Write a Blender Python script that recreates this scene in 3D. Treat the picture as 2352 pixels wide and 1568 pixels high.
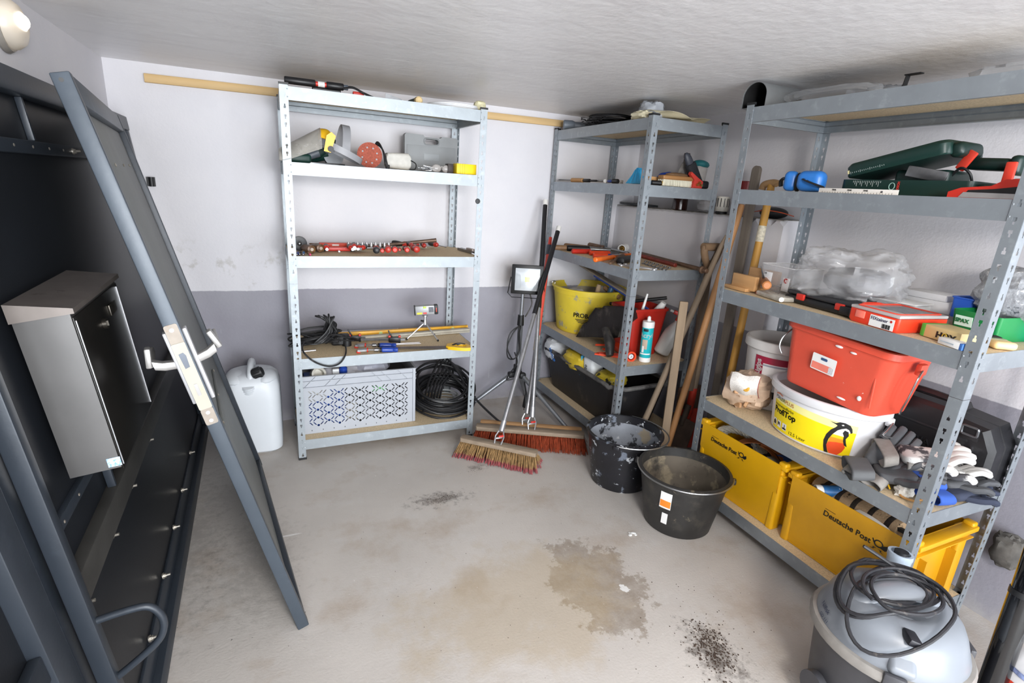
import bpy, bmesh, math, random
from mathutils import Vector, Matrix, Euler
random.seed(7)
for o in list(bpy.data.objects): bpy.data.objects.remove(o)
SC = bpy.context.scene
COL = SC.collection
PI = math.pi

# ---------------------------------------------------------------- camera
cam_d = bpy.data.cameras.new('camera')
cam = bpy.data.objects.new('camera', cam_d); COL.objects.link(cam)
cam_d.sensor_width = 36.0
cam_d.lens = 18.517
cam_d.clip_start = 0.02
YAW, PIT, ROL = 0.4368, 0.2835, 0.0627
fw = Vector((math.sin(YAW)*math.cos(PIT), math.cos(YAW)*math.cos(PIT), -math.sin(PIT)))
r0 = Vector((math.cos(YAW), -math.sin(YAW), 0)); u0 = r0.cross(fw)
rt = r0*math.cos(ROL) + u0*math.sin(ROL); up = -r0*math.sin(ROL) + u0*math.cos(ROL)
cam.matrix_world = Matrix(((rt.x, up.x, -fw.x, 0), (rt.y, up.y, -fw.y, 0), (rt.z, up.z, -fw.z, 1.4275), (0, 0, 0, 1)))
SC.camera = cam
# ---------------------------------------------------------------- light: daylight through the open garage door behind the camera, lamp and bounced flash
wd = bpy.data.worlds.new('world'); SC.world = wd; wd.use_nodes = True
wb = wd.node_tree.nodes['Background']; wb.inputs[0].default_value = (0.92, 0.96, 1.0, 1); wb.inputs[1].default_value = 1.5
def area(name, loc, target, sx, sy, power, color):
    l = bpy.data.lights.new(name, 'AREA'); l.shape = 'RECTANGLE'; l.size = sx; l.size_y = sy; l.energy = power; l.color = color
    o = bpy.data.objects.new(name, l); COL.objects.link(o); o.location = loc
    o.rotation_euler = (Vector(target)-Vector(loc)).to_track_quat('-Z', 'Y').to_euler()
    return o
area('ceiling_bounce_light', (0.35, -0.80, 1.74), (1.1, 2.6, 0.9), 0.45, 0.3, 38, (1.0, 0.965, 0.93))
area('door_daylight', (0.8, -3.4, 1.0), (0.8, 3.0, 1.2), 4.2, 2.2, 390, (0.9, 0.95, 1.0))
SC.view_settings.view_transform = 'Standard'; SC.view_settings.look = 'None'
SC.view_settings.gamma = 1.0; SC.view_settings.use_curve_mapping = False
SC.view_settings.exposure = 0.0

# ---------------------------------------------------------------- materials
def lin(h):
    if not isinstance(h, str): return tuple(h)+(1,)
    c = [int(h[i:i+2], 16)/255 for i in (0, 2, 4)]
    return tuple(x/12.92 if x <= .04045 else ((x+.055)/1.055)**2.4 for x in c)+(1,)
_mc = {}
def mat(h, r=.5, m=0., var=.08, vs=18., bump=0., bs=120., spots=None, clear=0., wood=None, al=None, em=0., tr=0., spec=None):
    """h colour, var brightness variation at scale vs, spots [(colour, scale, threshold, softness)], wood stretch axis"""
    key = (h, r, m, var, vs, bump, bs, str(spots), clear, wood, al, em, tr, spec)
    if key in _mc: return _mc[key]
    M = bpy.data.materials.new('m_'+str(h)); M.use_nodes = True; _mc[key] = M
    nt = M.node_tree; N = nt.nodes; L = nt.links; b = N['Principled BSDF']
    b.inputs['Roughness'].default_value = r; b.inputs['Metallic'].default_value = m
    if spec is not None: b.inputs['Specular IOR Level'].default_value = spec
    tc = N.new('ShaderNodeTexCoord'); co = tc.outputs['Object']
    if wood is not None:
        mp = N.new('ShaderNodeMapping'); s = [9, 9, 9]; s[wood] = .6; mp.inputs['Scale'].default_value = s
        L.new(co, mp.inputs['Vector']); wco = mp.outputs['Vector']
    else: wco = co
    c = lin(h); col = None
    if var or spots:
        n = N.new('ShaderNodeTexNoise'); n.inputs['Scale'].default_value = vs; n.inputs['Detail'].default_value = 5
        L.new(wco, n.inputs['Vector'])
        cr = N.new('ShaderNodeValToRGB'); cr.color_ramp.elements[0].position = .3; cr.color_ramp.elements[1].position = .7
        cr.color_ramp.elements[0].color = tuple(x*(1-var) for x in c[:3])+(1,)
        cr.color_ramp.elements[1].color = tuple(min(1, x*(1+var)) for x in c[:3])+(1,)
        L.new(n.outputs['Fac'], cr.inputs['Fac']); col = cr.outputs['Color']
        for i, (h2, sc, th, so) in enumerate(spots or []):
            n2 = N.new('ShaderNodeTexNoise'); n2.inputs['Scale'].default_value = sc; n2.inputs['Detail'].default_value = 7; n2.inputs['Roughness'].default_value = .62
            mp2 = N.new('ShaderNodeMapping'); mp2.inputs['Location'].default_value = (3.1*i+1.7, 5.3*i, 2.2); L.new(co, mp2.inputs['Vector'])
            L.new(mp2.outputs['Vector'], n2.inputs['Vector'])
            mr = N.new('ShaderNodeMapRange'); mr.inputs['From Min'].default_value = th; mr.inputs['From Max'].default_value = th+so
            L.new(n2.outputs['Fac'], mr.inputs['Value'])
            mx = N.new('ShaderNodeMix'); mx.data_type = 'RGBA'; L.new(mr.outputs['Result'], mx.inputs['Factor'])
            L.new(col, mx.inputs['A']); mx.inputs['B'].default_value = lin(h2); col = mx.outputs['Result']
        L.new(col, b.inputs['Base Color'])
    else: b.inputs['Base Color'].default_value = c
    if bump:
        n = N.new('ShaderNodeTexNoise'); n.inputs['Scale'].default_value = bs; n.inputs['Detail'].default_value = 4
        L.new(wco, n.inputs['Vector'])
        bp = N.new('ShaderNodeBump'); bp.inputs['Strength'].default_value = bump; bp.inputs['Distance'].default_value = .004
        L.new(n.outputs['Fac'], bp.inputs['Height']); L.new(bp.outputs['Normal'], b.inputs['Normal'])
    if clear: b.inputs['Coat Weight'].default_value = clear
    if al is not None: b.inputs['Alpha'].default_value = al
    if tr: b.inputs['Transmission Weight'].default_value = tr
    if em:
        b.inputs['Emission Color'].default_value = lin(h); b.inputs['Emission Strength'].default_value = em
    return M

# ---------------------------------------------------------------- mesh builder
def V3(p): return Vector(p)
def frame_of(d):
    d = d.normalized(); a = Vector((0, 0, 1)) if abs(d.z) < .9 else Vector((1, 0, 0))
    x = a.cross(d).normalized(); return x, d.cross(x)
def rrect(w, d, r, n=4):
    pts = []
    for cx, cy, a0 in ((w/2-r, d/2-r, 0), (-w/2+r, d/2-r, 90), (-w/2+r, -d/2+r, 180), (w/2-r, -d/2+r, 270)):
        for k in range(n+1):
            a = math.radians(a0+90*k/n); pts.append((cx+r*math.cos(a), cy+r*math.sin(a)))
    return pts
def circ(r, n=24, ry=None): return [(r*math.cos(2*PI*k/n), (ry or r)*math.sin(2*PI*k/n)) for k in range(n)]
def spl(P, n=6, closed=False):
    P = [Vector(p) for p in P]; out = []; m = len(P)
    rng = range(m) if closed else range(m-1)
    for i in rng:
        if closed: a, b, c, d = P[i-1], P[i], P[(i+1) % m], P[(i+2) % m]
        else: a, b, c, d = P[max(i-1, 0)], P[i], P[i+1], P[min(i+2, m-1)]
        for k in range(n):
            t = k/n; out.append(.5*((2*b)+(c-a)*t+(2*a-5*b+4*c-d)*t*t+(3*b-a-3*c+d)*t**3))
    if not closed: out.append(P[-1])
    return out
class MB:
    def __init__(s): s.v = []; s.f = []
    def add(s, vs, fs, M=None):
        n = len(s.v)
        s.v += [(M @ Vector(v)) if M else Vector(v) for v in vs]
        s.f += [tuple(n+i for i in f) for f in fs]; return s
    def box(s, c, d, M=None, R=None):
        x, y, z = d[0]/2, d[1]/2, d[2]/2; R = Euler(R).to_matrix() if R else None
        vs = []
        for a in ((-x,-y,-z), (x,-y,-z), (x,y,-z), (-x,y,-z), (-x,-y,z), (x,-y,z), (x,y,z), (-x,y,z)):
            q = Vector(a); q = (R @ q) if R else q; vs.append(q+Vector(c))
        return s.add(vs, [(3,2,1,0), (4,5,6,7), (0,1,5,4), (1,2,6,5), (2,3,7,6), (3,0,4,7)], M)
    def rbox(s, c, d, b=.004, seg=2, R=None, M=None):
        bm = bmesh.new(); bmesh.ops.create_cube(bm, size=1)
        for v in bm.verts: v.co = Vector((v.co.x*d[0], v.co.y*d[1], v.co.z*d[2]))
        bmesh.ops.bevel(bm, geom=bm.edges[:], offset=min(b, min(d)*.49), segments=seg, affect='EDGES', profile=.5)
        bm.verts.index_update(); R = Euler(R).to_matrix() if R else Matrix.Identity(3)
        s.add([R @ v.co+Vector(c) for v in bm.verts], [[v.index for v in f.verts] for f in bm.faces], M); bm.free(); return s
    def loft(s, rings, capa=True, capb=True, M=None, closed=True):
        n = len(rings[0]); vs = [p for r in rings for p in r]; fs = []
        for i in range(len(rings)-1):
            for k in range(n if closed else n-1):
                a = i*n+k; b = i*n+(k+1) % n; fs.append((a, b, b+n, a+n))
        if capa: fs.append(tuple(range(n-1, -1, -1)))
        if capb: fs.append(tuple(range((len(rings)-1)*n, len(rings)*n)))
        return s.add(vs, fs, M)
    def shell(s, prof, ring, M=None, caps=True):
        """prof [(scale or offset ring, z)] with ring(k) -> 2D pts"""
        return s.loft([[(x, y, z) for x, y in ring(k)] for k, z in prof], caps, caps, M)
    def lathe(s, prof, n=24, M=None, capa=True, capb=True, sy=1.):
        return s.loft([[(max(r, 1e-5)*math.cos(2*PI*k/n), sy*max(r, 1e-5)*math.sin(2*PI*k/n), z) for k in range(n)] for r, z in prof], capa, capb, M)
    def cyl(s, a, b, r0, r1=None, n=12, caps=True):
        a, b = Vector(a), Vector(b); x, y = frame_of(b-a); r1 = r0 if r1 is None else r1
        return s.loft([[a+(x*math.cos(2*PI*k/n)+y*math.sin(2*PI*k/n))*r0 for k in range(n)],
                       [b+(x*math.cos(2*PI*k/n)+y*math.sin(2*PI*k/n))*r1 for k in range(n)]], caps, caps)
    def rod(s, pts, n=12, M=None):
        """pts [(point, radius)] straight-ish rod with varying radius"""
        P = [Vector(p) for p, r in pts]; x, y = frame_of(P[-1]-P[0])
        return s.loft([[p+(x*math.cos(2*PI*k/n)+y*math.sin(2*PI*k/n))*r for k in range(n)] for p, (q, r) in zip(P, pts)], True, True, M)
    def tube(s, P, r, n=6, closed=False, M=None, flat=1.):
        P = [Vector(p) for p in P]; m = len(P); rings = []
        t = (P[1]-P[0]).normalized(); x, y = frame_of(t)
        for i in range(m):
            if closed: d = (P[(i+1) % m]-P[i-1])
            else: d = P[min(i+1, m-1)]-P[max(i-1, 0)]
            if d.length < 1e-9: d = t
            d.normalize(); x = (x-d*x.dot(d)); x = x.normalized() if x.length > 1e-6 else frame_of(d)[0]; y = d.cross(x); t = d
            rr = r[i] if isinstance(r, (list, tuple)) else r
            rings.append([P[i]+(x*math.cos(2*PI*k/n)+y*flat*math.sin(2*PI*k/n))*rr for k in range(n)])
        if closed: rings.append(rings[0])
        return s.loft(rings, not closed, not closed, M)
    def prism(s, pts, h, M=None, z0=0.):
        n = len(pts)
        return s.add([(x, y, z0) for x, y in pts]+[(x, y, z0+h) for x, y in pts],
            [tuple(range(n-1, -1, -1)), tuple(range(n, 2*n))]+[(k, (k+1) % n, n+(k+1) % n, n+k) for k in range(n)], M)
    def sph(s, c, r, n=14, m=8, M=None, R=None):
        if not isinstance(r, (tuple, list)): r = (r, r, r)
        R = Euler(R).to_matrix() if R else Matrix.Identity(3)
        rings = [[R @ Vector((r[0]*math.sin(PI*max(j, .02)/m)*math.cos(2*PI*k/n), r[1]*math.sin(PI*max(j, .02)/m)*math.sin(2*PI*k/n), -r[2]*math.cos(PI*j/m)))+Vector(c) for k in range(n)] for j in range(m)]
        rings.append([R @ Vector((r[0]*.03*math.cos(2*PI*k/n), r[1]*.03*math.sin(2*PI*k/n), r[2]))+Vector(c) for k in range(n)])
        return s.loft(rings, True, True, M)
    def grid(s, fn, nu, nv, M=None, t=None):
        """surface fn(u,v) in 0..1; t gives it thickness along its normal"""
        P = [[Vector(fn(i/nu, j/nv)) for j in range(nv+1)] for i in range(nu+1)]
        w = nv+1; vs = [p for r in P for p in r]; fs = [(i*w+j, (i+1)*w+j, (i+1)*w+j+1, i*w+j+1) for i in range(nu) for j in range(nv)]
        if t:
            N = []
            for i in range(nu+1):
                for j in range(nv+1):
                    a = P[min(i+1, nu)][j]-P[max(i-1, 0)][j]; b = P[i][min(j+1, nv)]-P[i][max(j-1, 0)]
                    n = a.cross(b); N.append(n.normalized() if n.length > 1e-9 else Vector((0, 0, 1)))
            n0 = len(vs); vs += [p-n*t for p, n in zip(vs[:n0], N)]
            fs += [tuple(n0+k for k in reversed(f)) for f in fs[:nu*nv]]
            bd = [i*w for i in range(nu+1)]+[nu*w+j for j in range(1, nv+1)]+[i*w+nv for i in range(nu-1, -1, -1)]+[j for j in range(nv-1, 0, -1)]
            for a, b in zip(bd, bd[1:]+bd[:1]): fs.append((b, a, n0+a, n0+b))
        return s.add(vs, fs, M)
    def shift(s, d): d = Vector(d); s.v = [v+d for v in s.v]; return s
    def map(s, fn): s.v = [Vector(fn(v)) for v in s.v]; return s
    def jit(s, a):
        s.v = [v+Vector((random.uniform(-a, a), random.uniform(-a, a), random.uniform(-a, a))) for v in s.v]; return s
def tag(o, label=None, cat=None, group=None, kind=None):
    if label: o['label'] = label
    if cat: o['category'] = cat
    if group: o['group'] = group
    if kind: o['kind'] = kind
    return o
def ob(name, mb, m, parent=None, label=None, cat=None, group=None, kind=None, loc=None, rot=None, ang=38, world=False, org=None):
    """link a mesh; world=True: vertices are in world space and are moved into the parent's (unrotated) space; org: origin for a one-mesh thing"""
    me = bpy.data.meshes.new(name)
    if world and parent: mb.shift(-parent.location)
    if org is not None: mb.shift(-Vector(org)); loc = org
    me.from_pydata([tuple(v) for v in mb.v], [], mb.f); me.validate(); me.update()
    bm = bmesh.new(); bm.from_mesh(me); bmesh.ops.recalc_face_normals(bm, faces=bm.faces[:]); bm.to_mesh(me); bm.free()
    if ang:
        for p in me.polygons: p.use_smooth = True
        me.set_sharp_from_angle(angle=math.radians(ang))
    o = bpy.data.objects.new(name, me); COL.objects.link(o); me.materials.append(m)
    if parent: o.parent = parent
    if loc is not None: o.location = loc
    if rot is not None: o.rotation_euler = rot
    return tag(o, label, cat, group, kind)
def T(name, label, cat, loc, rot=(0, 0, 0), group=None):
    o = bpy.data.objects.new(name, None); COL.objects.link(o); o.location = loc; o.rotation_euler = rot; o.empty_display_size = .05
    return tag(o, label, cat, group)
def dup(root, loc, rot=None, label=None, group=None, scale=None):
    def rec(o, p):
        c = o.copy(); COL.objects.link(c)
        if p: c.parent = p
        for ch in [x for x in ALLCH.get(o.name, [])]: rec(ch, c)
        return c
    kids(root); r = rec(root, None); r.location = loc
    if rot is not None: r.rotation_euler = rot
    if scale: r.scale = scale
    if label: r['label'] = label
    if group: r['group'] = group
    return r
ALLCH = {}
def kids(root):
    ALLCH.clear()
    for o in COL.objects:
        if o.parent: ALLCH.setdefault(o.parent.name, []).append(o)
def text(s, size, m, parent, M, name='lettering', warp=None, ext=.0006, bold=0., align='LEFT', sub=None, label=None, sx=1.):
    cu = bpy.data.curves.new('t', 'FONT'); cu.body = s; cu.size = size; cu.extrude = ext; cu.offset = bold; cu.align_x = align; cu.resolution_u = 3
    to = bpy.data.objects.new('t', cu); COL.objects.link(to)
    dg = bpy.context.evaluated_depsgraph_get(); me = bpy.data.meshes.new_from_object(to.evaluated_get(dg))
    bpy.data.objects.remove(to); bpy.data.curves.remove(cu)
    for v in me.vertices:
        q = Vector((v.co.x*sx, v.co.y, v.co.z))
        v.co = (M @ Vector(warp(q))) if warp else (M @ q)
    me.materials.clear(); me.materials.append(m)
    o = bpy.data.objects.new(name, me); COL.objects.link(o)
    if parent: o.parent = parent
    return tag(o, label)
def TR(loc=(0, 0, 0), rot=(0, 0, 0), sc=1.):
    return Matrix.Translation(loc) @ Euler(rot).to_matrix().to_4x4() @ Matrix.Scale(sc, 4)
# ================================================================ the room
CEIL = 1.8845
def wallmat(name, axis_split=True):
    """white plaster above, grey paint below 0.80 m, slightly wavy edge; scuffs and mould stains"""
    M = bpy.data.materials.new(name); M.use_nodes = True; nt = M.node_tree; N = nt.nodes; L = nt.links; b = N['Principled BSDF']
    tc = N.new('ShaderNodeTexCoord'); sp = N.new('ShaderNodeSeparateXYZ'); L.new(tc.outputs['Object'], sp.inputs[0])
    def noise(sc, det=6, ro=.6, loc=(0, 0, 0), scl=(1, 1, 1)):
        mp = N.new('ShaderNodeMapping'); mp.inputs['Location'].default_value = loc; mp.inputs['Scale'].default_value = scl; L.new(tc.outputs['Object'], mp.inputs['Vector'])
        n = N.new('ShaderNodeTexNoise'); n.inputs['Scale'].default_value = sc; n.inputs['Detail'].default_value = det; n.inputs['Roughness'].default_value = ro
        L.new(mp.outputs['Vector'], n.inputs['Vector']); return n.outputs['Fac']
    def mth(op, a, b2, cl=False):
        m = N.new('ShaderNodeMath'); m.operation = op; m.use_clamp = cl
        for i, x in enumerate((a, b2)):
            if isinstance(x, (int, float)): m.inputs[i].default_value = x
            else: L.new(x, m.inputs[i])
        return m.outputs[0]
    def mr(x, a, b2, c=0, d=1):
        m = N.new('ShaderNodeMapRange'); L.new(x, m.inputs['Value'])
        for k, v in zip(('From Min', 'From Max', 'To Min', 'To Max'), (a, b2, c, d)): m.inputs[k].default_value = v
        return m.outputs['Result']
    def mix(f, a, b2):
        m = N.new('ShaderNodeMix'); m.data_type = 'RGBA'
        for k, x in (('Factor', f), ('A', a), ('B', b2)):
            if isinstance(x, (tuple, float)): m.inputs[k].default_value = x
            else: L.new(x, m.inputs[k])
        return m.outputs['Result']
    hgt = mth('ADD', sp.outputs['Z'], mth('MULTIPLY', mth('SUBTRACT', noise(2.3, 3), .5), .022))
    hgt = mth('ADD', hgt, mth('MULTIPLY', mth('SUBTRACT', noise(60, 3), .5), .006))
    f = mr(hgt, .796, .800)
    white = mix(mr(noise(1.6, 5), .35, .65), lin('cfced3'), lin('d7d5d8'))
    grey = mix(mr(noise(2.2, 5), .35, .65), lin('8f8d96'), lin('97969e'))
    # grubby smudges low on the white part
    sm = mth('MULTIPLY', mr(noise(9, 8, .65, (4, 1, 7)), .57, .66), mth('MULTIPLY', mr(sp.outputs['Z'], .78, .84), mr(sp.outputs['Z'], .97, 1.12, 1, 0)))
    sm = mth('MULTIPLY', sm, mr(sp.outputs['X'], .05, .25, .8, .1))
    white = mix(mth('MULTIPLY', sm, .6), white, lin('a39f97'))
    low = mth('MULTIPLY', mr(sp.outputs['Z'], .0, .09, 1, 0), mr(noise(13, 6), .35, .6))
    grey = mix(mth('MULTIPLY', low, .45), grey, lin('b5b1ac'))
    sc = mr(noise(3, 4, .5, (8, 3, 2), (10, 10, 1.3)), .69, .73)
    grey = mix(mth('MULTIPLY', sc, .4), grey, lin('b2b2ba'))
    L.new(mix(f, grey, white), b.inputs['Base Color']); b.inputs['Roughness'].default_value = .62; b.inputs['Specular IOR Level'].default_value = .3
    bp = N.new('ShaderNodeBump'); bp.inputs['Strength'].default_value = .22; bp.inputs['Distance'].default_value = .004
    L.new(mth('ADD', noise(70, 4), mth('MULTIPLY', noise(14, 4), 1.2)), bp.inputs['Height']); L.new(bp.outputs['Normal'], b.inputs['Normal'])
    return M
WM = wallmat('painted_plaster')
def slab(name, pts, z0, z1, m, kind='structure'):
    b = MB().prism(pts, z1-z0, z0=z0); return ob(name, b, m, kind=kind, ang=0)
def wy(x): return 3.193-.0231*x
ob('wall_back', MB().grid(lambda u, v: (-.75+u*3.3, wy(-.75+u*3.3)+.004*math.sin(u*9)*math.sin(v*5), v*1.93), 40, 16, t=.12), WM, kind='structure')
slab('wall_left', [(-.652, -1.6), (-.652, 3.25), (-.80, 3.25), (-.80, -1.6)], 0, 1.93, WM)
slab('wall_right', [(2.335, -1.6), (2.335, 3.25), (2.48, 3.25), (2.48, -1.6)], 0, 1.93, WM)
# the thicker lower part of the right wall that ends in a ledge, its top edge chipped
b = MB(); n = 60
rg = []
for i in range(n+1):
    y = 1.785+i/n*(3.20-1.785); e = random.uniform(0, .006)+(.02 if i < 9 and random.random() < .5 else 0)
    rg.append([(2.345, y, 0), (2.2, y, 0), (2.2, y, 1.348-e), (2.206+e, y, 1.356), (2.345, y, 1.356+random.uniform(-.002, .002))])
b.loft(rg); ob('wall_right', b, WM, kind='structure', ang=30)
ob('trim_1', MB().grid(lambda u, v: (2.203+u*.13, 1.79+v*1.38, 1.357+.0025*random.random()), 8, 70, t=.004), mat('8c8984', .9, 0, .35, 40, .4, 90), kind='structure')

def floor_mat():
    M = bpy.data.materials.new('concrete'); M.use_nodes = True; nt = M.node_tree; N = nt.nodes; L = nt.links; b = N['Principled BSDF']
    tc = N.new('ShaderNodeTexCoord')
    def noise(sc, det=6, ro=.6, loc=(0, 0, 0), scl=(1, 1, 1), rz=0):
        mp = N.new('ShaderNodeMapping'); mp.inputs['Location'].default_value = loc; mp.inputs['Scale'].default_value = scl; mp.inputs['Rotation'].default_value = (0, 0, rz)
        L.new(tc.outputs['Object'], mp.inputs['Vector'])
        n = N.new('ShaderNodeTexNoise'); n.inputs['Scale'].default_value = sc; n.inputs['Detail'].default_value = det; n.inputs['Roughness'].default_value = ro
        L.new(mp.outputs['Vector'], n.inputs['Vector']); return n.outputs['Fac']
    def mth(op, a, b2=0., cl=False):
        m = N.new('ShaderNodeMath'); m.operation = op; m.use_clamp = cl
        for i, x in enumerate((a, b2)):
            if isinstance(x, (int, float)): m.inputs[i].default_value = x
            else: L.new(x, m.inputs[i])
        return m.outputs[0]
    def mr(x, a, b2, c=0, d=1):
        m = N.new('ShaderNodeMapRange'); L.new(x, m.inputs['Value'])
        for k, v in zip(('From Min', 'From Max', 'To Min', 'To Max'), (a, b2, c, d)): m.inputs[k].default_value = v
        return m.outputs['Result']
    def mix(f, a, b2):
        m = N.new('ShaderNodeMix'); m.data_type = 'RGBA'
        for k, x in (('Factor', f), ('A', a), ('B', b2)):
            if isinstance(x, (tuple, float)): m.inputs[k].default_value = x
            else: L.new(x, m.inputs[k])
        return m.outputs['Result']
    def blob(cx, cy, rx, ry, rot, nf, amp):
        mp = N.new('ShaderNodeMapping'); mp.vector_type = 'POINT'
        # scale/rotate about the stain's centre
        mp.inputs['Location'].default_value = (0, 0, 0)
        sub = N.new('ShaderNodeVectorMath'); sub.operation = 'SUBTRACT'; L.new(tc.outputs['Object'], sub.inputs[0]); sub.inputs[1].default_value = (cx, cy, 0)
        L.new(sub.outputs[0], mp.inputs['Vector']); mp.inputs['Rotation'].default_value = (0, 0, rot); mp.inputs['Scale'].default_value = (1/rx, 1/ry, 0)
        ln = N.new('ShaderNodeVectorMath'); ln.operation = 'LENGTH'; L.new(mp.outputs[0], ln.inputs[0])
        return mth('ADD', ln.outputs['Value'], mth('MULTIPLY', mth('SUBTRACT', nf, .5), amp))
    c = mix(mr(noise(2.1, 6), .3, .7), lin('b8b2ac'), lin('c6c0ba'))
    c = mix(mr(noise(5.5, 8, .68, (3, 9, 0)), .56, .72, 0, .55), c, lin('c6c3c0'))
    c = mix(mr(noise(3.3, 7, .65, (12, 4, 0)), .53, .72, 0, .6), c, lin('a18f7c'))
    nb = noise(9, 8, .7, (2, 2, 1)); nb2 = noise(30, 6, .7, (7, 1, 1))
    # damp stain in the middle of the floor
    d1 = mr(blob(1.0596, 1.3689, .19, .27, .5, nb, 2.6), .84, .96, 1, 0)
    c = mix(mth('MULTIPLY', d1, mr(noise(16, 6, .7), .3, .6, .40, .75)), c, lin('86796a'))
    d2 = mr(blob(0.7406, 1.3586, .38, .25, .2, noise(5, 8, .7, (5, 1, 2)), 2.6), .7, 1.25, .42, 0)
    c = mix(d2, c, lin('ab9775'))
    for x, y, rx, ry, s in ((0.6535, 2.0951, .13, .05, .62), (0.9217, 2.3165, .05, .028, .5),
                            (1.2469, 0.9508, .075, .12, .75), (-0.123, 1.9108, .14, .3, .22), (-0.3491, 2.1565, .1, .5, .25)):
        f = mr(blob(x, y, rx, ry, .35, nb2, 5.0), .1, 1.2, s, 0); c = mix(f, c, lin('4b443e'))
    # white paint drops
    wv = mr(blob(1.1419, 1.2975, .022, .03, 0, nb2, 3.), .7, .8, 1, 0); c = mix(wv, c, lin('dddcda'))
    wv = mr(blob(-0.0033, 2.0379, .055, .006, .1, nb2, 1.), .7, .9, .8, 0); c = mix(wv, c, lin('dddcda'))
    c = mix(mr(noise(75, 3, .5, (1, 8, 3)), .735, .76, 0, .7), c, lin('deddda'))
    c = mix(mr(noise(55, 3, .5, (6, 2, 9)), .745, .765, 0, .8), c, lin('3a3632'))
    L.new(c, b.inputs['Base Color']); b.inputs['Specular IOR Level'].default_value = .35
    L.new(mr(nb, .3, .7, .42, .7), b.inputs['Roughness'])
    bp = N.new('ShaderNodeBump'); bp.inputs['Strength'].default_value = .25; bp.inputs['Distance'].default_value = .004
    hh = mth('ADD', noise(120, 4), mth('MULTIPLY', noise(9, 5, .6, (0, 0, 0), (.7, 4, 1), .45), .45))
    L.new(hh, bp.inputs['Height']); L.new(bp.outputs['Normal'], b.inputs['Normal'])
    return M
slab('floor', [(-.8, -1.6), (2.48, -1.6), (2.48, 3.3), (-.8, 3.3)], -.1, 0, floor_mat())
CM = mat('e6e5e6', .40, 0, .045, 1.3, .5, 24, spots=[('d6d4d6', 2.2, .5, .3), ('f2f2f3', 4., .58, .16)], spec=.5)
for n_ in CM.node_tree.nodes:      # brush strokes running along the room
    if n_.type == 'MAPPING' and n_.inputs['Location'].default_value[2] > 2: n_.inputs['Scale'].default_value = (1, 4.5, 1); n_.inputs['Rotation'].default_value = (0, 0, .25)
ob('ceiling', MB().grid(lambda u, v: (-.8+u*3.3, -1.6+v*4.9, CEIL+.003*math.sin(u*7+v*3)+.003*math.sin(v*13+u*4)), 40, 50, t=-.12), CM, kind='structure')

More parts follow.
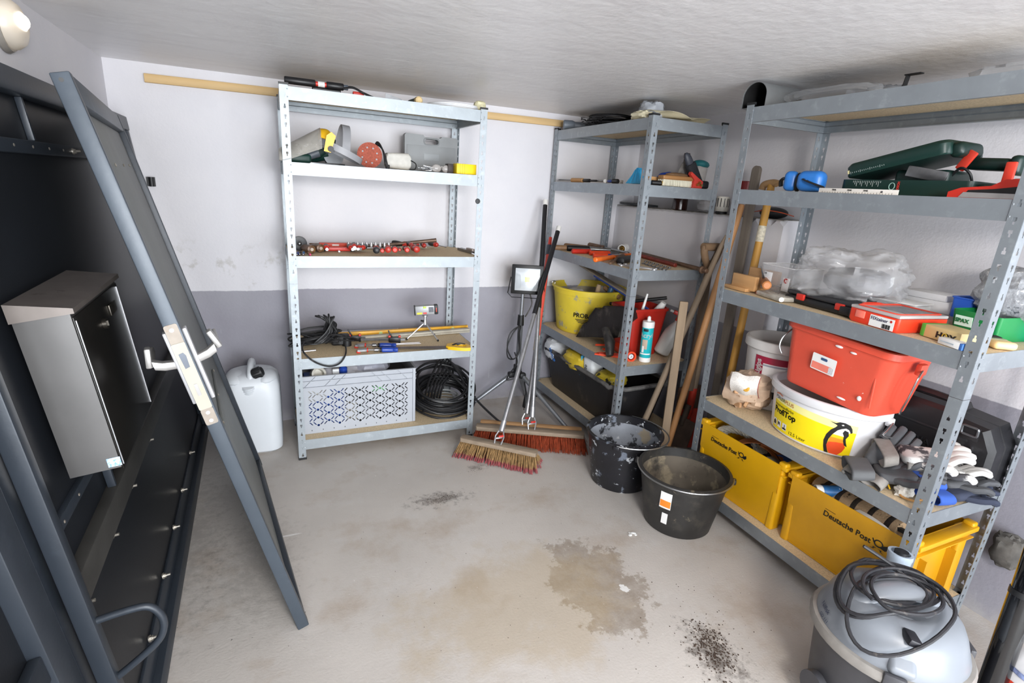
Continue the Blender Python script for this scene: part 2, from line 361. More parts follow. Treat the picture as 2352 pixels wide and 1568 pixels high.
# ================================================================ shelving racks
ZN = mat('9ca3a8', .5, .5, .05, 14, .10, 60, spots=[('b9c0c4', 30, .55, .3), ('989fa4', 7, .62, .3)])
ZD = mat('989fa5', .46, .6, .06, 14, .10, 60, spots=[('b4bbc0', 30, .55, .3), ('8f979c', 7, .62, .3)])
CHIP = mat('cfba98', .8, 0, .16, 140, .2, 300, spots=[('a08a66', 220, .58, .1), ('d8c6a4', 180, .6, .1)])
BLK = mat('17181a', .5, 0, .1)
PW, TH = .035, .0016
def rack(label, org, yaw, W, D, vs, shear, Z, matl, depthneg=False, zj=.93):
    """vs: direction of local v (+1 or -1); W along u, D along v*vs"""
    t = T('shelving_rack', label, 'shelving', org)
    c, s = math.cos(yaw), math.sin(yaw)
    def F(p):
        u = p[0]+shear[0]*p[2]; v = p[1]+shear[1]*p[2]; return Vector((u*c-v*s, u*s+v*c, p[2]))
    def add(name, mb, m, par=t, ang=30): mb.map(F); return ob(name, mb, m, par, ang=ang)
    H = 1.797
    v1 = vs*D; v0, v1 = min(0, v1), max(0, v1)
    def flange(mb, o, d, z0, z1):
        # perforated strip from o along d, width PW, with keyhole slots
        nrm = Vector((d.y, -d.x, 0))
        def q(a0, a1, z0, z1):
            if z1-z0 < 1e-6: return
            p = [o+d*a0, o+d*a1]; pts = []
            for dz in (z0, z1):
                for pp in (p if dz == z0 else p[::-1]): pts.append((pp.x, pp.y, dz))
            mb.add(pts, [(0, 1, 2, 3)])
        z = z0; holes = []
        k = math.floor(z0/.12)
        while k*.12 < z1:
            for off, kind in ((.018, 'A'), (.062, 'T'), (.094, 'T')):
                h0 = k*.12+off
                if h0 > z0+.012 and h0+.02 < z1-.008: holes.append((h0, kind))
            k += 1
        zc = z0; cm = PW*.54
        for h0, kind in holes:
            q(0, PW, zc, h0)
            a, b2 = ((.0045, .009), (.0022, .009)) if kind == 'A' else ((.0022, .009), (.0048, .009))
            for (hw, hh) in (a, b2):
                q(0, cm-hw, h0, h0+hh); q(cm+hw, PW, h0, h0+hh); h0 += hh
            zc = h0
        q(0, PW, zc, z1)
    for (u, su) in ((0, 1), (W, -1)):
        for (v, sv) in ((v0, 1), (v1, -1)):
            mb = MB()
            for (za, zb) in ((.004, zj-.0015), (zj, H-.003)):
                flange(mb, Vector((u, v, 0)), Vector((su, 0, 0)), za, zb)
                flange(mb, Vector((u, v, 0)), Vector((0, sv, 0)), za, zb)
            p = add('post', mb, matl, ang=0)
            md = p.modifiers.new('sheet', 'SOLIDIFY'); md.thickness = TH; md.offset = 0
            for nm, z0, z1, e in (('foot_cap', 0, .012, .0025), ('top_cap', H-.005, H+.004, .0025)):
                cb = MB()
                cb.box((u+su*(PW/2), v+sv*.003, (z0+z1)/2), (PW+2*e, .009, z1-z0)); cb.box((u+su*.003, v+sv*(PW/2), (z0+z1)/2), (.009, PW+2*e, z1-z0))
                add(nm, cb, BLK, p)
    for zt in Z:
        h = .0548
        def beam(a, b2, inn):
            # profile swept from a to b2; inn = unit vector towards the inside
            a, b2, inn = Vector(a), Vector(b2), Vector(inn); mb = MB()
            pr = [(0, 0), (0, -h), (.012, -h), (.012, -h+.003), (.0016, -h+.003), (.0016, -.030), (.006, -.026), (.006, -.0125), (.018, -.0125), (.018, -.0105), (.0016, -.0105), (.0016, 0)]
            mb.loft([[a+inn*x+Vector((0, 0, zt+z)) for x, z in pr], [b2+inn*x+Vector((0, 0, zt+z)) for x, z in pr]])
            for e, sg in ((a, 1), (b2, -1)):
                dd = (b2-a).normalized()
                for zz in (-.012, -.043): mb.sph(e+dd*sg*.028+Vector((0, 0, zt+zz))-inn*.0006, (.004, .004, .004), 6, 4)
            add('beam', mb, matl)
        g = .0022; m_ = .0035
        beam((m_, v0+g, 0), (W-m_, v0+g, 0), (0, 1, 0)); beam((m_, v1-g, 0), (W-m_, v1-g, 0), (0, -1, 0))
        beam((g, v0+m_, 0), (g, v1-m_, 0), (1, 0, 0)); beam((W-g, v0+m_, 0), (W-g, v1-m_, 0), (-1, 0, 0))
        mb = MB(); e = .0042; ch = .03
        P = [(ch+e, v0+e), (W-ch-e, v0+e), (W-ch-e, v0+ch+e), (W-e, v0+ch+e), (W-e, v1-ch-e), (W-ch-e, v1-ch-e), (W-ch-e, v1-e), (ch+e, v1-e), (ch+e, v1-ch-e), (e, v1-ch-e), (e, v0+ch+e), (ch+e, v0+ch+e)]
        mb.prism(P, .0095, z0=zt-.0102); add('shelf_board', mb, CHIP, ang=0)
    return t
ZA = [(0.1091, 0.0, 0.0), (0.5518, 0.0, 0.0), (1.0596, 0.0, 0.0), (1.4779, 0.0, 0.0), (1.7872, 0.0, 0.0)]; ZA = [z[0] for z in ZA]
ZB = [(0.128, 0.0, 0.0), (0.5448, 0.0, 0.0), (1.0642, 0.0, 0.0), (1.4806, 0.0, 0.0), (1.7848, 0.0, 0.0)]; ZB = [z[0] for z in ZB]
ZC = [(0.1154, 0.0, 0.0), (0.5424, 0.0, 0.0), (1.0645, 0.0, 0.0), (1.476, 0.0, 0.0), (1.7836, 0.0, 0.0)]; ZC = [z[0] for z in ZC]
rack('galvanised steel rack against the back wall, holding screwdrivers and a grey perforated crate', (.0664, 2.6666, 0), 0, .9547, .4646, 1, (.0035, -.0044), ZA, ZN)
rack('galvanised steel rack in the far right corner, holding the yellow bucket', (1.6607, 2.1714, 0), -.007, .4632, .9712, 1, (-.0008, -.0081), ZB, ZD)
rack('galvanised steel rack on the right, holding the two yellow crates', (1.8096, 1.731, 0), -.023, .4479, .9773, -1, (-.0385, -.0283), ZC, ZD)

# ================================================================ steel gate and door leaf leaning on the left wall
ANTH = mat('2c323a', .42, .15, .07, 9, .06, 90, spots=[('3a414a', 14, .6, .25)])
ANTD = mat('14171c', .45, .0, .1, 6, .04, 200)
STN = mat('8f8d8c', .34, .9, .16, 4)
ALU = mat('cfcfd2', .38, .85, .05, 30)
def plane_frame(B, d, u, n):
    return Matrix(((d[0], n[0], u[0], B[0]), (d[1], n[1], u[1], B[1]), (d[2], n[2], u[2], B[2]), (0, 0, 0, 1)))
def onframe(name, label, cat, Mx):
    t = T(name, label, cat, (0, 0, 0)); t.matrix_world = Mx; return t
# local axes: x along the floor towards the camera, y out into the room, z up the leaning face
GM = plane_frame((-.388, 3.187, .004), (.0219, -.9998, 0), (-.1207, -.0026, .9927), (.9925, .0217, .1207))
g = onframe('steel_gate', 'large anthracite steel gate with a mailbox, leaning against the left wall', 'gate', GM)
def bar(x0, x1, z0, z1, y0, y1, name='rail', par=g, m=ANTH, b=.003):
    return ob(name, MB().rbox(((x0+x1)/2, (y0+y1)/2, (z0+z1)/2), (abs(x1-x0), abs(y1-y0), abs(z1-z0)), b, 2), m, par)
bar(.03, 2.0, .03, 1.60, -.030, -.026, 'panel', m=ANTD)
bar(0, 2.03, 1.585, 1.645, -.05, .004, 'top_rail')
bar(0, 2.03, 0, .05, -.048, .002, 'bottom_rail')
bar(.02, 2.0, .05, .118, -.028, -.018, 'bottom_angle')
bar(.04, 1.99, .515, .585, -.028, .004, 'middle_rail', m=mat('3b3a38', .5, .2, .2, 8, .1, 60))
bar(0, .045, .05, 1.585, -.05, .0, 'stile')
bar(2.008, 2.038, 0, 1.645, -.016, .018, 'stile'); bar(2.0, 2.045, 0, 1.645, -.05, -.030, 'stile_back')
bar(.05, 2.0, 1.445, 1.478, -.028, -.012, 'perforated_angle')
bar(1.40, 2.0, .672, .70, -.028, -.012, 'perforated_angle')
for x in (1.318, .55): bar(x-.006, x+.006, 1.478, 1.585, -.026, -.01, 'strut')
bar(1.60, 1.612, .585, .75, -.02, .0, 'strut')
BOLT = mat('b0aaa0', .35, .8, .2)
def bolt(x, z, y=-.018, l=.022, par=g):
    b = MB(); b.cyl((x, y, z), (x, y+.004, z), .010, n=12); b.cyl((x, y+.004, z), (x, y+.010, z), .0075, n=6); b.cyl((x, y+.010, z), (x, y+l, z), .004, n=8)
    ob('bolt', b, BOLT, par)
for x in (.55, .889, 1.156, 1.43, 1.70, 1.95): bolt(x, .135)
for x in (1.15, 1.466, 1.715, 1.96): bolt(x, .50)
for x in (1.96, 1.0): bolt(x, 1.462, -.012)
for k in range(14): ob('rivet', MB().sph((.2+k*.128, -.011, 1.462), (.004, .002, .004), 8, 4), BOLT, g)
for k in range(5): ob('rivet', MB().sph((1.48+k*.11, -.011, .686), (.004, .002, .004), 8, 4), BOLT, g)
loop = [(2.0202, 0.0091, 0.4909), (2.0202, 0.0543, 0.4924), (2.0202, 0.0974, 0.4895), (2.0202, 0.1164, 0.4766), (2.0202, 0.1264, 0.4479), (2.0202, 0.1223, 0.4157), (2.0202, 0.1038, 0.3867), (2.0202, 0.0618, 0.3575), (2.0202, 0.016, 0.3311)]
ob('loop_handle', MB().tube(spl(loop, 6), .0082, 10), ANTH, g)
mb_ = ob('mailbox', MB().box((1.651, .047, .934), (.402, .096, .368)), STN, g, label='brushed stainless steel mailbox bolted to the gate')
ob('mailbox_lid', MB().add([(1.44, -.002, 1.152), (1.44, .106, 1.128), (1.864, .106, 1.128), (1.864, -.002, 1.152), (1.44, -.002, 1.118), (1.44, .106, 1.117), (1.864, .106, 1.117), (1.864, -.002, 1.112)],
   [(0, 1, 2, 3), (0, 4, 5, 1), (1, 5, 6, 2), (2, 6, 7, 3), (3, 7, 4, 0), (7, 6, 5, 4)]), mat('8d8580', .42, .8, .1, 20, 0, 90, spots=[('5a534c', 6, .66, .05)]), mb_, ang=0)
b = MB().rbox((1.651, .0965, .925), (.398, .003, .362), .001); ob('mailbox_door', b, mat('191715', .35, .35, .3, 5), mb_)
for x_ in (1.462, 1.842): ob('mailbox_door_edge', MB().box((x_, .0985, .925), (.003, .002, .345)), ALU, mb_)
b = MB(); b.cyl((1.665, .098, 1.045), (1.665, .106, 1.045), .013, n=18); b.box((1.665, .107, 1.045), (.003, .003, .012)); ob('mailbox_lock', b, mat('54504a', .3, .9), mb_)
ob('name_plate', MB().rbox((1.56, .100, 1.06), (.066, .004, .027), .001), mat('4a4640', .3, .8), mb_)
ob('sticker', MB().rbox((1.8525, .085, .766), (.0015, .026, .022), .0005), mat('b6cbe2', .5, 0, .1, 200, spots=[('6f9fd0', 160, .5, .05)]), mb_, label='small pale blue maker sticker')
# second gate element standing in front of the first, only its edge in view
G2 = Matrix.Translation((.0, 0, 0)) @ GM
g2 = onframe('steel_gate', 'anthracite steel gate frame at the lower left corner, nearest the camera', 'gate', G2)
bar(2.085, 2.16, 0, 1.60, -.06, -.012, 'stile', g2); bar(2.16, 3.0, .0, .06, -.06, -.012, 'bottom_rail', g2); bar(2.16, 3.0, 1.54, 1.60, -.06, -.012, 'top_rail', g2)
bar(2.955, 3.0, .06, 1.54, -.06, -.012, 'stile', g2)
bar(2.16, 2.96, .06, 1.54, -.045, -.041, 'panel', g2, ANTD); bolt(2.2, .42, -.041, .03, g2); bar(2.16, 2.96, .50, .56, -.041, -.02, 'rail', g2)
# door leaf
LM = plane_frame((-.126, 2.689, .004), (.1273, -.9919, 0), (-.2406, -.0309, .9701), (.9622, .1235, .2426))
lf = onframe('door_leaf', 'grey steel door leaf with aluminium lever handles, leaning in front of the gate', 'door', LM)
GP = mat('6b6e6c', .5, .1, .06, 10, .05, 150); ANL = mat('414952', .42, .2, .08, 9, .08, 60, spots=[('58616c', 10, .6, .25)])
bar(1.143, 1.180, 0, 1.645, -.020, .015, 'stile', lf, ANL); bar(0, .037, 0, 1.645, -.020, .015, 'stile', lf, ANTH)
bar(.037, 1.143, 1.585, 1.645, -.020, .013, 'top_rail', lf, ANL); bar(.037, 1.143, 0, .04, -.020, .013, 'bottom_rail', lf, ANTH)
bar(.037, 1.143, .04, 1.585, -.010, -.004, 'panel', lf, GP); bar(.45, 1.143, .62, .70, -.004, .006, 'middle_rail', lf, GP)
for x in (.995, .794, .508, .251): ob('screw', MB().sph((x, -.003, 1.462), (.005, .003, .005), 8, 5), BOLT, lf)
for x in (.505, .766, 1.003): ob('screw', MB().sph((x, .006, .711), (.005, .003, .005), 8, 5), BOLT, lf)
ob('bolt_hole', MB().cyl((1.1802, -.004, 1.630), (1.1806, -.004, 1.630), .0045, n=14), BLK, lf)
b = MB()
P = [(a*1., c2) for a, c2 in rrect(.030, .058, .006, 3)]
M1 = Matrix(((0, 0, 1, 1.180), (1, 0, 0, -.0045), (0, 1, 0, 1.053), (0, 0, 0, 1)))
M2 = M1.copy(); M2[2][3] = .818
for Mq, hq in ((M1, .058), (M2, .048)):
    b = MB().prism(rrect(.030, hq, .005, 3), .0018, Mq); ob('lock_faceplate', b, mat('8f867c', .5, .3, .08, 50, spots=[('8a623c', 22, .62, .12)]), lf)
M3 = M1.copy(); M3[0][3] = 1.1805; M3[2][3] = .937
lc = ob('lock_case', MB().prism(rrect(.031, .19, .003, 2), .003, M3), mat('a5a093', .5, .2, .06, 20, spots=[('ada078', 14, .56, .2), ('8a5a30', 20, .68, .06)]), lf)
M4 = M1.copy(); M4[0][3] = 1.1836; M4[2][3] = .985
ob('latch', MB().prism([(-.006, -.022), (.005, -.020), (.007, .012), (.003, .021), (-.008, .019)], .0006, M4), mat('5b5f66', .3, .9), lc)
M4 = M1.copy(); M4[0][3] = 1.1836; M4[2][3] = .900; ob('dead_bolt', MB().prism(rrect(.008, .034, .001, 1), .0012, M4), STN, lc)
for z in (1.068, .806, .830): ob('screw', MB().cyl((1.1818, -.0045, z), (1.1836, -.0045, z), .005, n=14), ALU, lf)
for s_, y0 in ((1, .013), (-1, -.020)):
    pl = MB().rbox((1.138, y0+s_*.006, .955), (.030, .010, .205), .003); e = ob('handle_plate', pl, mat('bfbfc2', .45, .4, .03), lf)
    P = [(1.138, y0+s_*.010, .968), (1.138, y0+s_*.040, .975), (1.136, y0+s_*.055, .985), (1.118, y0+s_*.058, 1.002)]
    b = MB(); rr = []
    for (p, w, h) in (((1.138, y0+s_*.008, .968), .024, .022), ((1.138, y0+s_*.036, .974), .026, .024), ((1.136, y0+s_*.056, .984), .030, .026)):
        rr.append([(p[0]+a, p[1], p[2]+c2) for a, c2 in rrect(w, h, .006, 2)])
    b.loft(rr)
    b.rbox((1.137, y0+s_*.060, 1.006), (.030, .014, .052), .004, R=(s_*.25, 0, 0))
    b.rbox((1.075, y0+s_*.062, .988), (.13, .012, .022), .004)
    ob('lever_handle', b, mat('a5a3a1', .42, .6, .05), e)
# wall batten, bracket, lamp
b = MB(); p0 = Vector((-.492, wy(-.492)-.003, 1.817)); p1 = Vector((1.90, wy(1.90)-.003, 1.8335))
b.loft([[p+Vector((0, y, z)) for y, z in ((0, -.019), (-.018, -.019), (-.021, -.015), (-.021, .015), (-.018, .019), (0, .019))] for p in (p0, p0.lerp(p1, .33), p0.lerp(p1, .66), p1)])
ob('wooden_batten', b, mat('c7a877', .6, 0, .13, 3, .05, 30, wood=0, spots=[('7e6238', 40, .72, .05)]), None, 'long pale wooden batten screwed high along the back wall', 'batten', org=p0)
b = MB(); q = Vector((-.518, 3.197, 1.349))
b.box((q.x, q.y, q.z), (.034, .02, .044)); b.cyl((q.x+.004, q.y-.016, q.z-.022), (q.x+.004, q.y-.016, q.z+.022), .011, n=14)
ob('hinge_bracket', b, BLK, None, 'small black hinge bracket on the white back wall beside the door leaf', 'bracket', org=q)
lamp = T('bulkhead_lamp', 'round glowing wall lamp at the top left corner of the view', 'lamp', (-0.652, 2.1104, 1.783))
Ml = Matrix.Rotation(PI/2, 4, 'Y')
ob('lamp_base', MB().lathe([(.075, 0), (.077, .006), (.07, .018)], 28, Ml), mat('8a857e', .5), lamp)
ob('lamp_shade', MB().lathe([(.066, .015), (.064, .03), (.052, .046), (.03, .055), (.002, .058)], 28, Ml), mat('d6d0c6', .35, 0, .1, 10, tr=.35), lamp)
ob('bulb', MB().sph((.045, 0, .01), .022), mat('fff1da', em=9.), lamp)
# ================================================================ things on the floor
def rnd(a, b): return random.uniform(a, b)
WIRE = mat('a8a9aa', .3, .9, .1)
BUCK = mat('2b2a29', .5, 0, .25, 12, .12, 40, spots=[('6b6454', 20, .63, .06), ('4b4740', 9, .55, .2)])
BUCKP = mat('1b1b20', .42, 0, .2, 12, .1, 60, spots=[('6f7784', 13, .57, .05), ('b9bdc2', 26, .61, .03)])
BUCKI = mat('5e564b', .65, 0, .25, 8, .15, 50, spots=[('8a7f6a', 14, .54, .12), ('3a3631', 9, .6, .1)])
BUCKPI = mat('8e939b', .7, 0, .2, 8, .3, 50, spots=[('25262b', 11, .52, .05), ('c3c6cb', 18, .62, .05), ('9a8f7c', 7, .6, .05)])
def bucket(name, label, c, rb, rt_, h, m, mi, wall=.004, lip=.009, bail=None, sy=1., cat='bucket', n=48, mb_rim=None):
    t = T(name, label, cat, c)
    r = lambda k: rb+(rt_-rb)*k
    ob('body', MB().lathe([(rb-.006, 0), (rb, .006), (r(.3), h*.3), (r(.86), h*.86), (r(.87)+.004, h*.865), (r(.94)+.004, h*.94), (rt_+.001, h-.012), (rt_+lip, h-.010), (rt_+lip, h-.002), (rt_+lip-.003, h), (rt_-.004, h), (rt_-.004, h-.006), (r(.85)-wall, h*.85)], n, capb=False, sy=sy), m, t)
    ob('inside', MB().lathe([(r(.85)-wall, h*.85), (r(.3)-wall, h*.3), (rb-wall-.004, .014), (rb-wall-.02, .010)], n, capa=False, sy=sy), mi, t)
    if bail:
        ang, tilt, rad = bail      # handle ears at angle ang, handle lying on the rim
        ex, ey = math.cos(ang), math.sin(ang); R0 = rt_+lip+.004
        for s_ in (1, -1):
            b = MB().rbox((s_*ex*R0, s_*ey*R0*sy, h-.014), (.03, .02, .022), .005, R=(0, 0, ang+PI/2)); ob('handle_ear', b, m, t)
        P = []
        for k in range(33):
            a = PI*k/32; x = math.cos(a)*R0; y = math.sin(a)*R0*rad
            px_ = x*ex-y*ey*math.cos(tilt); py_ = x*ey+y*ex*math.cos(tilt); P.append((px_, py_*sy, h-.004+y*math.sin(tilt)+.004*math.sin(a)))
        ob('handle', MB().tube(P, .0034, 8), WIRE, t)
    return t
b1 = bucket('bucket', 'black mortar bucket caked with white plaster, standing behind the cleaner bucket', (1.588, 1.975, 0), .147, .186, .281, BUCKP, BUCKPI, bail=(.75+PI, -.03, 1.10))
b2 = bucket('bucket', 'dusty black bucket with an orange sticker, standing in front of the plaster bucket', (1.632, 1.582, 0), .148, .194, .272, BUCK, BUCKI, bail=(-.05+2.4, .0, 1.05))
def wrapM(c_ang, R0, z, tilt=0.):
    """places flat (x,y) art on a cylinder of radius R0 around the parent's axis, reading left to right seen from outside"""
    def f(q): a = c_ang+q.x/R0; return Vector(((R0+q.z)*math.cos(a), (R0+q.z)*math.sin(a), z+q.y))
    return f
def patch(name, w, h, m, parent, f, t=.0007, n=10, cx=0, cy=0, cor=None):
    b = MB(); b.grid(lambda u, v: f(Vector((cx+(u-.5)*w, cy+(v-.5)*h, .0009))), n, 2, t=t); return ob(name, b, m, parent)
WHT = mat('e8e8e6', .5, 0, .03); ORG = mat('e8862a', .5)
st = patch('sticker', .05, .075, WHT, b2, wrapM(3.62, .187, .19)); patch('sticker_print', .046, .03, ORG, b2, wrapM(3.62, .1875, .175)); patch('sticker', .026, .05, WHT, b2, wrapM(3.62, .170, .095))
# canister
cn = T('water_canister', 'white plastic canister with a black screw cap, standing left of the rack', 'canister', (-.135, 2.925, 0), (0, 0, -.03))
HD = mat('d5dadf', .42, 0, .03, 6, .02, 40)
rg = []
for w, d, r, z in ((.235, .23, .05, 0), (.262, .26, .06, .012), (.268, .268, .06, .05), (.268, .268, .06, .30), (.266, .266, .065, .36), (.25, .25, .07, .395), (.215, .22, .07, .415), (.17, .18, .06, .425)):
    rg.append([(x, y, z) for x, y in rrect(w, d, r, 6)])
ob('body', MB().loft(rg), HD, cn)
b = MB().tube(spl([(0, -.10, .385), (0, -.085, .43), (0, -.03, .455), (0, .05, .458), (0, .10, .44), (0, .115, .40)], 5), [.017]*26, 10); ob('handle', b, HD, cn)
b = MB().tube([(-.01, -.105, .345), (-.01, -.120, .385)], .030, 20); 
for k in range(3): b.tube([(-.01, -.107-.004*k, .352+.011*k), (-.01, -.109-.004*k, .357+.011*k)], .033, 20)
ob('spout', b, HD, cn)
b = MB(); M_ = TR((.035, -.09, .440), (.5, 1.1, .4)); b.lathe([(.022, -.025), (.026, -.022), (.026, .02), (.022, .026), (.001, .027)], 20, M_)
for k in range(12): b.box((.0265*math.cos(k*PI/6), .0265*math.sin(k*PI/6), 0), (.004, .004, .036), M_)
ob('screw_cap', b, BLK, cn)
b = MB()
for s_ in (-1, 1): b.sph((s_*.07, -.03, .40), (.055, .10, .03), 16, 8)
ob('shoulder', b, HD, cn)

# brooms -------------------------------------------------------------
WOODG = mat('8d7d6b', .7, 0, .18, 4, .1, 40, wood=0); WOODL = mat('b98f63', .65, 0, .15, 4, .1, 40, wood=0)
def broom_head(t, a, b_, w, h, cols, blen, flare, nt, rows=4, tips=None):
    """wooden block from a to b_ with tufted bristles reaching the floor"""
    a, b_ = Vector(a), Vector(b_); d = (b_-a); L_ = d.length; d.normalize(); s = Vector((d.y, -d.x, 0)).normalized()
    if s.y > 0: s = -s
    mb = MB(); rr = []
    for k, (e, ww) in enumerate(((0, .8), (.006, 1), (L_-.006, 1), (L_, .8))):
        c = a+d*e; rr.append([c+s*x*ww+Vector((0, 0, z)) for x, z in rrect(w, h, .004, 2)])
    mb.loft(rr); o = a.lerp(b_, .5)
    blk = ob('brush_block', mb.shift(-t.location), cols[0], t)
    mb = MB(); mt = MB()
    for i in range(nt):
        for r in range(rows):
            u = (i+.5+rnd(-.25, .25))/nt*L_; off = (r/(rows-1)-.5)*w*.8
            p0 = a+d*u+s*off+Vector((0, 0, -h/2+.002))
            e = p0+d*((u/L_-.5)*flare*.8+rnd(-.008, .008))+s*(off*1.3+(flare*.22 if r else .0)*0+off/w*flare+rnd(-.006, .006)); e.z = rnd(.001, .010)+max(0, p0.z-blen)
            for k in range(4):
                q = e+d*rnd(-.009, .009)+s*rnd(-.009, .009); m_ = p0.lerp(q, .74+rnd(-.05, .05))
                x = d*.0011; y = s*.0011; f = 1.4
                def strip(B, A, C, wa, wc):
                    B.add([A-x*wa-y*wa, A+x*wa-y*wa, A+y*wa, C-x*wc-y*wc, C+x*wc-y*wc, C+y*wc], [(0, 1, 4, 3), (1, 2, 5, 4), (2, 0, 3, 5)])
                if tips: strip(mb, p0, m_, f, f); strip(mt, m_, q, f*1.15, f*1.5)
                else: strip(mb, p0, q, f, f*.9)
    ob('bristles', mb.shift(-t.location), cols[1], t, kind='stuff', ang=0)
    if tips: ob('bristle_tips', mt.shift(-t.location), tips, t, kind='stuff', ang=0, label='worn pink bristle ends')
    return blk
def pole(t, name, p0, p1, r, m, r1=None, n=14, par=None):
    return ob(name, MB().cyl(Vector(p0)-t.location, Vector(p1)-t.location, r, r1, n), m, par or t)
ALP = mat('b4b5b8', .3, .8, .1, 40); BLKG = mat('151518', .45, 0, .1); WCAP = mat('dcdad6', .5)
def socket(t, base, dirv):
    b = MB(); base = Vector(base)-t.location; d = Vector(dirv).normalized(); x, y = frame_of(d)
    for s_ in (-1, 1): b.tube([base+x*.018*s_-d*.02, base+x*.024*s_+d*.02, base+x*.012*s_+d*.055, base+x*.008*s_+d*.08], .004, 6)
    b.cyl(base+d*.05, base+d*.11, .0155, .0145, 14); b.rbox(tuple(base+d*.015), (.045, .012, .008), .003)
    ob('socket', b, ALU, t); ob('clip', MB().rbox(tuple(base+d*.03+Vector((0, -.014, 0))), (.03, .010, .010), .003), mat('c8322a', .5), t)
t = T('push_broom', 'short broom with tan and pink bristles and a black-gripped pole, frontmost of the brooms', 'broom', (1.049, 2.35, 0))
a_, c_ = Vector((.895, 2.495, .088)), Vector((1.215, 2.206, .088)); mid = a_.lerp(c_, .5)
broom_head(t, a_, c_, .055, .024, (WOODG, mat('94754c', .8, 0, .3, 60)), .2, .045, 58, 5, mat('93494c', .85, 0, .3, 60))
ptop = Vector((1.652, 2.95, 1.21)); pb = mid+Vector((0, 0, .03)); dr = (ptop-pb).normalized()
socket(t, pb, dr); m_ = pb.lerp(ptop, .555); pole(t, 'pole', pb+dr*.06, m_, .0125, ALP); pole(t, 'grip', m_, ptop-dr*.035, .0145, BLKG); pole(t, 'end_cap', ptop-dr*.035, ptop, .015, WCAP)
ORB = mat('9e4526', .8, 0, .3, 50)
t = T('push_broom', 'wide broom with orange bristles and a tall black and silver pole', 'broom', (1.3, 2.45, 0))
a_, c_ = Vector((1.02, 2.60, .090)), Vector((1.575, 2.315, .090)); mid = a_.lerp(c_, .53)
broom_head(t, a_, c_, .06, .024, (WOODG, ORB), .2, .05, 84, 5)
ptop = Vector((1.60, 3.06, 1.364)); pb = mid+Vector((-.01, .005, .03)); dr = (ptop-pb).normalized()
socket(t, pb, dr); m_ = pb.lerp(ptop, .50); pole(t, 'pole', pb+dr*.06, m_, .0125, ALP); pole(t, 'grip', m_, ptop-dr*.035, .0145, BLKG); pole(t, 'end_cap', ptop-dr*.035, ptop, .015, WCAP)
t = T('push_broom', 'broom with a red telescopic pole and short black bristles, rearmost of the brooms', 'broom', (1.3, 2.55, 0))
a_, c_ = Vector((1.07, 2.66, .085)), Vector((1.60, 2.385, .085)); mid = a_.lerp(c_, .5)
broom_head(t, a_, c_, .045, .022, (WOODL, mat('1a1a1c', .7)), .2, .01, 56, 3)
ptop = Vector((1.625, 3.0, 1.139)); pb = mid+Vector((-.03, .01, .025)); dr = (ptop-pb).normalized(); REDP = mat('c9493c', .42, 0, .08, 20)
socket(t, pb, dr); m_ = pb.lerp(ptop, .37); m2 = pb.lerp(ptop, .45); pole(t, 'pole', pb+dr*.06, m_, .0125, ALP); pole(t, 'tape', m_, m2, .0155, mat('d6cbb8', .6, 0, .1, 60, spots=[('6f93c0', 60, .62, .05)]))
pole(t, 'upper_pole', m2, ptop-dr*.09, .0155, REDP); pole(t, 'collar', ptop-dr*.12, ptop-dr*.055, .018, mat('3a3f48', .5)); pole(t, 'end_cap', ptop-dr*.055, ptop, .0125, mat('c23a2c', .4), .010)

# floodlight on tripod -------------------------------------------------
fl = T('floodlight', 'black worklight with a square glass front on a grey tripod stand', 'work lamp', (1.405, 2.90, 0))
TG = mat('8d9095', .35, .6, .08)
def P_(x, y, z): return Vector((x, y, z))
ob('column', MB().cyl((0, 0, .28), (0, 0, .62), .0165, n=16).cyl((0, 0, .62), (.002, 0, .80), .0125, n=14), TG, fl)
ob('collar', MB().cyl((0, 0, .60), (0, 0, .665), .022, .019, 14), BLK, fl); ob('leg_hub', MB().cyl((0, 0, .27), (0, 0, .335), .027, n=14), BLK, fl)
hub = Vector((0, 0, .30))
for i, e in enumerate(((-.36, .06, .02), (.20, -.42, .008), (.19, .21, .008))):
    e = Vector(e); d = (e-hub).normalized(); ob('leg', MB().cyl(hub+d*.05, e, .0145, .012, 12), TG, fl)
    lj = MB().rbox(tuple(hub+d*.05), (.045, .04, .04), .012); ob('leg_joint', lj, BLK, fl); ob('rubber_foot', MB().sph(tuple(e+Vector((0, 0, .008))), (.019, .019, .013), 12, 6), BLK, fl)
hd = Matrix.Translation((.012, -.03, .895)) @ Euler((-.10, 0, -.42)).to_matrix().to_4x4()
b = MB(); b.rbox((0, .02, 0), (.185, .05, .165), .012, M=hd); b.rbox((0, -.008, 0), (.195, .012, .178), .005, M=hd)
for k in range(9): b.box((-.072+k*.018, .055, 0), (.004, .03, .13), M=hd)
head = ob('lamp_head', b, mat('161617', .4, .2, .1, 20, 0, 90, spots=[('b8b8b4', 70, .72, .02)]), fl)
ob('lamp_glass', MB().rbox((0, -.0155, 0), (.150, .003, .135), .001, M=hd), mat('c9ced2', .08, .3, .06, 20), fl)
b = MB()
for sx in (-1, 1): b.loft([[hd @ Vector(p) for p in q] for q in (((sx*.075, -.0175, -.0675), (sx*.03, -.0175, -.03), (sx*.03, -.0175, .03), (sx*.075, -.0175, .0675)),)], False, True)
ob('led_chip', MB().rbox((0, -.0172, 0), (.03, .0015, .03), .0005, M=hd), mat('d7dba0', .4), head)
b = MB().tube([hd @ Vector(p) for p in ((-.10, .02, .01), (-.115, .03, -.09), (-.09, .03, -.115), (.09, .03, -.115), (.115, .03, -.09), (.10, .02, .01))], .006, 6, flat=.4); ob('bracket', b, BLK, fl)
cab = mat('1b1b1c', .5)
P = [(.05, .01, .81), (.065, -.01, .74), (.04, -.01, .68), (.02, -.02, .66)]
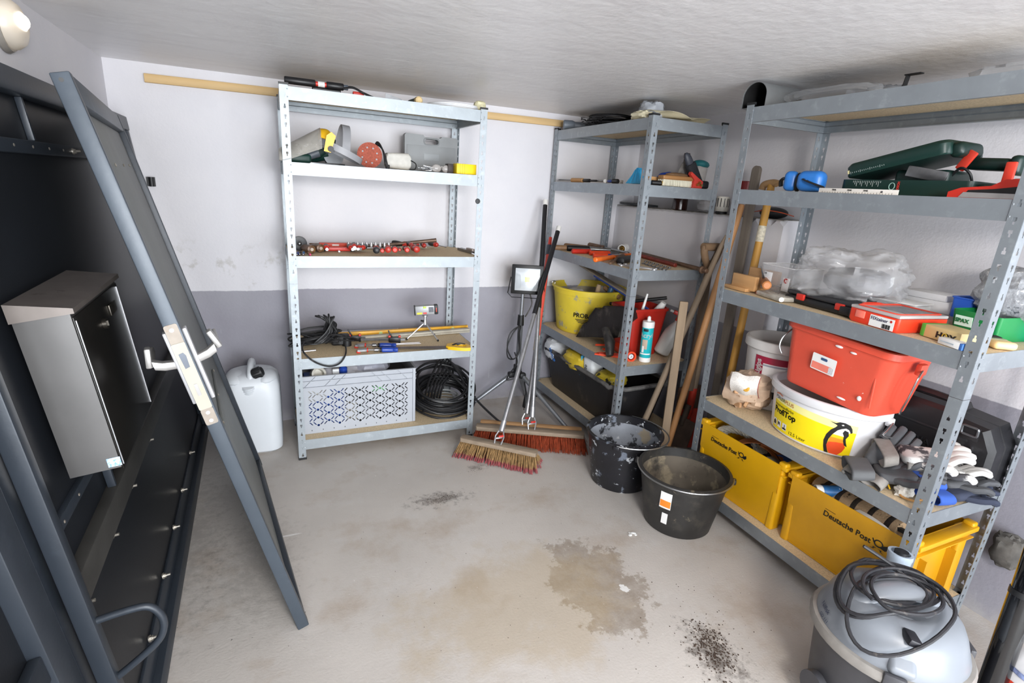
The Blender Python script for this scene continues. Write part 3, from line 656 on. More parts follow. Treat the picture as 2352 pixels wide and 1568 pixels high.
ob('lamp_cable', MB().tube(spl(P, 6), .0045, 7), WIRE, fl)
for k in range(2):
    P = [(-.01, -.02, .60), (-.06-.02*k, -.03, .56), (-.095, -.03, .47), (-.085+.02*k, -.03, .40), (-.04, -.03, .39), (-.01, -.03, .44), (-.02+.01*k, -.02, .55)]
    ob('cable_loop', MB().tube(spl(P, 6, True), .0042, 7, True), cab, fl)
P = [(-.04, -.025, .43), (-.02, -.03, .36), (-.06, -.03, .30), (-.085, -.03, .25), (-.03, -.04, .26), (.02, -.04, .27), (.045, -.05, .18), (.05, -.05, .13)]
ob('power_cable', MB().tube(spl(P, 6), .0042, 7), cab, fl)
b = MB().rod([((.05, -.05, .145), .006), ((.05, -.05, .12), .012), ((.05, -.05, .085), .017), ((.05, -.05, .06), .019), ((.05, -.05, .055), .017)], 14)
for s_ in (-1, 1): b.cyl((.05+s_*.008, -.05, .055), (.05+s_*.008, -.05, .035), .0025, n=8)
ob('plug', b, cab, fl)

# vacuum cleaner --------------------------------------------------------
VG = mat('7f848b', .36, 0, .05, 8, .03, 60, spots=[('9a9fa6', 5, .6, .3)]); VD = mat('3f3f43', .45, 0, .12, 10, .04, 50); VR = mat('8b8782', .5, 0, .15, 20, .05, 60)
vc = T('vacuum_cleaner', 'round vacuum cleaner with a grey lid and black tub at the lower right', 'vacuum', (1.52, .632, 0), (0, 0, 0))
ob('tub', MB().lathe([(.125, 0), (.150, .02), (.160, .08), (.170, .20), (.178, .275), (.186, .285)], 48), VD, vc)
ob('rim', MB().lathe([(.183, .272), (.194, .276), (.196, .290), (.190, .302), (.178, .304)], 48), VR, vc)
ob('lid', MB().lathe([(.180, .298), (.180, .306), (.172, .33), (.162, .36), (.150, .385), (.128, .402), (.098, .410), (.08, .408), (.07, .400), (.001, .398)], 56), VG, vc)
b = MB()
ang0 = math.radians(155)
b.tube(spl([(math.cos(ang0+PI)*.10, math.sin(ang0+PI)*.10, .40), (.05*math.cos(ang0+PI), .05*math.sin(ang0+PI), .425), (0, 0, .432), (.07*math.cos(ang0), .07*math.sin(ang0), .42), (.14*math.cos(ang0), .14*math.sin(ang0), .375)], 6), [.026+.008*math.sin(k/24*PI) for k in range(25)], 14, flat=.55)
ob('carry_handle', b, VG, vc)
for s_, a in ((1, 2.75), (-1, 5.55)): ob('side_scoop', MB().sph((.075*math.cos(a), .075*math.sin(a), .372), (.062, .085, .040), 24, 12, R=(0, 0, a)), VG, vc)
ob('front_ridge', MB().rbox((-.095, -.075, .350), (.15, .060, .05), .014, 4, R=(0, -.62, .67)), VG, vc)
sw = (1.414, 0.5378, 0.392); ob('switch', MB().rbox((sw[0]-1.52, sw[1]-.632, .398), (.030, .045, .020), .004, R=(0, .25, -.65)), mat('1c1c22', .4), vc, label='black rocker switch')
for k, a in enumerate((1.2, 3.75, 5.6)):
    ob('latch', MB().rbox((.192*math.cos(a), .192*math.sin(a), .27), (.016, .05, .085), .006, R=(0, 0, a)), VD, vc)
ob('wheel', MB().cyl((-.155, .055, .10), (-.178, .06, .10), .045, n=20), VD, vc); ob('wheel', MB().cyl((.10, .14, .05), (.11, .155, .05), .045, n=20), VD, vc)
# pipe holder with the hose end standing up behind the lid
ob('pipe_holder', MB().lathe([(.030, 0), (.032, .10), (.034, .105), (.034, .12), (.026, .12), (.024, .05)], 20, TR((0.1888, 0.1079, .30), (-.05, .08, 0))), mat('a9b6c4', .4), vc)
ob('pipe_end', MB().lathe([(.019, 0), (.019, .03), (.012, .03)], 16, TR((0.1888, 0.1079, .40), (-.05, .08, 0))), BLK, vc)
f = wrapM(math.radians(172), .170, .325)
def slope(q):
    a = math.radians(152)+q.x/.168; r_ = .179-.38*q.y; return Vector((r_*math.cos(a), r_*math.sin(a), .316+q.y))
text('Nilfisk', .018, mat('23305a', .5), vc, Matrix.Identity(4), warp=lambda q: slope(Vector((q.x-.045, q.y+.012, 0)))+Vector((-.001, 0, .001)))
text('GD 111', .012, mat('23305a', .5), vc, Matrix.Identity(4), warp=lambda q: slope(Vector((q.x-.025, q.y-.006, 0)))+Vector((-.001, 0, .001)))
cb = mat('26262a', .5, 0, .2, 60, spots=[('55504c', 40, .6, .1)])
tc_ = T('coiled_flex', 'black power cord coiled loosely on top of the grey vacuum lid', 'cord', (1.52, .632, .40))
P = []
for k in range(132):
    a = k*.31; R_ = .098+.028*math.sin(a*.37+1)+.012*math.sin(a*1.3); off = (.035*math.cos(a*.11), .03*math.sin(a*.13))
    rr_ = Vector((R_*1.25*math.cos(a)+off[0]-.01, R_*.8*math.sin(a)+off[1]+.005, 0)); rad = Vector((rr_.x, rr_.y)).length
    hz = .022+.003*(k % 7)/7+.010*math.sin(a*.5)+.00016*k
    if rad > .125: hz -= (rad-.125)*1.0
    P.append((rr_.x, rr_.y, hz+.004))
ob('cord_coil', MB().tube(spl(P, 2), .0052, 7), cb, tc_)
P = [(.07, .04, .04), (.12, .02, .03), (.175, -.03, -.02), (.215, -.07, -.10), (.235, -.10, -.20), (.25, -.12, -.30), (.26, -.15, -.38)]
ob('cord_tail', MB().tube(spl(P, 6), .0052, 7), cb, tc_)
P = [(.0, .06, .035), (-.03, .08, .04), (.02, .13, .06), (.0, .17, .085), (-.03, .20, .10)]
P = [(.06, .03, .04), (.05, .06, .055), (.03, .09, .07), (.0, .12, .09)]
ob('cord_end', MB().tube(spl(P, 6), [.0052]*18+[.0045], 7), cb, tc_)

# black tube, dusty glove and a white sack at the right edge --------------------
t = T('black_tube', 'glossy black tube leaning at the right edge of the view', 'tube', (1.715, .45, 0))
p0, p1 = Vector((1.715, .45, .0)), Vector((1.86, .52, 1.05))
b = MB().cyl(p0-t.location, p0.lerp(p1, .45)-t.location, .030, n=28).cyl(p0.lerp(p1, .45)-t.location, p1-t.location, .0285, n=28)
ob('tube', b, mat('0b0c0f', .12, 0, .05, clear=.6), t); ob('tube_ring', MB().cyl(p0.lerp(p1, .44)-t.location, p0.lerp(p1, .455)-t.location, .031, n=28), BLK, t)
# ================================================================ things on the left rack (back wall)
A1, A2, A3, A4, A5 = [z+.0005 for z in ZA]
RED = mat('bf2d20', .4, 0, .08, 20); DKR = mat('a52a1e', .4, 0, .1); BL = mat('1f3f96', .3, 0, .08); STL = mat('8f9092', .3, .95, .15, 40); RST = mat('6f5644', .55, .5, .3, 30, .1, 90)
YEL = mat('e5b21c', .42, 0, .06); GRN = mat('123630', .5, 0, .12); GRY = mat('85888a', .55, 0, .05); WOOD = mat('b58a5a', .6, 0, .16, 5, .1, 40, wood=0)
CAB = mat('1d1d1f', .5, 0, .25, 30, spots=[('4a4643', 30, .62, .1)])
def wcoil(name, label, c, R, n, r, m, h=.03, wob=.02, cat='cable', flat=.8, seed=1, tilt=0., pts=18, group=None, par=None):
    rs = random.Random(seed); P = []; N_ = int(n*pts)
    for k in range(N_):
        a = 2*PI*k/pts; rr = R+wob*math.sin(a*.31+seed)+wob*.6*math.sin(a*.83)+rs.uniform(-wob, wob)*.15
        z = r+h*(.5+.5*math.sin(a*.19+seed))+h*.35*math.sin(a+seed*2)*.5+h*.2
        P.append((rr*math.cos(a), rr*flat*math.sin(a)+tilt*0, z+tilt*(rr*math.sin(a)+R)))
    o = ob(name, MB().tube(spl(P, 2), r, 6), m, par, label if not par else None, cat if not par else None, group, loc=c); return o
def along(p0, p1, up_=(0, 0, 1)):
    """matrix whose x axis runs from p0 to p1"""
    p0, p1 = Vector(p0), Vector(p1); x = (p1-p0).normalized(); y = Vector(up_).cross(x).normalized(); z = x.cross(y)
    return Matrix(((x.x, y.x, z.x, p0.x), (x.y, y.y, z.y, p0.y), (x.z, y.z, z.z, p0.z), (0, 0, 0, 1)))
def LT(name, label, cat, p0, p1, group=None, up_=(0, 0, 1)):
    """thing whose local x runs from p0 towards p1"""
    t = bpy.data.objects.new(name, None); COL.objects.link(t); t.matrix_world = along(p0, p1, up_); t.empty_display_size = .05
    return tag(t, label, cat, group)
def XR(): return Matrix.Rotation(PI/2, 4, 'Y')     # lathe axis z -> x
def lat(name, prof, m, par, n=16, x=0., y=0., z=0., sy=1.):
    """lathe along local x, prof [(radius, x)]"""
    b = MB().lathe([(r, h) for r, h in prof], n, None, sy=sy); b.v = [Vector((v.z+x, v.x+y, v.y+z)) for v in b.v]; return ob(name, b, m, par)
def hand_tool(label, butt, tip, colA, colB, L=.10, r=.016, blade=.09, br=.003, end='flat', cat='screwdriver', name='screwdriver', group=None):
    """red-and-black handled tool; the handle starts at butt"""
    B = Vector(butt); E = Vector(tip); B.z += r; E.z = B.z
    if end == 'nut': B = E+(B-E).normalized()*(L+blade*1.05)
    t = LT(name, label, cat, B, E, group)
    lat('handle', [(r*.6, 0), (r*.92, .004), (r, .015), (r*.95, L*.35), (r*.72, L*.62), (r*.8, L*.72)], colA, t, 14)
    lat('ferrule', [(r*.8, L*.68), (r*.98, L*.74), (r*.9, L*.86), (r*.55, L), (r*.3, L+.002)], colB, t, 14)
    lat('blade', [(br, L), (br, L+blade*.85), (br*(1.3 if end == 'flat' else 2.4), L+blade*.9), (br*(.5 if end == 'flat' else 2.4), L+blade)], STL, t, 10)
    if end == 'nut': lat('nut_socket', [(br*1.2, L+blade*.8), (br*2.3, L+blade*.86), (br*2.3, L+blade*1.05), (br*1.7, L+blade*1.05), (br*1.6, L+blade*.95), (.0001, L+blade*.95)], STL, t, 12)
    return t
# --- top shelf
p0, p1 = (0.0976, 2.74, 1.8109), (0.3557, 2.74, 1.8253)
t = LT('tree_pruner', 'black foam-gripped pole pruner with red bands lying on the top shelf', 'pruner', (p0[0], p0[1], A5+.034), (p1[0], p1[1], A5+.034)); Lp = (Vector(p1)-Vector(p0)).length
lat('pole', [(.010, 0), (.010, Lp)], RED, t)
for x0, x1 in ((0, Lp*.50), (Lp*.68, Lp*.97)): lat('foam_grip', [(.013, x0), (.0155, x0+.004), (.0155, x1-.004), (.013, x1)], BLKG, t)
lat('paper_tag', [(.0118, Lp*.54), (.012, Lp*.65)], mat('d9d9d6', .6, 0, .1, 60), t); lat('end_joint', [(.011, Lp*.96), (.012, Lp*1.04), (.006, Lp*1.05)], mat('5d646e', .4, .3), t)
lat('foam_grip', [(.013, Lp*.45), (.0155, Lp*.46), (.0155, Lp*.92), (.013, Lp*.93)], BLKG, t, y=.03, z=-.018)
P = [(Lp*.95, 0, 0), (Lp*1.12, -.01, .005), (Lp*1.3, -.01, -.012), (Lp*1.55, 0, -.03), (Lp*1.75, .01, -.032)]
for k in range(3): ob('pull_cord', MB().tube([Vector(p)+Vector((0, -.008*k, -.004*k)) for p in spl(P, 5)], .003, 6), CAB, t)
ob('trigger', MB().rbox((Lp*1.22, .0, -.022), (.05, .02, .02), .004), RED, t)
q = (0.5914, 2.8, 1.8175)
t = T('plastering_trowel', 'steel trowel blade lying on the top shelf beside the green handle', 'trowel', (q[0], 2.8, A5), (0, 0, .1))
ob('blade', MB().prism([(-.045, 0), (.045, 0), (.04, .022), (-.043, .04)], .003, Matrix.Rotation(PI/2, 4, 'X')), STL, t); ob('tang', MB().cyl((.0, .0, .006), (.075, .05, .010), .004), STL, t)
p0, p1 = (0.6806, 2.86, 1.8268), (0.6959, 2.72, 1.8225)
t = LT('garden_fork', 'hand tool with a green grip and pale wooden butt on the top shelf', 'hand tool', (p0[0], p0[1], A5+.017), (p1[0], p1[1], A5+.017))
lat('handle', [(.010, 0), (.014, .01), (.015, .10), (.015, .11)], GRN, t); lat('wooden_butt', [(.015, .11), (.018, .115), (.018, .14), (.012, .145)], mat('d3bb8c', .7), t)
ob('wire_loop', MB().tube(spl([(.0, 0, 0), (-.03, .02, .0), (-.05, .0, .0), (-.03, -.02, 0), (.0, -.005, 0)], 5), .003, 6), STL, t)
q = (0.9032, 2.84, 1.8296)
t = T('white_disc', 'white round bucket lid lying on the top shelf', 'lid', (q[0], 2.84, A5), (-.02, 0, 0))
ob('disc', MB().lathe([(.135, 0), (.141, .004), (.143, .020), (.139, .024), (.134, .022), (.128, .014), (.05, .013), (.001, .013)], 48), mat('e4e6ea', .5, 0, .02), t); ob('tear_rim', MB().lathe([(.1432, .006), (.146, .008), (.146, .014), (.1432, .016)], 48, capa=False, capb=False), mat('d4d7dc', .5), t)
from mathutils import noise as NZ
def crumple(name, c, sx, sy, sz, m, seed=3, nu=20, nv=14, fold=.35, parent=None, label=None, cat=None, R=None, t_=None, group=None, box=.6):
    """crumpled closed bag or cloth: a blunt rounded body creased by ridged noise"""
    b = MB(); rings = []; o = Vector((seed*3.7, seed*1.3, 0))
    for j in range(nv+1):
        v = max(.03, min(PI-.03, PI*j/nv)); ring = []
        for i in range(nu):
            u = 2*PI*i/nu; sg = lambda a, e: math.copysign(abs(a)**e, a)
            d = Vector((sg(math.cos(u), box+.2)*abs(math.sin(v))**box, sg(math.sin(u), box+.2)*abs(math.sin(v))**box, -sg(math.cos(v), box+.1)))
            n1 = NZ.noise(d*1.6+o); n2 = 1-2*abs(NZ.noise(d*2.7+o*1.7)); n3 = 1-2*abs(NZ.noise(d*5.5+o*2.3))
            k = 1+fold*(.35*n1+.30*(n2-.6)+.22*(n3-.6))
            ring.append((sx*k*d.x, sy*k*d.y, max(0., sz*.5*(1+d.z*(1+fold*(.4*n1+.25*(n2-.6)+.15*(n3-.6)))))))
        rings.append(ring)
    b.loft(rings); return ob(name, b, m, parent, label, cat, group, loc=c, rot=R, ang=30)
q = (1.0304, 2.75, 1.8263)
crumple('tape_bundle', (q[0]-.01, 2.76, A5), .03, .03, .055, mat('c9c3a0', .6, 0, .2, 50, spots=[('55754f', 40, .66, .03)]), 5, label='crumpled pale yellow packaging at the right end of the top shelf', cat='packaging')
# --- second shelf from the top
q = (0.2514, 2.93, 1.5481)
t = T('circular_saw', 'dark green power saw lying behind the face shield', 'power tool', (q[0], 2.95, A4), (0, 0, .2))
ob('motor_body', MB().rbox((0, 0, .075), (.11, .08, .07), .02, 3, R=(0, -.6, 0)).cyl((-.07, 0, .035), (.03, 0, .06), .035, n=18), GRN, t); ob('base_plate', MB().rbox((0, 0, .006), (.22, .10, .012), .003), STL, t)
ob('handle', MB().tube(spl([(-.03, 0, .10), (.01, 0, .145), (.06, 0, .13), (.085, 0, .08), (.07, 0, .04)], 5), .014, 10), GRN, t); ob('blade_guard', MB().cyl((.06, -.03, .05), (.06, .0, .05), .05, n=24), mat('8a8d90', .35, .8), t)
q = (0.1583, 2.9, 1.5295)
wcoil('mains_cable', 'black power cord bundled at the left end of the second shelf', (q[0], 2.9, A4), .055, 7, .0042, CAB, h=.06, wob=.012, seed=4)
q = (0.1374, 2.78, 1.5011)
t = T('jigsaw', 'dark green power tool with a round black knob left of the face shield', 'power tool', (q[0]+.01, 2.80, A4), (0, 0, .1))
ob('motor_body', MB().rbox((.0, 0, .022), (.10, .06, .04), .012, 3), GRN, t); ob('knob', MB().sph((-.01, -.01, .065), (.024, .024, .022), 16, 10), BLK, t); ob('nozzle', MB().cyl((.03, 0, .03), (.085, 0, .055), .018, .022, 16), mat('4a5058', .5), t)
# face shield
fs = T('face_shield', 'face shield with clear visor, yellow brow guard and grey headband', 'face shield', (0.2521, 2.74, 1.4838), (0, 0, 0)); fs.location.z = A4; fs.scale = (1.35, 1.35, 1.35)
ex, ez = -.85, -.52
def vis(u, v):      # visor sheet running down-left from the brow
    a = (v-.5)*2.9; L = u*.155; return (-.01-L*.86, .060*math.sin(a), max(.003, .118-L*.50-(1-math.cos(a))*.078*(1-.35*u)))
ob('visor', MB().grid(vis, 10, 14, t=.0012), mat('b9b5ad', .12, 0, .1, 20, al=.42, spots=[('d8d6d0', 30, .6, .1)]), fs)
def brow(u, v):
    a = (v-.5)*2.1; s = u*.055; return (-.012+s*.75+.006*math.sin(u*PI), .058*math.sin(a), .116+.008*math.sin(u*PI)-s*.35-(1-math.cos(a))*(.062+.03*u))
ob('brow_guard', MB().grid(brow, 8, 18, t=.003), YEL, fs)
for s_ in (-1, 1): ob('pivot_knob', MB().cyl((.016, s_*.062-.002, .050), (.016, s_*.070-.002, .050), .0095, n=16), BLK, fs)
ob('arm', MB().prism([(-.01, .0), (.012, -.004), (.030, .05), (.016, .062), (.0, .05)], .004, TR((.004, -.062, .042), (PI/2, 0, 0))), YEL, fs)
P = [Vector((.055+.078*math.cos(a)*math.cos(.42), .066*math.sin(a), .040-.075*math.cos(a)*math.sin(.42)+.006)) for a in [2*PI*k/40 for k in range(40)]]
def band(P, h, tl, t):
    b = MB(); n = len(P); w = Vector(tl)
    b.loft([[p-w*h, p+w*h, p+w*h+Vector((0, 0, t)), p-w*h+Vector((0, 0, t))] for p in P]+[[P[0]-w*h, P[0]+w*h, P[0]+w*h+Vector((0, 0, t)), P[0]-w*h+Vector((0, 0, t))]], False, False); return b
ob('headband', band(P, .010, (.35, 0, .93), .001), mat('8e8f93', .45, 0, .05), fs)
P = [Vector((.060+.012*math.sin(a)+.03*math.cos(a)*.2, -.060*math.cos(a), .045+.090*math.sin(a))) for a in [PI*k/24 for k in range(25)]]
b = MB(); b.loft([[p+Vector((-.013, 0, 0)), p+Vector((.013, 0, -.003)), p+Vector((.013, 0, -.0015)), p+Vector((-.013, 0, .0015))] for p in P], False, False); ob('crown_strap', b, mat('8e8f93', .45, 0, .05), fs)
# disc sander
q = (0.4712, 2.79, 1.5308)
t = T('disc_sander', 'sander lying on its side with a rust-red perforated sanding disc', 'sander', (q[0], 2.80, A4), (0, 0, -.25))
Md = TR((0, 0, .060), (PI/2+.12, 0, 0))
ob('sanding_disc', MB().lathe([(.058, -.002), (.060, 0), (.060, .002), (.001, .0021)], 40, Md), mat('a0513f', .8, 0, .3, 150, .4, 250), t)
ob('backing_pad', MB().lathe([(.056, -.014), (.058, -.002)], 36, Md), BLK, t)
for k in range(8): ob('dust_hole', MB().lathe([(.0042, .0022), (.0040, .0026), (.001, .0026)], 12, Md @ Matrix.Translation((.037*math.cos(k*PI/4+.3), .037*math.sin(k*PI/4+.3), 0))), mat('9aa0a6', .5), t)
ob('motor_body', MB().lathe([(.035, -.13), (.045, -.12), (.048, -.06), (.052, -.02), (.052, -.014)], 28, Md), mat('4a5660', .5), t)
for k in range(3): ob('cord', MB().tube(spl([(.01, .05+.01*k, .08), (.035, .02, .125-.008*k), (.062, -.01+.006*k, .09), (.075+.004*k, -.02, .03), (.085, -.02, .008)], 6), .004, 6), CAB, t)
q = (0.6126, 2.8, 1.5211)
t = T('dust_container', 'dusty off-white plastic container lying beside the sander', 'container', (q[0], 2.82, A4), (0, 0, .05))
rg = [[(x, y, z+.043) for y, z in rrect(w, h, .018, 4)] for x, w, h in ((-.062, .055, .055), (-.055, .065, .072), (.0, .07, .078), (.05, .07, .080), (.062, .06, .06))]
ob('body', MB().loft(rg), mat('c9c7c0', .7, 0, .12, 25, .08, 60), t); ob('strap', MB().tube(spl([(.06, -.03, .05), (.085, -.035, .035), (.08, -.04, .01), (.05, -.045, .006)], 5), .003, 6), BLK, t); ob('clip', MB().rbox((-.058, -.03, .012), (.02, .012, .02), .003), BLK, t)
# grey tool case
q0, q1 = (0.6918, 3.02, 1.4968), (0.9894, 3.02, 1.4937)
Wc = q1[0]-q0[0]
t = T('tool_case', 'grey plastic tool case with a cut-out handle standing upright at the back', 'tool case', ((q0[0]+q1[0])/2, 3.03, A4))
hc = 0.1974
O = [(-Wc/2, 0), (Wc/2, 0), (Wc/2, hc-.012), (Wc/2-.008, hc-.004), (Wc*.20, hc-.004), (Wc*.17, hc-.012), (-Wc*.13, hc-.012), (-Wc*.16, hc-.002), (-Wc/2+.008, hc), (-Wc/2, hc-.008)]
def holed(b, O, H, h, M):
    """prism with one hole: side walls plus stitched front and back"""
    me = bmesh.new(); vs = []
    for z in (0, h):
        o = [me.verts.new((x, y, z)) for x, y in O]; i = [me.verts.new((x, y, z)) for x, y in H]; vs.append((o, i))
    def edges(l): return [me.edges.new((l[k], l[(k+1) % len(l)])) for k in range(len(l))]
    for o, i in vs:
        e = edges(o)+edges(i); bmesh.ops.triangle_fill(me, use_beauty=True, use_dissolve=False, edges=e)
    for a_, c_ in ((vs[0][0], vs[1][0]), (vs[0][1], vs[1][1])):
        for k in range(len(a_)): me.faces.new((a_[k], a_[(k+1) % len(a_)], c_[(k+1) % len(a_)], c_[k]))
    me.verts.index_update(); b.add([v.co.copy() for v in me.verts], [[v.index for v in f.verts] for f in me.faces], M); me.free(); return b
Hh = [(x+.0, y+hc-.034) for x, y in rrect(.078, .026, .011, 4)]
Mx = TR((0, .02, 0), (PI/2, 0, 0)); ob('shell', holed(MB(), O, Hh, .045, Mx), GRY, t)
b = MB()
for k in range(24): pass
b.tube([(x, -.026, y+hc-.034) for x, y in rrect(.086, .034, .014, 4)], .003, 6, True); ob('handle', b, GRY, t)
ob('raised_panel', MB().rbox((0, -.026, hc*.40), (Wc*.92, .003, hc*.62), .001), mat('888b8d', .55, 0, .04), t); ob('label_area', MB().rbox((.0, -.028, hc*.42), (.085, .0015, .036), .0005), mat('94989b', .5), t)
# nails, goggles, yellow box
q = (0.7594, 2.76, 1.5102)
b = MB(); rs = random.Random(3)
for k in range(46):
    x, y, a = rs.uniform(-.028, .028), rs.uniform(-.02, .02), rs.uniform(-.5, .5); z = .004+rs.uniform(0, .026)*(1-abs(x)/.04)
    b.cyl((x-.025*math.cos(a), y-.025*math.sin(a), z+rs.uniform(-.003, .01)), (x+.025*math.cos(a), y+.025*math.sin(a), z), .0011, n=5)
ob('nail_pile', b, STL, None, 'small heap of steel nails left of the goggles', 'nails', kind='stuff', loc=(q[0], 2.76, A4))
q = (0.8157, 2.74, 1.497)
t = T('safety_goggles', 'clear scratched safety goggles left of the yellow box', 'goggles', (q[0]+.005, 2.74, A4))
for s_ in (-1, 1): ob('lens', MB().sph((s_*.027, 0, .020), (.026, .014, .020), 16, 8), mat('c5c0bc', .15, 0, .15, 30, al=.55), t)
ob('nose_bridge', MB().tube([(-.008, -.005, .026), (0, -.008, .03), (.008, -.005, .026)], .003, 6), mat('a8a4a0', .3), t)
q = (0.9433, 2.72, 1.4841)
t = T('yellow_carton', 'small bright yellow carton at the right end of the second shelf', 'box', (q[0], 2.735, A4), (0, 0, .03))
ob('carton', MB().rbox((0, 0, .026), (.108, .06, .050), .002), mat('f0cf10', .5, 0, .04), t, label='bright yellow carton'); 
for k in range(3): ob('flap_edge', MB().rbox((-.035+.012*k, -.0305, .026), (.002, .001, .050), .0003), mat('c9a80c', .5), t)
q = (0.8749, 2.72, 1.4839)
ob('dark_carton', MB().rbox((0, 0, .024), (.028, .05, .046), .002), mat('2c2320', .6, 0, .4, 60), None, 'small dark printed carton beside the yellow carton', 'box', loc=(q[0]-.012, 2.745, A4))
# --- middle shelf: screwdrivers and friends
SD = 'red and black screwdrivers on the middle shelf'
def sp(*p): return p
tools = [(0.0, 0.0, 0.0)]
dr = [((0.2615, 2.9831, 1.0716), (0.2479, 2.7232, 1.0646), 'nut', 'nut driver pointing at the shelf edge beside the red cases'),
      ((0.3712, 2.9487, 1.0716), (0.37, 2.729, 1.0646), 'nut', 'leftmost nut driver of the fanned group of four'),
      ((0.4158, 3.0462, 1.0716), (0.3835, 2.7608, 1.0646), 'nut', 'widest nut driver, second in the fanned group'),
      ((0.455, 3.0029, 1.0716), (0.3975, 2.7459, 1.0646), 'nut', 'nut driver, third in the fanned group'),
      ((0.5004, 3.0076, 1.0716), (0.4088, 2.7464, 1.0646), 'nut', 'nut driver slanting left, rightmost of the fanned group')]
for i, (p, q, e, lb) in enumerate(dr): hand_tool('red and black '+lb, p, q, BLKG, RED, .085, .0135 if i != 2 else .016, .055, .003 if i != 2 else .0042, e, 'nut driver', 'nut_driver', SD)
dr = [((0.4694, 2.6364, 1.0756), (0.529, 3.025, 1.0756), BLKG, DKR, .017, 'screwdriver with a black round butt, left end of the right-hand cluster'),
      ((0.5099, 2.6989, 1.0716), (0.5548, 2.9799, 1.0756), RED, BLKG, .012, 'small screwdriver with a bright red butt left of the wide red-black one'),
      ((0.5327, 2.67, 1.0756), (0.6025, 3.0331, 1.0756), DKR, DKR, .0165, 'dark red screwdriver with a black-centred butt'),
      ((0.5689, 2.6796, 1.0756), (0.6354, 3.0368, 1.0756), RED, BLKG, .0155, 'screwdriver with a large red butt in the middle of the cluster'),
      ((0.6162, 2.7845, 1.0696), (0.6491, 2.9914, 1.0696), RED, BLKG, .009, 'thin screwdriver with a small red butt'),
      ((0.6416, 2.7215, 1.0716), (0.6586, 2.9293, 1.0716), RED, BLKG, .014, 'black screwdriver whose red butt points at the shelf edge'),
      ((0.692, 2.7161, 1.0716), (0.6941, 2.9324, 1.0716), DKR, DKR, .018, 'thick red ribbed screwdriver at the right of the cluster'),
      ((0.6267, 3.0234, 1.0596), (0.6859, 2.9724, 1.0596), BLKG, RED, .017, 'black-handled screwdriver lying crosswise on top of the cluster'),
      ((0.7039, 2.962, 1.0796), (0.6969, 2.7799, 1.0796), BLKG, RED, .014, 'black screwdriver lying behind the thick red one'),
      ((0.7773, 3.0526, 1.0696), (0.7404, 2.8615, 1.0696), BLKG, RED, .011, 'short black screwdriver standing behind the right cluster'),
      ((0.8022, 3.0303, 1.0696), (0.7697, 2.802, 1.0596), BLKG, RED, .0145, 'screwdriver with its thin blade towards the shelf edge'),
      ((0.8567, 3.0708, 1.0696), (0.9076, 2.8175, 1.0596), BLKG, RED, .0155, 'rightmost screwdriver, lying alone with a long thin blade')]
for i, (p, q, ca, cb_, r_, lb) in enumerate(dr):
    t = hand_tool(lb, p, q, ca, cb_, .10 if r_ > .012 else .075, r_, .07 if i < 11 else .105, .0022, 'flat', 'screwdriver', 'screwdriver', SD)
    if i == 7: t.location.z += .010
# steel bars, socket rail
p0, p1 = (0.1875, 3.0753, 1.0696), (0.6017, 3.0443, 1.0696)
t = LT('steel_bar', 'long rusty steel bar lying along the back of the middle shelf', 'bar', (p0[0], 3.04, A3+.010), (p1[0], 3.02, A3+.010)); lat('shaft', [(.008, 0), (.009, .01), (.009, p1[0]-p0[0])], RST, t); lat('collar', [(.012, .10), (.012, .13)], STL, t)
p0, p1 = (0.521, 2.98, 1.074), (0.8621, 2.93, 1.1174)
t = LT('iron_pipe', 'brown tapered pipe propped up at the right on the screwdrivers', 'pipe', (p0[0], 3.0, A3+.012), (p1[0], 2.93, p1[2])); lat('shaft', [(.007, 0), (.008, .1), (.010, .3), (.0115, .345), (.009, .346)], mat('6a5548', .45, .5, .25, 20), t)
p0, p1 = (0.369, 2.97, 1.09), (0.5055, 2.97, 1.0902)
t = LT('socket_rail', 'rail with ten chrome sockets behind the nut drivers', 'socket set', (p0[0], 2.97, A3+.004), (p1[0], 2.97, A3+.004))
ob('rail', MB().rbox((.12, 0, .0), (.25, .012, .006), .001), STL, t)
for k in range(10): b = MB().lathe([(.007, .003), (.0085, .006), (.0085, .018), (.0075, .020), (.0075, .030), (.005, .030), (.005, .018)], 12, Matrix.Translation((.012+k*.024, 0, 0))); ob('socket', b, ALU, t)
# disc pad, brown handles, cases, bits, tacker
q = (0.1302, 2.8356, 1.0596)
t = T('rubber_sanding_pad', 'black rubber disc with a metal hub standing at the left end of the middle shelf', 'disc', (q[0], q[1]+.02, A3)); Md = TR((0, 0, .036), (PI/2, 0, .1))
ob('pad', MB().lathe([(.034, -.006), (.037, -.002), (.036, .004), (.02, .007), (.012, .005), (.001, .005)], 36, Md), BLKG, t); ob('hub', MB().sph((0, 0, 0), (.011, .011, .008), 14, 8, Md @ Matrix.Translation((0, 0, .006))), STL, t)
for x, y, lb in ((408, 548, 'worn brown round file handle beside the black disc'), (485, 542, 'worn brown round file handle left of the nut driver')):
    q = ((0.1806, 2.7424, 1.0596) if x == 408 else (0.2262, 2.7903, 1.0596)); t = LT('wood_file', lb, 'handle', (q[0], q[1], A3+.0215), (q[0]-.035, q[1]+.08, A3+.021), 'worn brown file handles')
    lat('grip', [(.014, 0), (.020, .003), (.0205, .03), (.017, .07), (.012, .09)], mat('5d4028', .4, 0, .5, 40, spots=[('8f6b3c', 40, .6, .1)]), t, 18); lat('tang_end', [(.008, -.001), (.008, .002)], mat('c9beb0', .4, .5), t)
q = (0.3184, 2.9966, 1.0596)
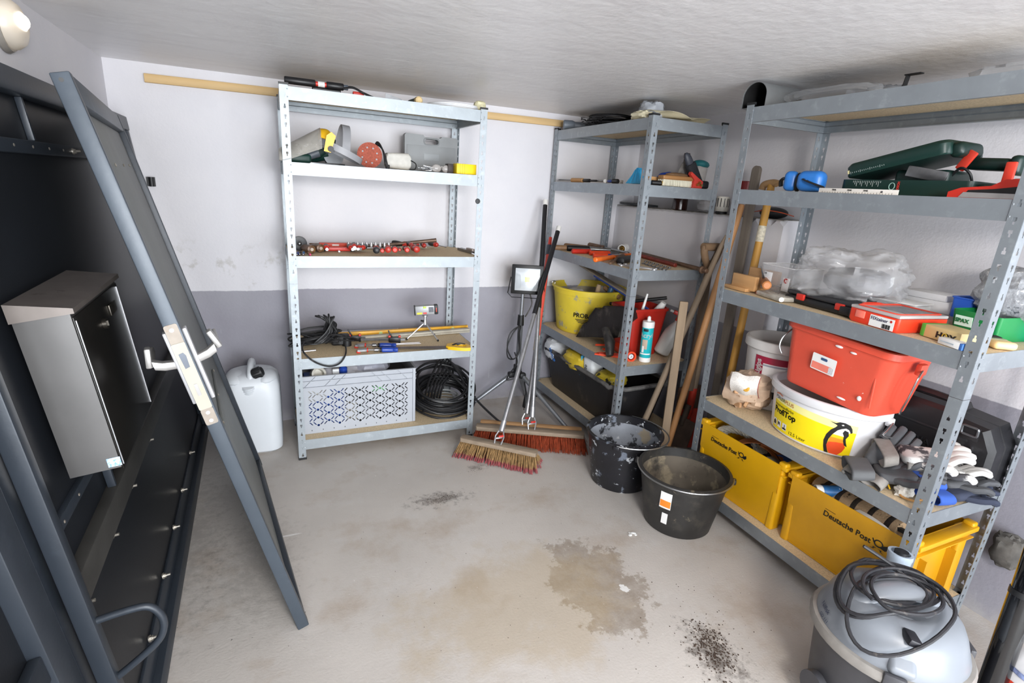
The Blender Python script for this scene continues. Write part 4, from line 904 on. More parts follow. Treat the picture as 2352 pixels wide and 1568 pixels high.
t = T('bit_case', 'orange-red oblong bit case lying behind the red and black one', 'case', (q[0], q[1]+.03, A3)); ob('shell', MB().rbox((0, 0, .012), (.165, .04, .022), .004), mat('cf4128', .5, 0, .08), t); ob('print', MB().rbox((.0, -.0205, .013), (.035, .001, .008), .0003), WHT, t)
q = (0.3131, 2.8469, 1.0596)
t = T('torch', 'red and black flat torch lying in front of the orange-red case', 'torch', (q[0], q[1]+.008, A3)); ob('shell', MB().rbox((0, 0, .011), (.125, .026, .019), .004), RED, t)
for s_ in (-1, 1): ob('end_cap', MB().rbox((s_*.07, 0, .011), (.022, .028, .021), .004), BLKG, t)
p0, p1 = (0.3124, 2.8514, 1.0696), (0.3117, 2.7301, 1.0646)
t = LT('nut_driver_bit', 'short chrome bit holder sticking out under the red torch', 'bit', (p0[0], p0[1], A3+.006), (p1[0], p1[1], A3+.006)); lat('shaft', [(.003, 0), (.003, .045), (.0055, .05), (.0055, .065), (.003, .066)], ALU, t)
for (p, q, m, lb) in (((0.1091, 2.6744, 1.0596), (0.1234, 2.7963, 1.0596), BL, 'dark blue drill bit tip at the left edge of the middle shelf'), ((0.1214, 2.6854, 1.0596), (0.1339, 2.8163, 1.0596), BLKG, 'black marker between the two blue ones'),
                      ((0.1366, 2.6788, 1.0596), (0.1479, 2.8093, 1.0596), mat('2f6fa8', .4), 'light blue marker below the black disc'), ((0.1671, 2.6692, 1.0596), (0.159, 2.8177, 1.0596), mat('a06a4c', .5), 'brown pencil with a pink tip')):
    t = LT('marker', lb, 'marker', (p[0], p[1], A3+.0065), (q[0], q[1]+.01, A3+.0065)); lat('barrel', [(.003, .001), (.0058, .006), (.0058, .07)], m, t, 10); lat('tip', [(.0015, -.003), (.0045, .0), (.0056, .010)], mat('d3447a', .5) if 'pink' in lb else STL, t, 10)
p0, p1 = (1.0272, 2.7718, 1.0596), (0.99, 2.9961, 1.0596)
t = LT('glazing_gun', 'flat steel tacker lying at the right end of the middle shelf', 'tacker', (p0[0], p0[1]+.01, A3), (p1[0], p1[1]+.02, A3))
ob('channel', MB().box((.085, 0, .012), (.17, .022, .003)).box((.085, .011, .008), (.17, .002, .014)).box((.085, -.011, .008), (.17, .002, .014)), STL, t); ob('grip_plate', MB().rbox((.035, .0, .020), (.07, .02, .014), .003), mat('9a8f88', .4, .5), t); lat('pin', [(.008, -.012), (.008, .012)], STL, t, 12, .055, -.018, .010)
# --- second shelf from the floor
rs = random.Random(9); q = (0.1967, 2.7761, 0.5518); P = []
for k in range(250):
    a = k*.42; P.append((.10*math.sin(a*.93)*(1+.2*math.sin(a*.21))+.035*math.sin(a*.37), .05*math.cos(a*.71)+.02*math.sin(a*1.31), .015+.075*(.5+.5*math.sin(a*.53+.6))*(.55+.45*math.sin(a*.13))+rs.uniform(0, .004)))
t = T('extension_cable', 'tangled dusty black extension cable at the left of the fourth shelf down', 'cable', (q[0], q[1]+.12, A2))
ob('tangle', MB().tube(spl(P, 3), .0046, 6), CAB, t)
P = []
for k in range(9):
    o = k*.010+rs.uniform(-.008, .008); P += [(.02+o, -.01, .06+.004*k), (.045+o*.5, -.02-.003*k, .13+.003*(k % 3)), (.095-o*1.3, -.03, .175-.02*rs.random()), (.085-o*.9, -.045, .165-.02*rs.random()), (.03+o, -.06+.004*k, .08), (-.03+o, -.07, .03)]
ob('bundle', MB().tube(spl(P, 4), .0044, 6), CAB, t)
P = [Vector(v)-t.location for v in [(0.1288, 2.8, 0.6003), (0.1107, 2.7, 0.6012), (0.1193, 2.655, 0.5828), (0.1537, 2.652, 0.5449), (0.1975, 2.65, 0.519), (0.2387, 2.65, 0.5086), (0.2789, 2.65, 0.5192), (0.3059, 2.655, 0.5504), (0.3196, 2.69, 0.5781), (0.3231, 2.8, 0.5998)]]
ob('hanging_loop', MB().tube(spl(P, 8), .0044, 7), CAB, t)
for k, (x0, y0) in enumerate(((.12, -.05), (.14, -.03), (.10, -.02))):
    P = [(x0-.08, y0, .02), (x0-.04, y0-.05, .05+.01*k), (x0+.03, y0-.06, .045+.01*k), (x0+.06, y0-.01, .03), (x0+.02, y0+.03, .02), (x0-.06, y0+.02, .03)]
    ob('loop', MB().tube(spl(P, 6, True), .0042, 6, True), CAB, t)
q = (0.3439, 2.7894, 0.5518)
t = T('plug_adapter', 'black rubber plug block between the tangled cable and the clamps', 'plug', (q[0], q[1]+.06, A2)); ob('body', MB().rbox((-.03, .03, .028), (.10, .07, .055), .014, 3).cyl((.0, 0, .0), (.0, 0, .045), .024, .022, 20), BLK, t); ob('socket_face', MB().cyl((-.03, -.006, .03), (-.03, -.01, .03), .020, n=20), BLKG, t)
LV = mat('b9b9bb', .4, .6, .06, 20)
def level(label, p0, p1, y0, y1_, h, w, m, vials, z=0., extra=None):
    t = LT('spirit_level', label, 'spirit level', (p0[0], y0, A2+z), (p1[0], y1_, A2+z)); L_ = math.hypot(p1[0]-p0[0], y1_-y0)
    ob('beam', MB().rbox((L_/2, 0, h/2), (L_, w, h), .002), m, t)
    for s_ in (0, L_): ob('end_cap', MB().rbox((s_, 0, h/2), (.008, w+.002, h+.002), .002), extra or m, t)
    for v in vials: ob('vial', MB().cyl((v*L_, -w/2-.0008, h/2), (v*L_, -w/2+.002, h/2), min(h*.34, .012), n=20), mat('cfe09a', .2), t)
    return t
pa, pb_ = (0.2838, 3.06, 0.5703), (0.6696, 3.06, 0.5749)
level('slim aluminium spirit level behind the yellow one', pa, pb_, 3.08, 3.07, .016, .03, mat('c8c9cc', .45, .3, .06, 20), (.8,), .0)
pa, pb_ = (0.287, 2.98, 0.5749), (1.0905, 2.98, 0.5548)
level('long yellow spirit level lying behind the measuring laser', pa, pb_, 3.0, 3.02, .032, .022, mat('e3a92a', .45, 0, .1, 20, spots=[('cfc6b0', 30, .64, .1)]), (.33, .88), .0)
pa, pb_ = (0.4112, 2.93, 0.5631), (1.0872, 2.96, 0.5469)
tt = LT('aluminium_batten', 'chalky white levelling batten in front of the yellow spirit level', 'batten', (pa[0], 2.925, A2), (pb_[0], 2.975, A2)); Lb = math.hypot(pb_[0]-pa[0], .05); ob('beam', MB().rbox((Lb/2, 0, .013), (Lb, .036, .024), .002), mat('b9b3a4', .7, 0, .15, 20, .1, 60, spots=[('d8d4c8', 14, .55, .15)]), tt); ob('groove', MB().box((Lb/2, -.0182, .013), (Lb, .0008, .004)), mat('8f897c', .8), tt)
# laser on a mini tripod
q = (0.7878, 2.8662, 0.5518)
t = T('laser_level', 'grey laser level on a chrome mini tripod', 'laser level', (q[0], q[1]+.03, A2), (0, 0, 0)); t.scale = (1.28, 1.28, 1.28)
hz = .112
for e in ((-.085, -.01, .004), (.045, -.06, .004), (.055, .035, .004)):
    ob('tripod_leg', MB().cyl((0, 0, .075), e, .0035, .0028, 8), ALU, t); ob('foot', MB().sph(e, .005, 8, 6), BLK, t)
ob('tripod_head', MB().cyl((0, 0, .065), (0, 0, .088), .009, n=14).cyl((0, 0, .088), (0, 0, .104), .006, n=12).cyl((0, 0, .104), (0, 0, .109), .012, n=14), ALU, t)
ob('clamp_screw', MB().cyl((-.008, -.004, .082), (-.02, -.008, .086), .004, n=10), BLK, t)
Ml = TR((.0, 0, hz+.022), (0, -.07, -.2))
ob('laser_body', MB().rbox((.0, 0, 0), (.088, .028, .040), .003, M=Ml), mat('9ea0a2', .4, .2), t)
ob('end_cap', MB().rbox((.048, 0, 0), (.018, .031, .043), .004, M=Ml), BLK, t); ob('end_cap', MB().rbox((-.046, 0, 0), (.006, .031, .042), .002, M=Ml), BLK, t)
ob('vial', MB().rbox((-.002, -.0145, .014), (.014, .002, .009), .001, M=Ml), mat('b7e03c', .2), t)
ob('warning_label', MB().box((-.026, -.0143, -.013), (.024, .0008, .009), Ml), mat('c9c531', .5), t); ob('maker_label', MB().box((-.002, -.0143, -.013), (.016, .0008, .008), Ml), mat('c4403e', .5), t)
ob('type_label', MB().box((.026, -.0143, .002), (.022, .0008, .024), Ml), mat('5c5f66', .5, 0, .5, 300), t); ob('side_vial', MB().rbox((.049, -.0155, .0), (.004, .002, .02), .001, M=Ml), mat('c93e2c', .4), t)
# clamps with blue handles
def clamp(label, p0, p1, lift, m, grp):
    t = LT('quick_clamp', label, 'clamp', (p0[0], p0[1], A2+.016+lift), (p1[0], p1[1], A2+.016+lift), grp); L_ = (Vector(p1)-Vector(p0)).length
    lat('handle', [(.009, 0), (.013, .003), (.0135, .02), (.011, .025), (.0135, .03), (.0135, L_*.40), (.010, L_*.42)], m, t, 14)
    lat('spindle', [(.004, L_*.40), (.004, L_*.80)], STL, t, 10); lat('nut', [(.009, L_*.50), (.010, L_*.51), (.010, L_*.60), (.008, L_*.61)], STL, t, 14)
    lat('collar', [(.012, L_*.42), (.011, L_*.47)], BLKG, t, 14); lat('red_ring', [(.012, L_*.76), (.012, L_*.79)], RED, t, 14)
    ob('jaw', MB().prism([(L_*.80, -.014), (L_*1.0, -.004), (L_*1.02, .018), (L_*.92, .016), (L_*.80, .010)], .010, Matrix.Translation((0, 0, -.005))), STL, t)
    ob('jaw_pad', MB().rbox((L_*1.0, .0, -.010), (.02, .02, .012), .003), RED, t)
pa, pb_ = (0.5881, 2.74, 0.5678), (0.386, 2.7954, 0.5678)
clamp('blue-handled screw clamp, the rear one of the pair', pa, pb_, 0, BL, 'blue-handled clamps')
pa, pb_ = (0.5811, 2.6633, 0.5678), (0.3834, 2.7034, 0.5678)
clamp('blue-handled screw clamp, the front one of the pair', pa, pb_, 0, BL, 'blue-handled clamps')
for (pa, pb_, lb) in (((0.4205, 2.8765, 0.5718), (0.2985, 2.8822, 0.5718), 'black one-hand clamp with red pads above the blue clamps'), ((0.6263, 2.8028, 0.5618), (0.5093, 2.8287, 0.5618), 'black one-hand clamp with red pads behind the blue handles')):
    t = LT('bar_clamp', lb, 'clamp', (pa[0], pa[1]+.03, A2+.02), (pb_[0], pb_[1]+.03, A2+.02)); ob('bar', MB().box((.09, 0, 0), (.24, .004, .012)), STL, t); ob('grip', MB().rbox((.03, 0, .0), (.06, .02, .032), .006), BLKG, t)
    for x in (.0, .055): ob('jaw_pad', MB().rbox((x, 0, .019), (.014, .018, .012), .003), RED, t)
    ob('fixed_jaw', MB().rbox((.0, 0, .0), (.012, .016, .04), .003), BLKG, t); ob('trigger', MB().rbox((.05, -.002, .03), (.008, .01, .05), .003, R=(0, .5, 0)), BLKG, t)
for k, (pa, pb_) in enumerate((((0.5752, 2.8107, 0.5518), (0.755, 2.8082, 0.5518)), ((0.5759, 2.786, 0.5518), (0.7179, 2.787, 0.5518)))):
    t = LT('steel_rod', ('upper' if k == 0 else 'lower')+' thin steel rod running from the blue clamps to the handsaw', 'rod', (pa[0], pa[1], A2+.004+.004*k), (pb_[0], pb_[1], A2+.004)); lat('shaft', [(.0022, 0), (.0024, .003), (.0024, .16)], ALU, t, 8)
# handsaw
pa, pb_ = (0.9714, 2.6362, 0.5638), (0.5863, 2.7265, 0.5558)
t = LT('handsaw', 'handsaw with a yellow and black handle and brown blade', 'saw', (pa[0], pa[1], A2+.010), (pb_[0], pb_[1], A2+.010)); L_ = (Vector(pb_)-Vector(pa)).length
HO = [(-.004, -.03), (.03, -.036), (.08, -.026), (.13, -.012), (.14, .0), (.13, .035), (.10, .048), (.05, .046), (.01, .034), (-.008, .004)]
HI = [(.018, -.010), (.045, -.014), (.075, -.006), (.085, .012), (.07, .026), (.035, .024), (.018, .010)]
HO = [(x*.92, -y*1.15) for x, y in HO]; HI = [(x*.92, -y*1.15) for x, y in HI]
ob('handle', holed(MB(), HO, HI, .018, Matrix.Translation((0, 0, -.009))), mat('eab71e', .4, 0, .04), t)
ob('grip_insert', MB().tube(spl([(.02, -.032, .005), (.045, -.036, .008), (.075, -.030, .008), (.092, -.012, .006)], 5), .0075, 8), BLKG, t)
ob('blade', MB().prism([(.10, -.034), (.12, .022), (L_, .018), (L_, -.012)], .0012, Matrix.Translation((0, 0, -.002))), mat('6d625c', .45, .5, .2, 20, spots=[('4f4038', 30, .6, .1)]), t)
b = MB()
for k in range(60): x = .125+(L_-.13)*k/60; b.prism([(x, .0215-.004*k/60), (x+(L_-.13)/60, .0215-.004*(k+1)/60), (x+(L_-.13)/120, .0255-.004*k/60)], .0012, z0=-.002)
ob('teeth', b, STL, t, kind='stuff')
p0, p1 = (0.1095, 2.769, 0.5518), (0.1815, 2.7796, 0.5518)
t = LT('drill_rod', 'short bright steel rod poking out below the tangled cable', 'rod', (p0[0], p0[1], A2+.006), (p1[0], p1[1], A2+.006)); lat('shaft', [(.004, 0), (.005, .002), (.005, .07)], ALU, t, 10)
# magnet on the post, cable end
ob('magnet_disc', MB().lathe([(.0125, 0), (.0135, .002), (.012, .006), (.001, .0065)], 24, TR((0, 0, 0), (PI/2, 0, 0))), BLKG, None, 'round black magnet stuck on the right front post of the left rack', 'magnet', loc=(0.9938, 2.6585, 1.3492))
# --- bottom shelf: perforated crate and the big coil
CG = mat('a4a8af', .5, 0, .04, 8, .02, 60)
cr = T('perforated_crate', 'light grey perforated plastic crate full of odds and ends', 'crate', (.0895, 2.735, A1), (0, 0, .0))
CW, CD_, CH = .60, .385, .325
def perf(w, h, M, pat=True):
    """perforated wall: slanted slots and round holes of the lattice"""
    bm = bmesh.new(); ring = [bm.verts.new((x, 0, z)) for x, z in ((0, 0), (w, 0), (w, h), (0, h))]; E = [bm.edges.new((ring[k], ring[(k+1) % 4])) for k in range(4)]
    def hole(pts):
        vs = [bm.verts.new((x, 0, z)) for x, z in pts]; E.extend(bm.edges.new((vs[k], vs[(k+1) % len(vs)])) for k in range(len(vs)))
    nx, nz = 10, 9; cx, cz = (w-.06)/nx, (h-.125)/nz
    for i in range(nx):
        for j in range(nz):
            s_ = -1 if (i+j) % 2 else 1
            for f in (.33, .68):
                x, z = .03+(i+f)*cx, .045+(j+.5)*cz; a, c_, t_ = .0070, .0082, .0032
                hole([(x-a-t_, z+c_*s_), (x-a+t_, z+c_*s_), (x+a+t_, z-c_*s_), (x+a-t_, z-c_*s_)])
            if (i+j) % 2 and 0 < i: hole([(.03+i*cx+.0068*math.cos(PI*k/4), .045+j*cz+.0068*math.sin(PI*k/4)) for k in range(8)])
    bmesh.ops.triangle_fill(bm, use_beauty=True, use_dissolve=False, edges=E)
    # drop faces that fill the holes
    bm.verts.index_update(); b = MB(); b.add([v.co.copy() for v in bm.verts], [[v.index for v in f.verts] for f in bm.faces], M); bm.free(); return b
o = ob('front_wall', perf(CW, CH-.0, Matrix.Identity(4)), CG, cr, ang=0); md = o.modifiers.new('sheet', 'SOLIDIFY'); md.thickness = .0018; md.offset = 0
ob('back_wall', MB().box((CW/2, CD_, CH/2), (CW, .003, CH)), CG, cr); ob('bottom', MB().box((CW/2, CD_/2, .003), (CW-.01, CD_-.01, .005)), CG, cr)
for s_ in (0, CW): ob('side_wall', MB().box((s_, CD_/2, CH/2), (.004, CD_, CH)), CG, cr)
b = MB()
for z in (CH-.002, CH-.028, CH-.062): b.box((CW/2, -.004, z), (CW+.012, .010, .003)); b.box((CW/2, CD_+.004, z), (CW+.012, .010, .003)); b.box((-.004, CD_/2, z), (.01, CD_, .003)); b.box((CW+.004, CD_/2, z), (.01, CD_, .003))
for x, s_ in ((.02, 1), (.12, 1), (.17, 1), (.42, -1), (.47, -1), (.56, -1)): b.loft([[(x, -.008, CH-.062), (x+.002, -.008, CH-.062), (x+.002, 0, CH-.062), (x, 0, CH-.062)], [(x+s_*.06, -.008, CH-.003), (x+s_*.06+.002, -.008, CH-.003), (x+s_*.06+.002, 0, CH-.003), (x+s_*.06, 0, CH-.003)]])
ob('rim_ribs', b, CG, cr, kind='stuff'); 
for x in (0, CW): ob('corner_post', MB().rbox((x+(.004 if x == 0 else -.004), -.002, CH/2), (.016, .012, CH-.004), .003), CG, cr)
b = MB()
for k in range(10): b.rbox((.05+k*.056, -.002, .018), (.004, .003, .006), .001)
ob('foot_slots', b, mat('55585e', .6), cr, kind='stuff')
# crate contents
cx0, cy0 = .0895, 2.735
def inc(x, y, z): return (cx0+x, cy0+y, A1+z)
ob('cable_drum', MB().lathe([(.035, 0), (.037, .004), (.037, .05), (.030, .054), (.026, .05), (.026, .01)], 28, TR((0, 0, .04), (1.2, 0, .2))), mat('c4c0b6', .5), None, 'white plastic ring at the left of the grey crate', 'ring', loc=inc(.09, .07, .265))
for (x, y, z, d, m, nm, lb) in ((.13, .13, .008, (.20, .2, .26), mat('2c55b0', .4, 0, .2, 12, spots=[('3f86cf', 20, .6, .05)]), 'blue_carton', 'blue carton low at the left inside the grey crate'), (.08, .05, .17, (.10, .06, .10), mat('d8d6d2', .6, 0, .2, 30, spots=[('b5402c', 30, .66, .03)]), 'white_carton', 'white carton at the left behind the crate wall'),
        (.26, .09, .008, (.06, .1, .13), mat('cfc6b4', .7, 0, .2, 30), 'beige_carton', 'beige carton in the middle of the crate'), (.38, .12, .008, (.12, .15, .10), mat('9a9ea4', .6), 'grey_carton', 'grey carton low in the crate'), (.47, .16, .008, (.20, .25, .29), mat('1d1d20', .6, 0, .2), 'black_bag', 'black box filling the right of the crate')):
    ob(nm, MB().rbox((0, 0, d[2]/2), d, .006), m, None, lb, 'box', loc=inc(x, y, z))
crumple('white_bag', inc(.24, .15, .22), .12, .10, .115, mat('c4c4cc', .4, 0, .1, 20), 8, label='crumpled white plastic bag on top in the grey crate', cat='bag'); 
ob('blue_can', MB().lathe([(.02, 0), (.021, .004), (.021, .09), (.012, .1)], 20), BL, None, 'blue can between the white bags in the crate', 'can', loc=inc(.225, .06, .245))
crumple('clear_bag', inc(.38, .16, .24), .11, .09, .11, mat('a9abb8', .3, 0, .2, 20), 12, label='grey translucent bag at the centre of the crate', cat='bag')
ob('socket_box', MB().rbox((0, 0, .02), (.035, .03, .04), .004), mat('d6d8da', .5), None, 'small white socket box left of the blue can', 'box', loc=inc(.185, .06, .295))
ob('green_bag', MB().rbox((0, 0, .015), (.09, .03, .03), .01), mat('3f9a4a', .5), None, 'green pouch seen through the crate lattice', 'pouch', loc=inc(.40, .022, .20))
# big black coil
cc = (0.9296, 2.9389, 0.1091)
t = T('cable_coil', 'large coil of thick black cable at the right of the bottom shelf', 'cable', (.900, 2.885, A1))
CBK = mat('1a1a1c', .42, 0, .25, 20, spots=[('5a5148', 22, .66, .06)])
for k, (sd, R_, n_, h_, z_) in enumerate(((2, .175, 8, .055, 0), (5, .160, 7, .06, .01), (11, .180, 5, .08, .01))):
    rs = random.Random(sd); P = []
    for i in range(n_*16):
        a = 2*PI*i/16; rr = R_+.026*math.sin(a*.31+sd)+rs.uniform(-.004, .004); x, y = rr*math.cos(a), rr*.85*math.sin(a)
        P.append((x, y, .012+z_+h_*(.5+.5*math.sin(a*.17+sd))+(.5 if k == 2 else .32)*(y+.13)))
    ob('winding', MB().tube(spl(P, 2), .0068, 7), CBK, t)
for k in range(6):
    o = k*.024; P = [(-.15+o, -.12+.02*k, .03), (-.10+o, .0+.01*k, .12), (-.03+o, .09, .205-.008*k), (.04+o*.6, .14, .270-.012*k), (.09+o*.5, .08, .235-.010*k), (.15-o*.2, -.01, .12), (.16, -.10, .05)]
    ob('loose_winding', MB().tube(spl(P, 6), .0066, 7), CBK, t)
P = [(.10, .0, .21), (.13, -.06, .13), (.17, -.11, .085), (.20, -.155, .045), (.235, -.22, .02), (.262, -.265, .005), (.275, -.285, .0)]
P = [(.03, .05, .24), (.08, -.02, .18), (.14, -.08, .12), (.19, -.13, .06), (.23, -.2, .02), (.27, -.26, -.015), (.285, -.275, -.02)]
ob('cable_end', MB().tube(spl(P, 6), .0068, 8), CBK, t)
P = []
for i in range(56): a = 2*PI*i/16; P.append((.075*math.cos(a)+.02, .07*math.sin(a)-.0, .02+.0012*i))
ob('grey_winding', MB().tube(spl(P, 2), .0052, 6), mat('8d9090', .5), t, label='pale grey cable lying inside the coil')
# ================================================================ things on the corner rack
B1, B2, B3, B4, B5 = [z+.0005 for z in ZB]
ORR = mat('d8431f', .38, 0, .08, 20); ORO = mat('e06a22', .4, 0, .1, 30)
def rod(label, nm, cat, segs, p0, p1, z=0, group=None):
    """straight tool: segs [(part name, profile [(r, x)], material)] along p0 -> p1"""
    t = LT(nm, label, cat, (p0[0], p0[1], p0[2]+z), (p1[0], p1[1], p1[2]+z), group)
    for n_, pr_, m in segs: lat(n_, pr_, m, t, 12)
    return t
def D(p, q): return (Vector(p)-Vector(q)).length
# yellow bucket of plastering tools
YB = mat('dcc53a', .5, 0, .08, 8, .08, 60, spots=[('a59f86', 11, .60, .05), ('8f8870', 40, .66, .03)])
yb = bucket('bucket', 'large yellow plastering bucket with grey mortar stains, on the corner rack', (1.9082, 2.930, B2), .196, .236, .292, YB, mat('a39a80', .75, 0, .2, 9, .2, 50, spots=[('c9b24a', 10, .6, .08)]), lip=.012)
fy = wrapM(math.radians(237), .222, .14)
text('PROBA 9', .038, mat('26261c', .6), yb, Matrix.Identity(4), warp=lambda q: fy(Vector((q.x-.085, q.y-.02, 0)))+Vector((0, 0, 0)), bold=.0008)
for k in range(3): patch('print_line', .10-.02*k, .004, mat('26261c', .6), yb, fy, cx=-.02, cy=-.034-.009*k)
ob('ear_ring', MB().tube([(-.20+.012*math.cos(a), .13, .292+.012*math.sin(a)) for a in [k*PI/5 for k in range(10)]], .003, 6, True), WIRE, yb)
p0, p1 = (1.87, 2.93, .80), (2.02, 2.62, .935)
t = T('float_trowel', 'blue-backed plastering float sticking out over the yellow bucket', 'float', (1.95, 2.74, .885), (.10, .34, -1.15+.0))
ob('blade', MB().rbox((0, 0, 0), (.50, .08, .010), .002, R=(-.2, 0, 0)), mat('7d7468', .7, 0, .25, 30), t); ob('blue_backing', MB().rbox((.09, -.0, -.010), (.44, .06, .014), .003, R=(-.2, 0, 0)), mat('27479c', .5, 0, .15), t)
ob('handle', MB().cyl((-.05, .02, -.06), (.08, .01, -.06), .015, n=14), mat('8a6b4a', .7), t)
for k, (x, y, m, n_, lb, rr) in enumerate(((1.87, 2.80, mat('9a8468', .75, 0, .2, 20), 'wooden_grip', 'pale worn wooden trowel grip standing in the yellow bucket', .016), (1.925, 2.77, mat('39607c', .4, 0, .2), 'blue_grip', 'blue trowel grip leaning in the yellow bucket', .017))):
    rod(lb, n_, 'trowel', [('grip', [(rr*.8, 0), (rr, .01), (rr, .16), (rr*.7, .175)], m)], (x, y, .70), (x+.02*k+.01, y-.02, .862 if k == 0 else .85))
t = T('plaster_float', 'grey plaster float with an orange edge in the yellow bucket', 'float', (1.985, 2.82, .79), (.5, .2, -.6)); ob('plate', MB().rbox((0, 0, 0), (.15, .02, .12), .002), mat('8c8478', .8, 0, .2, 30, .1, 50), t); ob('edge', MB().rbox((.075, 0, 0), (.010, .024, .12), .002), mat('c9622c', .6), t)
crumple('white_rag', (1.80, 2.92, .765), .05, .05, .06, mat('bdb8b0', .8, 0, .15, 20, .2, 60), 15, label='grey-white mortar-crusted rag inside the yellow bucket', cat='rag')
# black rubber chute-like dustpan
t = T('rubber_scoop', 'black dusty rubber scoop lying in front of the yellow bucket', 'scoop', (1.735, 2.42, B2), (0, 0, 0))
RB = mat('1f1d1c', .5, 0, .3, 12, .5, 22, spots=[('57514b', 9, .55, .15)])
P = [(0.0, 0.0, 0.0)]
pts = [tuple(v[:2]) for v in [(0.3287, -0.027, 0.0), (0.3022, 0.036, 0.0), (0.2659, 0.0975, 0.0), (0.2111, 0.1341, 0.0), (0.1998, 0.1702, 0.0), (0.146, 0.2321, 0.0), (0.0891, 0.2318, 0.0), (0.0626, 0.2617, 0.0), (-0.1512, 0.305, 0.0), (-0.1636, 0.2439, 0.0), (-0.1239, 0.1988, 0.0), (-0.1058, 0.1225, 0.0), (-0.0826, 0.1107, 0.0)]]
b = MB()
n_ = len(pts); cxm = sum(p[0] for p in pts)/n_; czm = sum(p[1] for p in pts)/n_
rings = [[(x_, cxm+(y-cxm)*s_, max(0.001, czm+(z-czm)*s_)) for y, z in pts] for x_, s_ in ((.0, .985), (-.008, 1.0), (.02, 1.0), (.05, .96), (.10, .82), (.14, .55))]
b.loft(rings); ob('sheet', b, RB, t, ang=25)
q = (1.72, 2.3509, 0.6948)
ob('spout', MB().rod([((0-.03, q[1]-2.42+.06, .15), .020), ((-.03, q[1]-2.42, .08), .030), ((-.045, q[1]-2.42-.03, .03), .024), ((-.05, q[1]-2.42-.04, .016), .019)], 16), RB, t)
# red wall-paint bucket with tubes
RBK = mat('a32318', .4, 0, .06, 8)
t = T('square_bucket', 'deep red rectangular bucket holding white cartridge nozzles', 'bucket', (1.92, 2.40, B2), (0, 0, 0))
def rr3(w, d, r, z, cx=0, cy=0): return [(x+cx, y+cy, z) for x, y in rrect(w, d, r, 5)]
ob('body', MB().loft([rr3(.20, .155, .03, 0), rr3(.205, .16, .032, .01), rr3(.25, .205, .03, .24), rr3(.255, .21, .03, .262), rr3(.268, .222, .03, .264), rr3(.268, .222, .03, .278), rr3(.252, .206, .028, .279), rr3(.246, .20, .028, .24), rr3(.20, .152, .03, .015), rr3(.10, .10, .03, .012)]), RBK, t)
ob('pour_grip', MB().rbox((-.138, -.05, .215), (.012, .014, .10), .004), RBK, t)
for k, (p, q, lb) in enumerate((((1.875, 2.37, .62), (1.905, 2.33, .905), 'long bent white sealant nozzle rising from the red bucket'), ((1.98, 2.42, .66), (2.03, 2.33, .85), 'white cartridge tube leaning to the right in the red bucket'))):
    r_ = .006 if k == 0 else .018
    rod(lb, 'sealant_nozzle' if k == 0 else 'cartridge', 'cartridge', [('tube', [(r_*1.9, 0), (r_*1.6, .12), (r_*1.2, D(p, q)*.85), (r_*.9, D(p, q))], WHT)], p, q)
t = rod('black plastic bar lying behind the red bucket', 'plastic_bar', 'bar', [('bar', [(.009, 0), (.010, .002), (.010, .33), (.009, .335)], BLK)], (1.85, 2.60, .79), (2.08, 2.38, .865))
# sealant cartridge
q = (1.8637, 2.2041, 0.5448)
ac = T('sealant_cartridge', 'turquoise and white sealant cartridge standing on the corner rack', 'cartridge', (q[0], q[1]+.028, B2), (0, -.02, 0)); ac.scale = (1.2, 1.2, 1.2)
TQ = mat('22b4bd', .35, 0, .03)
ob('tube', MB().lathe([(.0255, 0), (.0265, .002), (.0265, .165), (.024, .168)], 28), TQ, ac); ob('bottom_band', MB().lathe([(.0268, .0), (.0270, .001), (.0270, .020), (.0268, .021)], 28, capa=False, capb=False), WHT, ac)
ob('cap', MB().lathe([(.0275, .163), (.0275, .184), (.026, .190), (.010, .192), (.008, .20), (.0075, .210), (.003, .214), (.001, .214)], 28), WHT, ac)
fa = wrapM(math.radians(228), .0266, 0)
text('Acryl', .030, WHT, ac, Matrix.Identity(4), warp=lambda q: fa(Vector((q.x-.036, q.y+.118, .0005))), bold=.0006); patch('picture', .024, .045, mat('b9a795', .6, 0, .1), ac, fa, cx=-.006, cy=.085)
patch('swoosh', .05, .006, WHT, ac, fa, cy=.040); patch('dark_mark', .022, .012, mat('1c2a33', .5), ac, fa, cx=-.006, cy=.152); patch('small_print', .010, .03, WHT, ac, fa, cx=-.012, cy=.062)
# spray bottle
q = (2.0217, 2.2585, 0.5448)
t = T('spray_bottle', 'translucent white plastic bottle tilted to the right beside the sealant cartridge', 'bottle', (q[0]+.0, q[1]+.03, B2+.016), (0, .36, -.45)); t.scale = (1.25, 1.25, 1.15)
ob('body', MB().lathe([(.030, 0), (.036, .006), (.037, .09), (.034, .12), (.022, .155), (.014, .17), (.013, .185)], 28), mat('cfccc6', .35, 0, .05, 8, tr=.25), t); ob('trigger_head', MB().lathe([(.015, .18), (.016, .20), (.012, .205)], 16).rbox((-.01, 0, .215), (.06, .02, .02), .005), RED, t)
ob('nozzle', MB().cyl((-.04, 0, .215), (-.056, 0, .215), .006, n=10), WHT, t)
